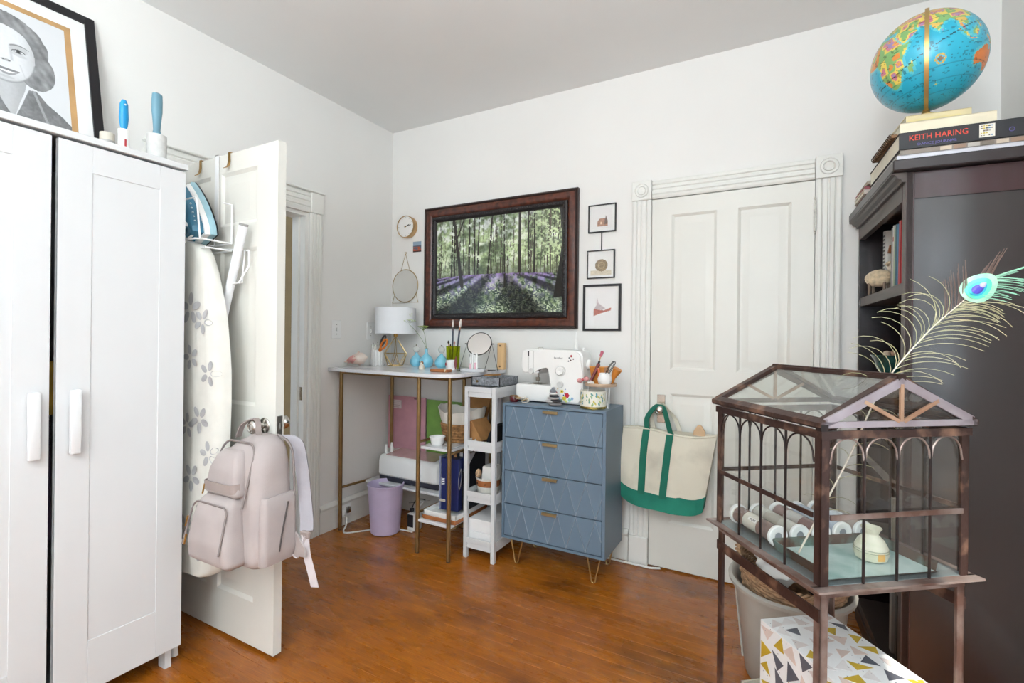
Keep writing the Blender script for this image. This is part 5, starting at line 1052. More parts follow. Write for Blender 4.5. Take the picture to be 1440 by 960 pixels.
fl_ = [(-1.012, .268, .0065, '#b4303a'), (-1.024, .258, .004, '#555b66'), (-1.000, .252, .004, '#6a4a52'), (-1.015, .245, .0045, '#6b5a50'), (-1.028, .240, .004, '#4a5560'), (-1.100, .058, .011, '#b8283a'), (-1.035, .052, .014, '#c22238'), (-1.065, .072, .010, '#e0c94a'), (-1.065, .072, .005, '#3d3a26'), (-1.050, .035, .012, '#d8c23e'), (-1.085, .030, .010, '#87b3cc'), (-1.070, .022, .008, '#6fae9c'), (-1.100, .035, .007, '#b79ad0'), (-1.020, .028, .010, '#8fc0b4'), (-1.005, .036, .008, '#8aa6c6'), (-1.055, .052, .004, '#2a4a7a'), (-1.048, .064, .004, '#8a3040'), (-1.045, .085, .0035, '#6c93b8'), (-1.09, .085, .0035, '#c9a04a'), (-1.110, .068, .003, '#58604a'), (-1.04, .020, .007, '#cfd87a')]
for x, z, r, c_ in fl_:
    obj('printed_flower', MB().lathe([(r, 0), (r*.98, .0004), (.0004, .0006)], seg=14, flute=(5, .14), M=frameM((x, FY-.0002-.0003*random.random(), T2+z), (1, 0, 0), (0, 0, 1))), mat('print_'+c_[1:], c_, .5), t, smooth=0)
t = thing('thread_spool', 'white cone of thread standing on the sewing machine', 'thread', (-1.02, 2.60, T2+.31)); obj('thread_cone', MB().lathe([(.001, .0), (.011, 0), (.0075, .060), (.001, .062)], (-1.02, 2.60, T2+.305), 16), cloth, t); obj('cone_core', MB().lathe([(.012, -.003), (.012, 0), (.001, 0)], (-1.02, 2.60, T2+.305), 16), whitep, t)
# pebble stack figure
t = thing('banded_pebble_cairn', 'grey black and white striped stone stack at the dresser front', 'ornament', (-1.09, 2.445, T2))
for i, (dx, dy, z, sx, sz, c_) in enumerate(((.01, 0, .008, .040, .009, '#7e7a7a'), (-.02, 0, .022, .030, .008, '#cfcac8'), (.012, .006, .026, .034, .009, '#3b3c42'), (-.002, 0, .040, .036, .008, '#b9b4b2'), (.004, 0, .052, .030, .008, '#2f3036'), (0, 0, .064, .026, .009, '#d8d4d2'), (-.003, 0, .078, .020, .011, '#7b8087'), (0, 0, .092, .012, .008, '#8f959c'))):
    obj('pebble', MB().sphere((-1.085+dx, 2.445+dy, T2+z+.001), 1, 14, 8, sc=(sx, sx*.7, sz)), mat('pebble_'+c_[1:], c_, .45, var=.1, scale=30, bump=.2), t)
t = thing('garnet_jar', 'small dark red glass pot at the left of the dresser top', 'pot', (-1.345, 2.47, T2)); obj('pot_body', MB().lathe([(.001, 0), (.022, 0), (.026, .008), (.027, .028), (.024, .034), (.020, .034), (.018, .02), (.001, .018)], (-1.343, 2.475, T2), 24), mat('garnet_glass', '#5a1a1e', .2, coat=.5), t); obj('rim', MB().tube([(-1.343+.024*math.cos(a), 2.475+.024*math.sin(a), T2+.034) for a in np.linspace(0, 2*pi, 20, endpoint=False)], .002, 6, closed=True), brassm, t)
for i in range(5):
    a = i*1.3; x, y = -1.285+.022*math.cos(a), 2.46+.022*math.sin(a)
    t = thing('bangle', 'tangle of small gold and pearl rings beside the red pot', 'jewellery', (x, y, T2), group='gold and pearl rings on the dresser')
    obj('ring', MB().tube([(x+.020*math.cos(b), y+.020*math.sin(b)*.9, T2+.006+.005*i+.010*math.sin(b+i)*.7+.006) for b in np.linspace(0, 2*pi, 18, endpoint=False)], .0022, 6, closed=True), mat('soft_gold', '#cfae7a', .3, .8) if i % 2 else mat('pearl', '#e9e2d4', .3), t)
    obj('bead', MB().sphere((x+.02, y, T2+.014+.005*i), .006, 10, 8), mat('pearl', '#e9e2d4', .3), t)
# round riser with pots
t = thing('round_riser', 'round pale wood tray on white wire legs at the right of the dresser', 'stand', (-.835, 2.55, T2)); rx, ry, rz_ = -.855, 2.55, T2+.112
obj('tray_top', MB().lathe([(.001, 0), (.082, 0), (.084, .003), (.084, .017), (.080, .017), (.079, .006), (.001, .006)], (rx, ry, rz_), 40), mat('pale_maple', '#cdb197', .55, var=.06), t)
for k2 in range(3):
    a = R(-40+120*k2); p = Vector((rx+.065*math.cos(a), ry+.065*math.sin(a), 0)); q = Vector((-math.sin(a), math.cos(a), 0))*.012
    obj('wire_leg', MB().tube([p+q+Vector((0, 0, rz_)), p+q*.3+Vector((.01*math.cos(a), .01*math.sin(a), T2+.003)), p-q*.3+Vector((.01*math.cos(a), .01*math.sin(a), T2+.003)), p-q+Vector((0, 0, rz_))], .0025, 8), whitemet, t)
t = thing('floral_tin', 'white storage tin with green leaf pattern and gold base under the riser', 'tin', (-.862, 2.50, T2)); 
bwj = MB().lathe([(.001, .012), (.066, .012), (.068, .014), (.068, .092), (.064, .092), (.062, .016), (.001, .016)], (-.875, 2.487, T2), 40)
ft = obj('tin_body', bwj, mat('ivory_tin', '#e9e6d8', .4), t); obj('gold_base', MB().lathe([(.001, 0), (.066, 0), (.069, .003), (.069, .013), (.001, .013)], (-.875, 2.487, T2), 40), mat('gold_foil', '#c2ad62', .25, .9), t)
pr = random.Random(3)
for i in range(46):
    a = pr.uniform(-2.9, -.2); z = pr.uniform(.022, .082); c_ = pr.choice(('#5f9a94', '#86ab7a', '#c9bb5a', '#4f8f9f', '#b5c27a')); r = pr.uniform(.004, .010)*(1 if z < .07 else 1.1)
    P0 = Vector((-.875+.0683*math.cos(a), 2.487+.0683*math.sin(a), T2+z)); M = frameM(P0, (-math.sin(a), math.cos(a), 0), (0, 0, 1)) @ Matrix.Rotation(pr.uniform(-.8, .8), 4, 'Z')
    obj('leaf_print', MB().lathe([(r, 0), (r*.97, .0003), (.0004, .0005)], seg=8, sx=.5, M=M), mat('print_'+c_[1:], c_, .5), ft, smooth=0)
RT = rz_+.0065
t = thing('white_brush_pot', 'white ceramic pot with hair grips and scissors on the round riser', 'pot', (-.815, 2.52, RT)); obj('pot_body', MB().lathe([(.001, 0), (.020, 0), (.034, .014), (.038, .034), (.033, .052), (.029, .062), (.030, .066), (.026, .066), (.025, .05), (.001, .03)], (-.822, 2.515, RT), 30), mat('white_ceramic', '#f1f0ee', .3), t)
t = thing('amber_pot', 'square amber orange pot standing behind the white pot on the riser', 'pot', (-.875, 2.58, RT)); obj('pot_body', MB().loft([[(-.873+s_*a, 2.578+s_*b, RT+z) for a, b in ((-1, -1), (1, -1), (1, 1), (-1, 1))] for z, s_ in ((0, .030), (.095, .042), (.095, .039), (.02, .030))]), mat('amber_orange', '#c9823a', .3, coat=.4), t)
obj('rim', MB().loft([[(-.873+s_*a, 2.578+s_*b, RT+z) for a, b in ((-1, -1), (1, -1), (1, 1), (-1, 1))] for z, s_ in ((.093, .0425), (.097, .043))]), mat('amber_rim', '#dd9a4a', .3), t)
t = thing('orange_cone', 'orange plastic funnel shape leaning at the right behind the white pot', 'funnel', (-.79, 2.57, RT)); obj('cone', MB().tube([(-.80, 2.565, RT+.004), (-.79, 2.56, RT+.04), (-.765, 2.555, RT+.088)], [.006, .012, .026], 16), mat('orange_glaze', '#d98a3a', .35), t)
def stick(name, a, b, r, m, lab, cat, tipm=None, tr=None):
    t = thing(name, lab, cat, a); a, b = Vector(a), Vector(b); obj('shaft', MB().tube([a, b], r, 8), m, t)
    if tipm: obj('tip', MB().tube([a+(b-a)*.82, b, b+(b-a)*.04], [tr*.8, tr, tr*.5], 10), tipm, t)
stick('pink_tipped_brush', (-.895, 2.55, RT+.04), (-.846, 2.54, RT+.176), .0035, mat('tan_handle', '#cf9a7a', .5), 'tan brush with a pink tip, tallest in the amber pot', 'brush', mat('pink_tip', '#c96a7c', .6), .009)
stick('black_pen', (-.895, 2.56, RT+.04), (-.858, 2.53, RT+.125), .0055, darkm, 'black pen leaning in front of the amber pot', 'pen', darkm, .006)
stick('maroon_brush', (-.905, 2.51, RT+.004), (-.862, 2.53, RT+.11), .009, mat('maroon_plastic', '#7a3a3a', .4), 'dark maroon hair brush leaning on the white pot', 'brush', mat('maroon_plastic', '#7a3a3a', .4), .011)
stick('orange_marker', (-.845, 2.50, RT+.03), (-.852, 2.50, RT+.09), .006, mat('coral_plastic', '#e0704a', .4), 'coral orange marker between maroon brush and white pot', 'marker', mat('pale_coral', '#e8a080', .4), .006)
t = thing('hair_grips', 'black wire hair grips sticking up out of the white pot', 'hair grip', (-.815, 2.51, RT+.03))
for dx in (0, .006): obj('wire_loop', MB().tube(smoothpts([(-.825+dx, 2.512, RT+.035), (-.805+dx, 2.505, RT+.09), (-.775+dx, 2.50, RT+.128), (-.768+dx, 2.50, RT+.118), (-.790+dx, 2.505, RT+.085), (-.815+dx, 2.51, RT+.04)]), .0018, 6), darkm, t)
t = thing('ceramic_flower', 'small pale ceramic flower at the front left of the round riser', 'ornament', (-.90, 2.495, RT))
for k2 in range(6): a = k2*pi/3; obj('petal', MB().sphere((-.892+.012*math.cos(a), 2.495+.010*math.sin(a), RT+.012), .009, 10, 6, sc=(1, 1, .9)), mat('petal_white', '#ece6e2', .4), t)
obj('flower_centre', MB().sphere((-.892, 2.495, RT+.018), .007, 8, 6), mat('petal_white', '#ece6e2', .4), t)
t = thing('pink_scrunchie', 'dusty pink fabric bow hanging at the left of the riser', 'bow', (-.945, 2.52, RT+.01))
for s_ in (-1, 1): obj('bow_loop', MB().sphere((-.938+s_*.018, 2.50, RT+.026+s_*.006), .017, 12, 8, sc=(1, .5, .7)), mat('dusty_pink', '#d59a98', .8, var=.15, scale=60), t)
obj('bow_knot', MB().sphere((-.938, 2.498, RT+.026), .007, 8, 6), mat('rose_knot', '#b5545a', .7), t)

# ================================================================ TOTE BAG
t = thing('canvas_tote', 'cream canvas tote bag with green straps hanging from the closed door knob', 'bag', (-.585, 2.71, .34))
can = mat('cream_canvas', '#d9d2c0', .95, col2='#b9b2a2', scale=5, thr=(.25, .5), bump=.3, bscale=200); grn = weave('green_webbing', '#1f7d66', '#17614f', 300, .4, .8)
def tote_pt(u, v, side):
    """u 0..1 across, v 0 bottom..1 top; side -1 front / 1 back"""
    xl = -.772-.006*math.sin(v*pi); xr = -.352+(.062)*v
    x = xl+(xr-xl)*u; z = .372-.030*math.sin(min(1, u)*pi*.5)*(1-v)*.6+.030*(1-v)*(abs(2*u-1)**6)+(.405+.012*math.sin(u*pi*2)*v)*v
    z += -.010*math.sin(u*pi)*v
    bulge = (.052*(1-v)**.6+.016)*(math.sin(pi*min(max(u, .02), .98))**.16)
    return Vector((x, 2.705+side*bulge+(.004*math.sin(u*17+v*9))*(side < 0), z))
nu, nv = 30, 24
def tote_mb(v0, v1, off=0):
    rings = []
    for v in np.linspace(v0, v1, nv):
        rings.append([tote_pt(u, v, -1)+Vector((0, -off, 0)) for u in np.linspace(0, 1, nu)]+[tote_pt(u, v, 1)+Vector((0, off, 0)) for u in np.linspace(1, 0, nu)])
    return MB().loft(rings, caps=True)
obj('canvas_body', tote_mb(.17, 1), can, t, smooth=60)
obj('green_base', tote_mb(0, .20, .0015), mat('green_canvas', '#1f7d68', .85, var=.12, scale=8, bump=.25, bscale=150), t, smooth=60)
obj('top_hem', MB().tube([tote_pt(u, .985, -1)+Vector((0, -.002, 0)) for u in np.linspace(0, 1, nu)], .004, 6), can, t)
for sd_ in (-1,):
    for u, xt in ((.27, -.600), (.53, -.563)):
        low = [tote_pt(u, v, -1)+Vector((0, -.004, 0)) for v in np.linspace(.17, 1, 8)]
        obj('strap', strap(low, (.018, 0, 0), .002), grn, t)
    a, b = tote_pt(.27, 1, -1)+Vector((0, -.004, 0)), tote_pt(.53, 1, -1)+Vector((0, -.004, 0))
    obj('handle_loop', strap([a, (-.640, 2.69, .835), (-.612, 2.715, .885), (-.585, 2.728, .905), (-.560, 2.718, .89), (-.538, 2.69, .84), b], (.014, -.008, 0), .002), grn, t)
a, b = tote_pt(.33, 1, 1), tote_pt(.62, 1, 1)
obj('handle_loop', strap([a, (-.63, 2.75, .84), (-.605, 2.745, .895), (-.580, 2.742, .912), (-.550, 2.745, .885), (-.505, 2.755, .83), b], (.012, -.004, 0), .002), can, t)
t = thing('toy_in_tote', 'tan felt corner peeking out of the right end of the tote', 'toy', (-.37, 2.71, .77)); obj('felt_corner', MB().loft([[(-.375+a*s_, 2.705+b*s_*.4, z) for a, b in ((-1, -1), (1, -1), (1, 1), (-1, 1))] for z, s_ in ((.74, .03), (.785, .028), (.812, .012), (.818, .004))]), mat('tan_felt', '#c9a986', .9), t)
single('wall_cable', MB().tube(smoothpts([(-1.45, YB-.035, .03), (-1.1, YB-.04, .008), (-.80, YB-.06, .008), (-.70, YB-.062, .010), (-.63, YB-.06, .008), (-.575, YB-.045, .012)]), .006, 8), mat('cord_white', '#e8e6e0', .4), 'white cable along the floor in front of the door casing behind the dresser', 'cable')
# ================================================================ BOOKCASE
BR = R(3.05); BO = Vector((.342, 2.0, 0))
BM = Matrix.Translation(BO) @ Matrix.Rotation(BR, 4, 'Z')      # local x into the wall, y along the case away from the camera
espr = mat('espresso_wood', '#241718', .26, col2='#1a0f10', scale=3, stretch=(60, 60, 1.2), thr=(.35, .65), bump=.12, bscale=40, coat=.9)
esps = mat('plum_brown_stile', '#40262b', .24, col2='#38201f', scale=3, stretch=(4, 4, 1), thr=(.35, .65), coat=.35)
espf = mat('worn_brown_front', '#4a3c36', .4, col2='#3a2e2a', scale=4, stretch=(1, 1, 30), thr=(.3, .7))
t = thing('bookcase', 'tall dark espresso bookcase with crown moulding in the right hand corner', 'bookcase', BO, BR)
BW, BL, BH = .385, .755, 1.806
def bb(*a, **k): return MB().box(*a, M=BM, **k)
mb = MB()
for z0, z1 in ((BH-.085, BH-.001), (0, .08)): obj('side_rail', bb((.022, .002, z0), (BW-.035, .022, z1)), esps, t, smooth=0)
obj('side_stile', bb((0, 0, 0), (.022, .024, BH), bev=.001), esps, t); obj('side_stile', bb((BW-.035, 0, 0), (BW, .024, BH), bev=.001), esps, t)
obj('side_panel', bb((.020, .008, .07), (BW-.03, .020, BH-.08)), espr, t)
obj('side_panel', bb((0, BL-.02, 0), (BW, BL, BH)), espr, t)
obj('back_panel', bb((BW-.012, .02, 0), (BW-.004, BL-.02, BH)), espr, t)
for z0, z1 in ((BH-.02, BH), (1.419, 1.457), (1.085, 1.120), (.750, .785), (.415, .450), (.05, .095)): obj('shelf', bb((.004, .022, z0), (BW-.012, BL-.02, z1)), espf, t)
obj('front_frame', MB().box((-.002, .0, .05), (.018, .036, BH), M=BM).box((-.002, BL-.014, .05), (.018, BL, BH), M=BM).box((-.003, .03, BH-.085), (.018, BL-.01, BH), M=BM).box((-.003, .03, 0), (.018, BL-.01, .06), M=BM), espf, t, smooth=0)
cr = [(0, 0), (-.012, 0), (-.014, .012), (-.026, .020), (-.030, .032), (-.040, .036), (-.040, .042), (0, .042)]
obj('crown_moulding', MB().loft([[(x, -.006, BH-.03+z*.72) for x, z in cr], [(x, BL-.004, BH-.03+z*.72) for x, z in cr]], M=BM), espf, t, smooth=0)
obj('top_board', bb((-.041, -.030, BH+.002), (BW+.008, BL+.0, BH+.036), bev=.003), mat('top_board_brown', '#3a3233', .3, col2='#2a2425', scale=4, stretch=(1, 20, 1)), t)
TT = BH+.0365
def sbook(y, th, h, d, z, c_, lab, x=.03, lean=0, cat='book', spine=None):
    t = thing('book', lab, cat, BM @ Vector((x, y, z)), BR, 'books in the bookcase'); M = BM @ Matrix.Translation((x, y, z+.0008)) @ Matrix.Rotation(lean, 4, 'X')
    cm_ = mat('book_'+c_[1:], c_, .5, var=.06)
    obj('cover', MB().box((0, 0, 0), (d, .0018, h), M=M).box((0, th-.0018, 0), (d, th, h), M=M).box((0, 0, 0), (.002, th, h), M=M), cm_, t, smooth=0)
    obj('pages', MB().box((.003, .002, .003), (d-.003, th-.002, h-.003), M=M), mat('page_cream', '#e6dfcc', .9, var=.05), t, smooth=0)
    if spine: obj('spine_label', MB().box((-.0006, .003, h*spine[1]), (.0002, th-.003, h*spine[2]), M=M), mat('spine_'+spine[0][1:], spine[0], .5), t)
# upper open shelf, books by the near stile
for y, th, h, c_, lab, sp in ((.205, .022, .235, '#c23a3c', 'red book at the near end of the upper bookcase shelf', None), (.230, .020, .228, '#2f7fae', 'bright blue book next to the red one, upper bookcase shelf', None), (.253, .022, .232, '#1f5f6c', 'dark teal book, third from the near stile, upper bookcase shelf', None), (.278, .016, .222, '#b9c7a8', 'pale green book between teal and white, upper bookcase shelf', None), (.297, .014, .236, '#dcd8d2', 'white book in the row on the upper bookcase shelf', ('#b0483c', .75, .82)), (.314, .018, .230, '#9c9a98', 'grey book at the far end of the row, upper bookcase shelf', None)):
    sbook(y, th, h, .19, 1.457, c_, lab, lean=R(2.5), spine=sp)
sbook(.575, .03, .27, .20, 1.457, '#e9e6df', 'tall black and white striped spine book behind the toy sheep', x=.06)
lad = MB()
for i in range(16): lad.box((.0585, .579, 1.47+i*.0155), (.0598, .601, 1.477+i*.0155), M=BM)
lb_ = [o for o in COL.objects if o.name.startswith('book')][-1]
obj('spine_stripes', lad, blackm, [o for o in COL.objects if o.name.startswith('book') and o.get('label', '').startswith('tall black')][0], smooth=0)
t = thing('wooden_giraffe', 'small yellow and brown carved wooden figure between sheep and books', 'figurine', BM @ Vector((.10, .25, 1.457)), BR); M = BM @ Matrix.Translation((.09, .45, 1.4575))
obj('body', MB().sphere((0, 0, .05), .028, 12, 8, sc=(1, .6, .8), M=M), mat('ochre_wood', '#c98a2e', .5, var=.2, scale=40), t)
for dx in (-.014, .014): obj('leg', MB().tube([(dx, 0, 0), (dx, 0, .04)], .005, 8, M=M), mat('ochre_wood', '#c98a2e', .5), t)
obj('neck', MB().tube([(-.012, 0, .06), (-.018, 0, .16)], [.012, .007], 8, M=M), mat('ochre_wood', '#c98a2e', .5), t)
obj('head', MB().loft([[(-.045, -.008, .158), (-.010, -.01, .150), (.012, -.006, .192), (-.04, -.004, .188)], [(-.045, .008, .158), (-.010, .01, .150), (.012, .006, .192), (-.04, .004, .188)]], M=M), mat('brown_wood', '#8a4f22', .5), t)
# sheep
t = thing('toy_sheep', 'small cream woolly toy sheep standing on the upper bookcase shelf', 'toy', (.385, 2.42, 1.457)); wool = mat('cream_wool', '#dcc6a4', .98, var=.15, scale=70, bump=1, bscale=120, sheen=.3)
SHM = Matrix.Translation((.350, 2.56, 1.4575)) @ Matrix.Rotation(R(-35), 4, 'Z') @ Matrix.Scale(1.12, 4)
bm_ = bmesh.new(); bmesh.ops.create_icosphere(bm_, subdivisions=4, radius=1)
for v in bm_.verts:
    n_ = v.co.normalized(); k2 = 1+.07*math.sin(n_.x*17+n_.y*5)*math.sin(n_.y*15)*math.sin(n_.z*16+n_.x*4); v.co = Vector((n_.x*.046*k2, n_.y*.030*k2, .062+n_.z*.032*k2))
obj('woolly_body', MB().bm(bm_, 0, SHM), wool, t)
for a in (-.026, .026):
    for b in (-.014, .014): obj('leg', MB().tube([(a, b, 0), (a, b, .045)], [.0045, .0055], 8, M=SHM), mat('leg_brown', '#7a6a5c', .8), t)
hd = obj('head', MB().loft([[(.040+dx, r*math.cos(a), .098+dz+r*1.0*math.sin(a)) for a in np.linspace(0, 2*pi, 14, endpoint=False)] for dx, dz, r in ((-.012, .004, .006), (-.006, .004, .016), (.008, .0, .017), (.022, -.008, .012), (.031, -.012, .009), (.035, -.013, .003))], M=SHM), mat('pale_face', '#e2d6c4', .9), t)
for b in (-.011, .011): obj('eye', MB().sphere((.057, b, .101), .0022, 8, 6, M=SHM), blackm, hd)
for b in (-1, 1): obj('ear', MB().sphere((.040, b*.022, .106), .009, 8, 6, sc=(.4, 1.1, .5), M=SHM), wool, t)
obj('wool_cap', MB().sphere((.036, 0, .112), .014, 10, 8, sc=(1, 1.1, .7), M=SHM), wool, t)
obj('snout', MB().sphere((.0755, 0, .086), .0035, 8, 6, M=SHM), mat('nose_brown', '#6a4a3c', .7), hd)
# green bowl
t = thing('green_glazed_bowl', 'dark green glazed bowl filled with stones on the second bookcase shelf', 'bowl', (.395, 2.42, 1.1205)); gb = (.385, 2.50, 1.1205)
obj('bowl_body', MB().lathe([(.001, 0), (.034, 0), (.036, .01), (.050, .035), (.056, .062), (.068, .082), (.070, .086), (.064, .084), (.050, .062), (.001, .03)], gb, 32), mat('green_glaze', '#24504a', .12, var=.3, scale=30, coat=.6), t)
for i in range(9):
    a = i*2.1; r = .035*(i % 3)/2+.005; c_ = ('#b98f74', '#8a6a58', '#c9b29a')[i % 3]
    tag(obj('pebble', MB().sphere((gb[0]+r*math.cos(a), gb[1]+r*math.sin(a), gb[2]+.088+.006*(i % 2)), .013, 8, 6, sc=(1, .8, .7)), mat('stone_'+c_[1:], c_, .7, var=.15)), 'small brown and tan stones heaped in the dark green bowl', 'stone', 'stones in the green bowl')
t = thing('blue_dish', 'small blue patterned dish beside the green bowl on the second shelf', 'dish', (.37, 2.22, 1.1205)); obj('dish_body', MB().lathe([(.001, 0), (.03, 0), (.045, .016), (.047, .019), (.043, .018), (.001, .006)], (.405, 2.24, 1.1205), 28), mat('cobalt_glaze', '#3f6ea0', .2, var=.3, scale=60), t)
obj('rim_line', MB().tube([(.405+.046*math.cos(a), 2.24+.046*math.sin(a), 1.1395) for a in np.linspace(0, 2*pi, 24, endpoint=False)], .0015, 6, closed=True), whitep, t)
# books on the lower shelves, seen through and below the glass case
for z, row in ((.785, (('#2a2320', .24), ('#5a2a2a', .22), ('#3c4a5a', .25), ('#777068', .23))), (.450, (('#b3202c', .25), ('#3b5a3a', .23), ('#22202a', .26), ('#8a867e', .24), ('#c7bfae', .22))), (.095, (('#4a4a52', .25), ('#2b2226', .27), ('#8c6a48', .24), ('#33302c', .26), ('#a3a09a', .23)))):
    y = .05
    for i, (c_, h) in enumerate(row):
        nm = {'#2a2320': 'black', '#5a2a2a': 'maroon', '#3c4a5a': 'slate blue', '#777068': 'taupe', '#b3202c': 'bright red', '#3b5a3a': 'dark green', '#22202a': 'black', '#8a867e': 'grey', '#c7bfae': 'beige', '#4a4a52': 'charcoal', '#2b2226': 'dark brown', '#8c6a48': 'tan', '#33302c': 'near black', '#a3a09a': 'light grey'}[c_]
        pl = {.785: 'third', .450: 'fourth', .095: 'lowest'}[z]
        sbook(y, .028+.004*(i % 3), h, .20, z, c_, f'{nm} book standing on the {pl} bookcase shelf behind the glass case', x=.04); y += .06+.01*(i % 2)

# ---------------------------------------------------------------- stack on top of the bookcase
def flatbook(x0, y0, w_, l_, z, h, rot, c_, lab, spine_c=None, pages=True, name='book', grp='books stacked on the bookcase', mat_=None):
    """lying book: local x width into wall, y length; spine on the y0 (near) side"""
    M = BM @ Matrix.Translation((x0, y0, z)) @ Matrix.Rotation(R(rot), 4, 'Z'); p = M.translation
    t = thing(name, lab, 'book', p, BR+R(rot), grp); cm_ = mat_ or mat('book_'+c_[1:], c_, .4, var=.05)
    obj('cover', MB().box((0, 0, 0), (w_, l_, .0022), M=M).box((0, 0, h-.0022), (w_, l_, h), M=M).box((0, 0, 0), (w_, .0022, h), M=M), cm_, t, smooth=0)
    obj('pages', MB().box((.003, .002, .0022), (w_-.003, l_-.003, h-.0022), M=M), mat('page_cream', '#e6dfcc', .9, var=.05), t, smooth=0)
    return t, M
zc = TT
_, M = flatbook(-.030, -.022, .33, .44, zc, .014, 0, '#cfcfd6', 'thin silvery white book at the bottom of the stack by the globe'); zc += .0142
_, M = flatbook(-.028, .45, .20, .22, TT, .020, 0, '#8a5a5e', 'dusty red paperback at the far end of the bookcase top, lowest')
_, M = flatbook(-.035, .46, .20, .20, TT+.0203, .018, 0, '#d9cfc6', 'cream paperback second from the bottom at the far end of the bookcase top')
_, M = flatbook(-.030, .47, .20, .19, TT+.0386, .016, 1, '#a8626a', 'rose pink paperback, third up at the far end of the bookcase top')
_, M = flatbook(-.026, .445, .20, .22, TT+.0549, .014, 0, '#b9ad9c', 'taupe notebook on the far end stack of the bookcase top')
t, M = flatbook(-.020, -.016, .40, .43, zc, .018, 0, '#8d8278', 'grey brown picture covered book second from the bottom of the globe stack')
for i in range(9): obj('cover_patch', MB().box((.10+i*.033, -.0012, .003), (.128+i*.033, .0002, .015), M=M), mat('patch_%d' % (i % 4), ('#c9b9a6', '#9a7f6c', '#b7b2aa', '#7f7468')[i % 4], .5), t)
zc += .0182
dk2 = mat('charcoal_cover', '#25262a', .45, var=.08)
t, M = flatbook(-.024, -.018, .40, .43, zc, .054, 0, '#25262a', 'thick black book with red hand lettered spine under the globe', mat_=dk2)
text('spine_lettering', 'KEITH HARING', .0245, mat('coral_red_ink', '#e2503c', .5), t, M @ frameM((.098, -.0006, .033), (1, 0, 0), (0, 0, 1)), .0004, sx=.88)
text('spine_subtitle', 'DANCE JOURNAL', .011, mat('violet_ink', '#6c63a8', .5), t, M @ frameM((.095, -.0006, .012), (1, 0, 0), (0, 0, 1)), .0004, sx=1.1)
obj('sticker', MB().box((.196, -.0012, .008), (.232, .0002, .047), M=M), mat('sticker_white', '#e9e4d8', .6), t)
sr = random.Random(8)
for i in range(5):
    for j in range(5):
        if sr.random() < .8:
            c_ = sr.choice(('#c9b23a', '#3a3a3c', '#5b8cae', '#7a6a5a', '#b4b0a4')); r = sr.uniform(.0014, .0028); cx = .2+i*.006+.001; cz = .013+j*.0072
            obj('sticker_dot', MB().box((cx-r, -.0016, cz-r*.8), (cx+r, -.001, cz+r*.8), M=M), mat('dot_'+c_[1:], c_, .5), t)
obj('spine_mark', MB().tube([M @ Vector((.27+.006*math.cos(a), -.001, .022+.006*math.sin(a))) for a in np.linspace(0, 2*pi, 12, endpoint=False)], .001, 5, closed=True), mat('violet_ink', '#6c63a8', .5), t)
zc += .0542
t, M = flatbook(-.020, -.010, .235, .30, zc, .034, 0, '#e4dac0', 'cream hardback with exposed page edges, lower of two under the globe'); zc += .0342
t, M = flatbook(.0, .012, .165, .26, zc, .029, 2, '#d8c89c', 'cream yellow paperback directly beneath the globe foot'); zc += .0292
obj('spine_edge', MB().box((.002, -.001, .002), (.14, .0, .015), M=M), mat('page_yellow', '#dccb95', .8), t)
t = thing('spiral_notebook', 'brown spiral bound notebook at the front edge of the globe stack', 'notebook', BM @ Vector((-.03, .1, TT+.09)), BR)
NM = BM @ Matrix.Translation((-.040, .02, TT+.0915)) @ Matrix.Rotation(R(1), 4, 'Z')
obj('cover', MB().box((.006, .01, 0), (.16, .27, .010), bev=.001, M=NM), mat('brown_kraft_cover', '#8a6a4c', .7, var=.15), t)
for i in range(16):
    y = .018+i*.0155; obj('spiral_ring', MB().tube([NM @ Vector((.008+.008*math.cos(a), y, .006+.009*math.sin(a))) for a in np.linspace(0, 2*pi, 10, endpoint=False)], .0014, 5, closed=True), mat('dark_spiral', '#4c3a2c', .4, .4), t)
t = thing('photo_print', 'glossy landscape photograph curling behind the globe on the book stack', 'photo', BM @ Vector((.0, .3, TT+.08)), BR)
def p_photo(U, V):
    n = fbm(U, V, 10, 5)[..., None]; o = C('#b9c4cc')*(.9+.2*n); m = V < .35+.12*fbm(U, V, 6, 9); o[m] = (C('#54604a')*(.6+.7*n))[m]; e = (U < .1) | (U > .9); o[e] = C('#3a3630'); return o
PMt = BM @ Matrix.Translation((-.01, .20, TT+.093)) @ Matrix.Rotation(R(0), 4, 'Z')
p0 = PMt @ Vector((0, 0, 0)); p1 = PMt @ Vector((0, .26, .0)); p2 = PMt @ Vector((.055, .0, .12))
painted('print', p0-Vector((.001, 0, -.001)), p1-p0, p2-p0, 40, 30, p_photo, attr_mat('glossy_print', .25, .3), t)
obj('backing', MB().loft([[p0, p1, p1+(p2-p0), p2], [q+Vector((.002, 0, 0)) for q in (p0, p1, p1+(p2-p0), p2)]]), mat('photo_back', '#4a463f', .6), t)
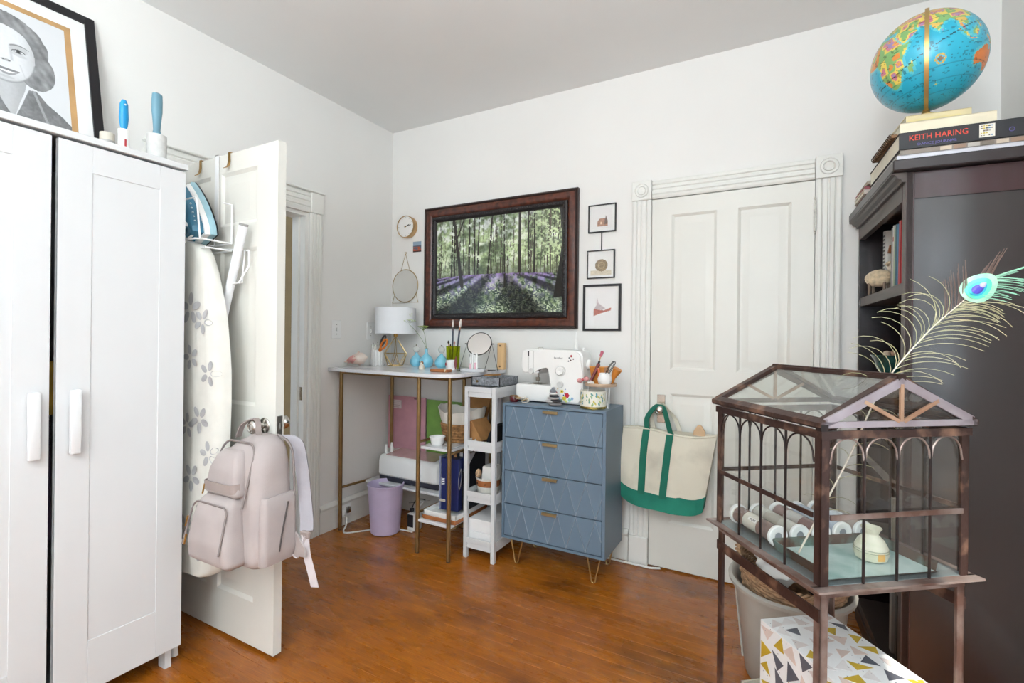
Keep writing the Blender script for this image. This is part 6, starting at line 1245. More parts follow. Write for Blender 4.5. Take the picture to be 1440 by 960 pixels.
# globe
GR = .1500; GC = Vector((.400, 2.052, zc+GR+.027))
t = thing('globe', 'blue desk globe with brass meridian arm standing on the book stack', 'globe', (GC.x, GC.y, zc))
land = {
 'africa': ([(-17, 15), (-10, 30), (-5, 36), (10, 37), (20, 32), (32, 31), (37, 20), (43, 11), (51, 12), (46, 3), (40, -6), (40, -15), (35, -22), (31, -30), (26, -34), (19, -34), (15, -25), (12, -15), (13, -5), (9, 4), (-5, 5), (-12, 8)], '#d98a3c'),
 'eurasia': ([(-9, 37), (-9, 43), (-1, 44), (-4, 48), (3, 51), (8, 54), (8, 58), (5, 62), (15, 69), (30, 71), (45, 67), (60, 69), (75, 73), (100, 78), (115, 74), (140, 73), (170, 69), (179, 65), (165, 60), (160, 53), (155, 58), (140, 54), (135, 44), (128, 38), (126, 34), (122, 39), (118, 39), (122, 30), (117, 23), (108, 21), (109, 12), (105, 9), (100, 14), (103, 2), (98, 9), (97, 17), (91, 22), (86, 20), (80, 15), (78, 8), (73, 16), (71, 21), (62, 25), (57, 26), (50, 30), (56, 25), (59, 22), (52, 16), (44, 12), (38, 21), (34, 29), (36, 36), (27, 37), (26, 40), (22, 37), (19, 41), (13, 45), (18, 40), (15, 38), (8, 44), (3, 42), (-1, 37)], '#d8b25a'),
 'australia': ([(114, -22), (122, -18), (130, -12), (136, -12), (136, -16), (140, -17), (142, -11), (146, -19), (153, -26), (150, -37), (143, -39), (137, -34), (131, -31), (124, -33), (116, -35), (113, -26)], '#dc7a34'),
 'madagascar': ([(43, -22), (44, -17), (49, -12), (50, -16), (47, -25)], '#c9c25a'), 'sumatra': ([(95, 5), (103, 0), (106, -6), (102, -4)], '#d9a84a'), 'borneo': ([(109, 1), (117, 7), (119, 1), (115, -4), (110, -2)], '#7fb06a'), 'newguinea': ([(131, -1), (141, -3), (150, -10), (140, -9), (133, -4)], '#d0885a'), 'java': ([(105, -6), (114, -7), (114, -8.6), (106, -7.6)], '#c96f4a'), 'japan': ([(130, 31), (141, 36), (145, 44), (140, 42), (136, 35)], '#c95a4a'), 'philippines': ([(120, 18), (126, 8), (122, 6), (120, 14)], '#c98aa4'), 'srilanka': ([(80, 9.5), (82, 7), (80.5, 6)], '#7fb06a'), 'ceylon': ([(68, -49), (70, -48.5), (70, -50), (68.5, -50)], '#b5803a')}
def globe_col(lon, lat):
    n = fbm((lon+180)/40, (lat+90)/40, 3, 12)[..., None]; out = C('#1aa3c2')*(1-.35*n)+C('#48c4da')*.35*n
    sh = np.zeros(lon.shape)
    for k2, (poly, c_) in land.items():
        m = inpoly(lon, lat, poly)
        halo = np.zeros(lon.shape, bool)
        for dx, dy in ((3, 0), (-3, 0), (0, 3), (0, -3)): halo |= inpoly(lon+dx, lat+dy, poly)
        out[halo & ~m] = out[halo & ~m]*.6+C('#8fd4c8')*.4
        nn = vnoise((lon+180)/9, (lat+90)/9, 1, 60+len(k2)); col = np.ones(out.shape)*C(c_)
        for th_, cc in ((.30, '#7fae6a'), (.55, '#e0c75a'), (.70, '#c97a8a'), (.82, '#9a86b0'), (.90, '#e29a4a')): col[nn > th_] = C(cc)
        if k2 == 'australia': col = np.ones(out.shape)*C('#df7e35')*(.9+.2*n)
        if k2 == 'eurasia': hi = (lat > 48); col[hi] = col[hi]*.45+C('#e2b04e')*.55
        out[m] = col[m]
    for lo in range(-180, 180, 15): m = np.abs(lon-lo) < .35; out[m] = out[m]*.85
    for la in range(-75, 90, 15): m = np.abs(lat-la) < .35; out[m] = out[m]*.85
    m = (np.abs(lat) < .6); out[m] = out[m]*.45
    e = np.abs(lat-23.4*np.sin(np.radians(lon-85))) < .5; out[e] = out[e]*.5
    nx_ = fbm((lon+180)/3, (lat+90)/2, 1, 77, 2); m = nx_ > .72; out[m] = out[m]*.75
    r = np.hypot(lon-75, (lat+22)); m = (r < 5.5) & (r > 3.8); out[m] = C('#c2a23a'); m = r < 2.5; out[m] = C('#7a5a3a'); return out
nlo, nla = 240, 130; rings = []
GQ = Matrix.Translation(GC) @ Matrix.Rotation(R(-8), 4, 'Y') @ Matrix.Rotation(R(-90-88+12), 4, 'Z')
mb = MB(); mb.grid(lambda u, v: GQ @ Vector((GR*math.cos(R(-89.9+179.8*v))*math.cos(R(-180+360*u)), GR*math.cos(R(-89.9+179.8*v))*math.sin(R(-180+360*u)), GR*math.sin(R(-89.9+179.8*v)))), nlo, nla)
go = obj('globe_ball', mb, attr_mat('globe_print', .32, .4), t, smooth=180)
LO, LA = np.meshgrid(-180+360*(np.arange(nlo)+.5)/nlo, -89.9+179.8*(np.arange(nla)+.5)/nla); c = np.clip(globe_col(LO, LA), 0, 1)
c = np.where(c <= .04045, c/12.92, ((c+.055)/1.055)**2.4).reshape(-1, 3); at_ = go.data.color_attributes.new('Col', 'FLOAT_COLOR', 'CORNER'); full = np.ones((len(c), 4, 4), dtype=np.float32); full[:, :, :3] = c[:, None, :]; at_.data.foreach_set('color', full.ravel())
gbr = mat('antique_gold', '#c2a468', .35, .7, var=.08)
vd = Vector((-GC.x, -GC.y, 0)).normalized(); rm_ = GR+.007; arc = []
for k2 in range(40):
    a = R(-97+194*k2/39); c_ = GC+vd*(rm_*math.cos(a))+Vector((0, 0, rm_*math.sin(a))); o_ = (c_-GC).normalized(); s_ = vd.cross(Vector((0, 0, 1))).normalized()*.0055
    arc.append([c_-s_-o_*.002, c_+s_-o_*.002, c_+s_+o_*.002, c_-s_+o_*.002])
obj('meridian_arm', MB().loft(arc), gbr, t, smooth=30)
obj('axis_pin', MB().tube([GC+Vector((0, 0, -GR-.004)), GC+Vector((0, 0, -GR-.012))], .004, 10).tube([GC+Vector((0, 0, GR)), GC+Vector((0, 0, GR+.018))], .003, 10), gbr, t)
obj('stand_foot', MB().lathe([(.001, 0), (.030, 0), (.030, .003), (.020, .006), (.011, .014), (.008, .025), (.001, .026)], (GC.x, GC.y, zc+.0006), 32), gbr, t)

# ================================================================ GLASS CASE ON A STAND
TA = Vector((.079, 1.321, 0)); TR = R(38.24); TMx = Matrix.Translation(TA) @ Matrix.Rotation(TR, 4, 'Z')
TW, TL, ZB, ZE, ZR = .401, .411, .705, 1.058, 1.172
rust = mat('rusted_iron', '#93705c', .42, .35, col2='#3f2b26', scale=16, thr=(.52, .74), bump=.3, bscale=80)
rustl = mat('pale_iron', '#a3938c', .35, .5, col2='#6b4f45', scale=9, thr=(.38, .62), bump=.2, bscale=80)  # paler iron tone for flange, rails and front pieces
darki = mat('blackened_iron', '#4a342c', .4, .4, col2='#241b1a', scale=12, thr=(.5, .8))
t = thing('glass_case', 'rusty metal framed glass display case shaped like a little greenhouse', 'display case', TA+Vector((0, 0, ZB)), TR)
def tb(m, a, b, p=None, name='bar', **k): return obj(name, MB().box(a, b, M=TMx, **k), m, p or t)
pw = .021
obj('base_flange', MB().box((-.022, -.022, ZB-.006), (TW+.022, .006, ZB-.001), M=TMx).box((-.022, TL-.006, ZB-.006), (TW+.022, TL+.022, ZB-.001), M=TMx).box((-.022, 0, ZB-.006), (.006, TL, ZB-.001), M=TMx).box((TW-.006, 0, ZB-.006), (TW+.022, TL, ZB-.001), M=TMx), rustl, t, smooth=0)
obj('base_plate', MB().box((.002, .002, ZB-.005), (TW-.002, TL-.002, ZB), M=TMx), mat('tin_floor', '#8f9a9c', .3, .5, var=.1), t)
for x in (0, TW-pw):
    for y in (0, TL-pw): obj('corner_post', MB().box((x, y, ZB-.001), (x+pw, y+.004, ZE), M=TMx).box((x if x == 0 else TW-.004, y if y == 0 else TL-pw, ZB-.001), (x+.004 if x == 0 else TW, y+pw, ZE), M=TMx) if y == 0 else MB().box((x, TL-.004, ZB-.001), (x+pw, TL, ZE), M=TMx).box((x if x == 0 else TW-.004, TL-pw, ZB-.001), (x+.004 if x == 0 else TW, TL, ZE), M=TMx), rust, t, smooth=0)
for a, b in (((-.004, -.004, ZE-.018), (TW+.004, .004, ZE)), ((-.004, TL-.004, ZE-.018), (TW+.004, TL+.004, ZE)), ((-.004, 0, ZE-.018), (.004, TL, ZE)), ((TW-.004, 0, ZE-.018), (TW+.004, TL, ZE))): tb(rust, a, b, name='eave_rail')
zmid = ZB+.150
for a, b in (((pw, -.005, zmid), (TW-pw, -.001, zmid+.012)), ((pw, TL+.001, zmid), (TW-pw, TL+.005, zmid+.012)), ((-.005, pw, zmid), (-.001, TL-pw, zmid+.012)), ((TW+.001, pw, zmid), (TW+.005, TL-pw, zmid+.012))): tb(rustl if a[1] < 0 else rust, a, b, name='mid_rail')
def side(f, L_, inner):
    """bars and arches along one side; f(s,z)->local point"""
    n = 4; st = (L_-2*pw)/n; s0 = pw
    for k2 in range(1, n): obj('glazing_bar', MB().tube([TMx @ Vector(f(s0+st*k2, ZB)), TMx @ Vector(f(s0+st*k2, ZE-.015))], .0032, 8), darki, t)
    for k2 in range(n):
        c_ = s0+st*(k2+.5); r = st/2-.003; pts = [f(c_+r*math.cos(R(a)), ZE-.062+.044*math.sin(R(a))) for a in range(180, -1, -15)]
        pts = [f(c_-st/2, ZE-.075)]+pts+[f(c_+st/2, ZE-.075)]
        obj('arch', MB().tube([TMx @ Vector(p) for p in pts], .0022, 6), rustl if inner == 0 else darki, t)
side(lambda s_, z: (s_, -.001, z), TW, 0); side(lambda s_, z: (-.001, s_, z), TL, 1); side(lambda s_, z: (s_, TL+.001, z), TW, 1); side(lambda s_, z: (TW+.001, s_, z), TL, 1)
for a, b in (((pw*.5, .0045, ZB), (TW-pw*.5, .0060, ZE-.002)), ((pw*.5, TL-.006, ZB), (TW-pw*.5, TL-.0045, ZE-.002)), ((.0045, pw*.5, ZB), (.006, TL-pw*.5, ZE-.002)), ((TW-.006, pw*.5, ZB), (TW-.0045, TL-pw*.5, ZE-.002))): obj('glass_pane', MB().box(a, b, M=TMx), glassm, t)
# roof
ov = .010; ze = ZE+.012; xm = TW/2
for y, mm in ((-ov, rustl), (TL+ov-.006, rust)):
    gm = MB()
    def slat(a, b, wv, mm_=None):
        a = Vector(a); b = Vector(b); d = (b-a).normalized(); n = Vector((-d.z, 0, d.x))*wv/2; return [[a-n, a+n, a+n+Vector((0, .005, 0)), a-n+Vector((0, .005, 0))], [b-n, b+n, b+n+Vector((0, .005, 0)), b-n+Vector((0, .005, 0))]]
    gm.loft(slat((-ov+.012, y, ze+.007), (xm+.004, y, ZR), .020), M=TMx).loft(slat((TW+ov-.012, y, ze+.007), (xm-.004, y, ZR), .020), M=TMx).box((-ov, y, ze-.004), (TW+ov, y+.006, ze+.010), M=TMx)
    obj('gable_frame', gm, mat('pale_gable_iron', '#b3aab0', .35, .4, col2='#8f8084', scale=8) if y < 0 else rust, t, smooth=0)  # front gable paler than the rear one
    bars = MB()
    for xe, zf in ((xm, ZR-.008), (xm-.100, ze+.055), (xm+.100, ze+.055)): bars.loft(slat((xm+(xe-xm)*.06, y-.001, ze+.008), (xe, y-.001, zf), .0085), M=TMx)
    obj('gable_bars', bars, mat('peeled_tan_iron', '#c2a084', .4, .3, col2='#9a7058', scale=12), t, smooth=0)
    obj('gable_pane', MB().loft([[(.01, y+.0065, ze+.004), (TW-.01, y+.0065, ze+.004), (xm, y+.0065, ZR-.008)], [(.01, y+.008, ze+.004), (TW-.01, y+.008, ze+.004), (xm, y+.008, ZR-.008)]], M=TMx), glassm, t)
sl = Vector((xm+ov, 0, ZR-ze)).normalized()
for sg in (0, 1):
    def q(f_, y, off=0):
        x = -ov+f_*(xm+ov); z = ze+f_*(ZR+.006-ze)+off
        return (x if sg == 0 else TW-x, y, z)
    def strip(f0, f1, y0, y1, th=.010):
        return [[q(f0, y0), q(f1, y0), q(f1, y1), q(f0, y1)], [q(f0, y0, th), q(f1, y0, th), q(f1, y1, th), q(f0, y1, th)]]
    rf = MB()
    for f0, f1, y0, y1 in ((-.02, .07, -ov, TL+ov), (.95, 1.0, -ov, TL+ov), (.05, .96, -ov+.004, .012), (.05, .96, TL-.012, TL+ov)): rf.loft(strip(f0, f1, y0, y1), M=TMx)
    fo = obj('roof_frame', rf, rust, t, smooth=0); obj('roof_pane', MB().loft(strip(.06, .955, .010, TL-.010, .003), M=TMx), roofglass, fo)
obj('eave_block', MB().box((-.012, -.012, ZE+.001), (.006, .006, ZE+.016), M=TMx).box((-.012, -ov, ZE+.006), (.001, TL+ov, ZE+.016), M=TMx).box((TW-.001, -ov, ZE+.006), (TW+.012, TL+ov, ZE+.016), M=TMx), darki, t, smooth=0)
obj('ridge_bar', MB().box((xm-.008, -ov, ZR+.006), (xm+.008, TL+ov, ZR+.016), bev=.001, M=TMx), rust, t)
# stand
t = thing('metal_stand', 'rusty angle iron stand with four legs beneath the glass case', 'stand', TA, TR); zs_ = ZB-.0065
for x in (0.004, TW-.024):
    for y in (0.004, TL-.024):
        ox = x if x < .1 else x+.016; oy = y if y < .1 else y+.016
        obj('leg', MB().box((x, oy, 0), (x+.020, oy+.004, zs_), M=TMx).box((ox, y, 0), (ox+.004, y+.020, zs_), M=TMx), rust if x < .1 and y > .1 else rustl, t, smooth=0)
        obj('foot', MB().box((x-.002, y-.002, 0), (x+.022, y+.022, .004), M=TMx), darki, t)
for a, b in (((.004, .003, zs_-.022), (TW-.004, .007, zs_)), ((.004, TL-.007, zs_-.022), (TW-.004, TL-.003, zs_)), ((.003, .004, zs_-.022), (.007, TL-.004, zs_)), ((TW-.007, .004, zs_-.022), (TW-.003, TL-.004, zs_))): obj('top_rail', MB().box(a, b, M=TMx), rustl, t)
obj('lower_rail', MB().box((-.001, .004, zs_-.078), (.004, TL-.004, zs_-.050), M=TMx), rust, t)
obj('lower_rail', MB().box((TW-.004, .004, zs_-.078), (TW+.001, TL-.004, zs_-.050), M=TMx), rust, t)
# rolls inside
vin = mat('clear_sleeve', '#cfcdc9', .2, var=.03, coat=.5)
RC = [('#8a7772', '#d6d2c6', 'roll of craft film with brown and cream sleeve, nearest the left panes'), ('#c9c6bd', '#b9b4aa', 'pale cream wrapped roll, second from the left in the glass case'), ('#8a706c', '#c4bfba', 'brown and grey roll, third from the left in the glass case'), ('#aebac9', '#c4ccd6', 'pale blue roll, fourth from the left in the glass case'), ('#a8988f', '#cdd3da', 'grey and tan roll nearest the cream vase, right hand end of the row')]
for i, (ca, cb, lab) in enumerate(RC):
    x = .052+i*.066; t = thing('film_roll', lab, 'roll', TMx @ Vector((x, .29, ZB)), TR, 'rolls in the glass case'); r = .0285; zz_ = ZB+r+.0006; y0, y1 = .205, .382
    def cyl(ya, yb, rr_): return MB().lathe([(rr_, 0), (rr_, yb-ya)], seg=26, M=TMx @ Matrix.Translation((x, ya, zz_)) @ Matrix.Rotation(R(-90), 4, 'X'))
    obj('sleeve', cyl(y0+.006, y1-.006, .0235), mat('sleeve_'+cb[1:], cb, .25, coat=.4), t)
    obj('film_band', cyl(y0+.012, y0+.062, .0242), mat('film_'+ca[1:], ca, .25, coat=.4), t); obj('film_band', cyl(y1-.055, y1-.012, .0242), mat('film_'+ca[1:], ca, .25, coat=.4), t)
    for ya, sg in ((y0, -1), (y1, 1)):
        Me = TMx @ Matrix.Translation((x, ya, zz_)) @ Matrix.Rotation(R(90*(-sg)), 4, 'X')
        obj('end_cap', MB().lathe([(.012, -.006), (r, -.006), (r, .001), (.0265, .003), (.0135, .003), (.0108, .0015), (.0105, -.002)], seg=30, M=Me), whitep, t)
        obj('core_hole', MB().lathe([(.0105, .0012), (.001, .001)], seg=20, M=Me), mat('core_grey', '#8f959b', .6), t)
    if i == 0:
        Ml = TMx @ Matrix.Translation((x, .285, zz_)) @ Matrix.Rotation(R(90), 4, 'Y')
        obj('barcode_label', MB().loft([[TMx @ Vector((x-.0245*math.sin(R(a)), yy, zz_+.0245*math.cos(R(a)))) for a in (38, 50, 62)] for yy in (.27, .305)], caps=False, closed=False), cloth, t, label='white barcode label')
        for k2 in range(4): obj('barcode_bar', MB().loft([[TMx @ Vector((x-.0248*math.sin(R(a)), yy, zz_+.0248*math.cos(R(a)))) for a in (42, 50, 58)] for yy in (.275+k2*.006, .278+k2*.006)], caps=False, closed=False), blackm, t)
# patinated tray
t = thing('copper_tray', 'shallow metal tray with turquoise patina at the front of the glass case', 'tray', TMx @ Vector((.21, .10, ZB)), TR); x0, x1, y0, y1 = .035, .335, .022, .195; z0 = ZB+.0006
pat = mat('turquoise_patina', '#cfe0dc', .45, .1, col2='#8fb3af', scale=9, thr=(.35, .6), bump=.2)
edge = mat('tarnished_copper', '#6d5a50', .4, .6, col2='#7e9a95', scale=14, thr=(.38, .55))
obj('tray_floor', MB().box((x0, y0, z0), (x1, y1, z0+.003), M=TMx), pat, t)
wl_ = MB()
for (a, b), (c_, d) in (((x0, y0), (x1, y0)), ((x1, y0), (x1, y1)), ((x1, y1), (x0, y1)), ((x0, y1), (x0, y0))):
    n = Vector((d-b, a-c_, 0)).normalized(); h = .026 if b != d or b > .1 else .006
    wl_.loft([[(a, b, z0), (a+n.x*.008, b+n.y*.008, z0+h), (a+n.x*.008-n.x*.002, b+n.y*.008-n.y*.002, z0+h), (a-n.x*.002, b-n.y*.002, z0)], [(c_, d, z0), (c_+n.x*.008, d+n.y*.008, z0+h), (c_+n.x*.006, d+n.y*.006, z0+h), (c_-n.x*.002, d-n.y*.002, z0)]], M=TMx)
obj('tray_rim', wl_, edge, t, smooth=0)
# vase
vp = TMx @ Vector((.232, .098, z0+.0032)); t = thing('stoneware_vase', 'small cream stoneware vase with flared neck inside the glass case', 'vase', vp)
M = Matrix.Translation(vp)
obj('vase_body', MB().lathe([(.001, 0), (.024, 0), (.034, .006), (.0375, .018), (.036, .036), (.028, .052), (.017, .063), (.0155, .067), (.018, .074), (.0235, .082), (.022, .083), (.013, .070), (.001, .05)], seg=32, M=M), mat('cream_stoneware', '#e4e0cf', .45, col2='#cfd0b4', scale=10, stretch=(1, 1, 6)), t)
obj('glaze_line', MB().tube([M @ Vector((.0375*math.cos(a), .0375*math.sin(a), .026)) for a in np.linspace(0, 2*pi, 32, endpoint=False)], .0007, 5, closed=True).tube([M @ Vector((.0372*math.cos(a), .0372*math.sin(a), .032)) for a in np.linspace(0, 2*pi, 32, endpoint=False)], .0007, 5, closed=True), mat('grey_green_line', '#9aa088', .5), t)
obj('tan_patch', MB().loft([[M @ Vector((r*math.cos(a), r*math.sin(a), z)) for a in np.linspace(R(-75), R(-48), 5)] for r, z in ((.0368, .010), (.0379, .018), (.0374, .028))], caps=False, closed=False), mat('tan_glaze', '#d9a85a', .45), t, label='tan glazed patch')

# ================================================================ PEACOCK FEATHER
F0, F1 = Vector((.040, 1.490, ZB+.004)), Vector((.405, 1.50, 1.415))
t = thing('peacock_feather', 'long peacock feather with blue green eye rising out of the glass case roof', 'feather', F0)
ctr = [Vector(p) for p in ((.040, 1.490, .7095), (.142, 1.495, .957), (.213, 1.50, 1.149), (.294, 1.50, 1.278), (.357, 1.50, 1.352), (.412, 1.50, 1.412))]
cv = smoothpts(ctr, 16); L_ = len(cv)
obj('quill', MB().tube(cv, [.0026-.0019*i/L_ for i in range(L_)], 7), mat('cream_quill', '#e6dccb', .4), t)
brb = mat('olive_barb', '#c2b892', .5, .15, col2='#8a8a60', scale=30, coat=.3); brd = mat('bronze_barb', '#6a5248', .5, .2); brg = mat('green_barb', '#9ccbac', .35, .25, col2='#6fae92', scale=25)
rf_ = random.Random(11); up_ = Vector((0, 0, 1))
def barb(i, sd, ln, curl, m_, name='barb', r=.00075, ang=35):
    p = cv[i]; T = (cv[min(i+1, L_-1)]-cv[i-1]).normalized(); N_ = Vector((-T.z, 0, T.x))*sd; pts = [p]; d = (T*math.cos(R(ang))+N_*math.sin(R(ang))).normalized(); yd = rf_.uniform(-.16, .10)
    for k2 in range(7):
        f_ = k2/6; a = R(-sd*curl*f_); dd = Vector((d.x*math.cos(a)+d.z*math.sin(a), yd, -d.x*math.sin(a)+d.z*math.cos(a)))
        pts.append(pts[-1]+dd*ln/7)
    return pts, r
def lay(idx, sd, l0, curl, m_, n_, ang=35):
    for q_ in range(n_):
        i = int(idx[0]+(idx[1]-idx[0])*(q_+rf_.random()*.5)/n_); pts, r = barb(i, sd, l0*rf_.uniform(.8, 1.15), curl*rf_.uniform(.7, 1.3), m_, ang=ang)
        obj('barb', MB().tube(pts, [r*1.25]*4+[r]*4, 4), m_, t, smooth=60)
i_roof = int(L_*.42); i_eye = int(L_*.86)
lay((i_roof-4, i_eye-10), 1, .125, 105, brb, 17, 22); lay((i_roof-4, i_eye-4), -1, .120, 62, brb, 24, 30)
lay((i_eye-9, i_eye-3), -1, .085, 45, brb, 8, 36); lay((i_eye-12, i_eye-1), 1, .085, 8, brd, 15, 40)
lay((i_eye-2, i_eye+10), -1, .075, 25, brg, 20, 42); lay((i_eye, L_-1), 1, .070, -10, brd, 14, 26); lay((i_eye+7, L_-1), -1, .058, 5, brg, 10, 24)
lay((8, i_roof-6), 1, .055, 100, brb, 5, 35); lay((8, i_roof-6), -1, .07, 70, brb, 9, 30)
ec = cv[i_eye+3]+Vector((.002, -.004, .002)); T = (cv[L_-1]-cv[i_eye]).normalized(); Nn = Vector((-T.z, 0, T.x))
def eye(ra, rb, off, m_, name, dx=0):
    c_ = ec+T*dx+Vector((0, -off, 0)); n = 28; ring = []
    for k2 in range(n):
        a = 2*pi*k2/n; w_ = rb*(1-.18*math.cos(a)); ring.append(c_+T*ra*math.cos(a)+Nn*w_*math.sin(a)+Vector((0, .004*abs(math.sin(a))**2, 0)))
    obj(name, MB().add(ring+[q+Vector((0, .0012, 0)) for q in ring]+[c_-Vector((0, .001, 0))], [(k2, (k2+1) % n, 2*n) for k2 in range(n)]+[tuple(range(2*n-1, n-1, -1))]+[(k2, k2+n, (k2+1) % n+n, (k2+1) % n) for k2 in range(n)]), m_, t)
eye(.036, .030, 0, mat('gold_green_vane', '#a9cdb0', .35, .3, col2='#7fb69a', scale=60), 'eye_outer'); eye(.026, .021, .002, mat('bright_green_vane', '#52d2a8', .3, .3), 'eye_ring', -.002)
eye(.018, .014, .0038, mat('turquoise_vane', '#2aa3b8', .3, .3), 'eye_blue', -.004); eye(.0125, .0095, .0056, mat('indigo_vane', '#4a3fae', .3, .2), 'eye_centre', -.005); eye(.0065, .0055, .0072, mat('pale_lilac_vane', '#b9b4e0', .35, .1), 'eye_highlight', .007)

# ================================================================ UNDER AND BEHIND THE STAND
# hamper
t = thing('grey_hamper', 'pale grey plastic laundry hamper on the floor behind the glass case stand', 'hamper', (.04, 2.06, 0)); hx, hy_ = .03, 2.125
gpl = mat('pale_grey_plastic', '#b9b6ae', .5, var=.03)
obj('hamper_body', MB().lathe([(.001, 0), (.155, 0), (.165, .01), (.205, .32), (.214, .345), (.232, .350), (.234, .362), (.222, .368), (.205, .360), (.195, .32), (.15, .015), (.001, .012)], (hx, hy_, 0), 56, sx=.90, sy=.985), gpl, t, smooth=50)
obj('side_seam', MB().tube([(hx-.155, hy_-.03, .05), (hx-.184, hy_-.035, .33)], .004, 6), gpl, t)
t = thing('wicker_basket', 'oval wicker basket with linen nested in the grey hamper', 'basket', (hx, hy_, .30)); wick = mat('wicker', '#b08d6c', .8, var=.25, scale=60, bump=.8, bscale=90)
WM = Matrix.Translation((hx+.005, hy_-.0, .372)) @ Matrix.Rotation(R(12), 4, 'X') @ Matrix.Rotation(R(4), 4, 'Y') @ Matrix.Diagonal((.88, .88, 1, 1))
for j in range(8):
    z = -.045+j*.0155; r = .178+.0036*j; mbk = MB()
    mbk.tube([((r+.0025*math.sin(a*30+j*pi))*math.cos(a)*1.02, (r+.0025*math.sin(a*30+j*pi))*math.sin(a)*1.1, z) for a in np.linspace(0, 2*pi, 120, endpoint=False)], .0072, 5, closed=True, M=WM); obj('wicker_strand', mbk, wick, t, smooth=60)
br_ = MB()
for ph in (0, pi): br_.tube([((.210+.006*math.cos(a*26+ph))*math.cos(a)*1.02, (.210+.006*math.cos(a*26+ph))*math.sin(a)*1.1, .082+.006*math.sin(a*26+ph)) for a in np.linspace(0, 2*pi, 260, endpoint=False)], .006, 5, closed=True, M=WM)
obj('braided_rim', br_, wick, t, smooth=60)
obj('basket_bottom', MB().lathe([(.001, -.055), (.175, -.055), (.175, -.047), (.001, -.047)], seg=40, M=WM, sx=1.02, sy=1.1), wick, t)
def crumple(c_, rx, ry, rz, seed, m_, lab, name):
    bm_ = bmesh.new(); bmesh.ops.create_icosphere(bm_, subdivisions=5, radius=1); rr2 = random.Random(seed); ws = [(Vector((rr2.uniform(-1, 1), rr2.uniform(-1, 1), rr2.uniform(-1, 1)))*rr2.uniform(3, 8), rr2.uniform(0, 6), rr2.uniform(.03, .09)) for _ in range(9)]
    for v in bm_.verts:
        n = v.co.normalized(); k2 = 1+sum(a_*(1-abs(math.sin(n.dot(w__)+p_)))*1.2-.05 for w__, p_, a_ in ws)
        v.co = Vector((c_[0]+n.x*rx*k2, c_[1]+n.y*ry*k2, c_[2]+n.z*rz*k2))
    single(name, MB().bm(bm_), m_, lab, 'linen', smooth=80)
crumple((hx-.02, hy_-.01, .44), .115, .13, .085, 2, cloth, 'crumpled white sheet heaped in the wicker basket', 'linen_bundle')
crumple((hx-.075, hy_+.06, .46), .06, .08, .06, 5, mat('grey_cloth', '#8f9096', .95, var=.1), 'grey cloth at the left rear of the wicker basket', 'linen_bundle')
crumple((hx+.09, hy_-.06, .40), .065, .07, .05, 9, mat('dark_cloth', '#25242e', .95), 'dark cloth at the right of the wicker basket', 'linen_bundle')
single('basket_card', MB().box((-.05, -.10, .12), (.06, -.09, .16), M=WM), mat('sage_card', '#c9cbb5', .6), 'pale sage card lying on top of the linen in the wicker basket', 'card')
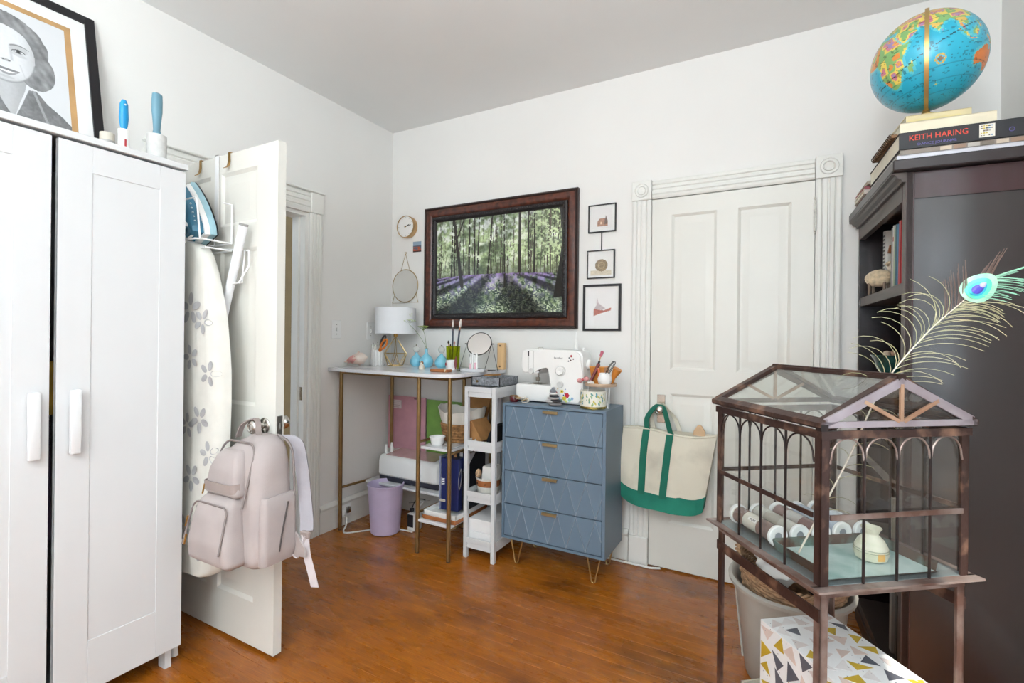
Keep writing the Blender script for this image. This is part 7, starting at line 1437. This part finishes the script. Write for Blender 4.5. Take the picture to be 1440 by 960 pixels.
# patterned storage box
t = thing('patterned_box', 'white storage box with grey, mustard and blush triangles under the stand', 'box', TMx @ Vector((.23, .18, 0)), TR); x0, x1, y0, y1, hb_ = .118, .348, -.04, .362, .418
bw2 = mat('box_white', '#ecebea', .45, var=.02)
obj('box_body', MB().box((x0, y0, .001), (x1, y1, hb_), bev=.001, M=TMx), bw2, t)
tri = random.Random(21); cols = ('#5b5d66', '#c2a130', '#d9cdc9', '#dbc6bc', '#5b5d66', '#e2dcda', '#c2a130')
def tris(f, U_, V_, n1, n2, nrm):
    for i in range(n1):
        for j in range(n2):
            cu, cv_ = U_*(i+.5+tri.uniform(-.15, .15))/n1, V_*(j+.5+tri.uniform(-.15, .15))/n2; r = .62*min(U_/n1, V_/n2); a0 = tri.uniform(0, 6.28); c_ = tri.choice(cols); pts = []
            for k2 in range(3):
                a = a0+k2*2.1+tri.uniform(-.35, .35); q_ = r*tri.uniform(.75, 1.15); pts.append((min(max(cu+q_*math.cos(a), .002), U_-.002), min(max(cv_+q_*math.sin(a), .002), V_-.002)))
            h = tri.uniform(.0003, .0008); p3 = [TMx @ Vector(f(*p)) for p in pts]; nv_ = (TMx.to_3x3() @ Vector(nrm))
            obj('triangle_print', MB().loft([p3, [q_+nv_*h for q_ in p3]]), mat('print_'+c_[1:], c_, .5), t, smooth=0)
            for _ in range(2):
                su, sv = cu+tri.uniform(-.02, .02), cv_+tri.uniform(-.02, .02)
                if 0.003 < su < U_-.003 and .003 < sv < V_-.003: 
                    s2 = .0013; p4 = [TMx @ Vector(f(su+a*s2, sv+b*s2)) for a, b in ((-1, -1), (1, -1), (0, 1))]; obj('speck_print', MB().loft([p4, [q_+nv_*.0006 for q_ in p4]]), mat('print_speck', '#5b5d66', .5), t, smooth=0)
tris(lambda u, v: (x0+u, y0+v, hb_), x1-x0, y1-y0, 5, 8, (0, 0, 1)); tris(lambda u, v: (x0, y0+u, v), y1-y0, hb_, 8, 8, (-1, 0, 0)); tris(lambda u, v: (x0+u, y0, v), x1-x0, hb_, 4, 7, (0, -1, 0))
t = thing('open_cream_box', 'open cream cardboard tray on the floor left of the triangle box', 'box', (-.05, 1.9, 0)); CB = Matrix.Translation((-.118, 1.66, .001)) @ Matrix.Rotation(R(40), 4, 'Z')
cb_ = MB(); W_, D_, H_ = .13, .15, .115
CB = TMx @ Matrix.Translation((.165, .372, .001))
for a, b in (((0, 0, 0), (W_, D_, .004)), ((0, 0, 0), (W_, .005, H_)), ((0, D_-.005, 0), (W_, D_, H_)), ((0, 0, 0), (.005, D_, H_)), ((W_-.005, 0, 0), (W_, D_, H_))): cb_.box(a, b, M=CB)
obj('box_body', cb_, mat('cream_board', '#d6cdb8', .7, var=.03), t, smooth=0); obj('liner', MB().box((.006, .006, .004), (W_-.006, D_-.006, H_-.02), M=CB), mat('grey_liner', '#6a645c', .8), t)
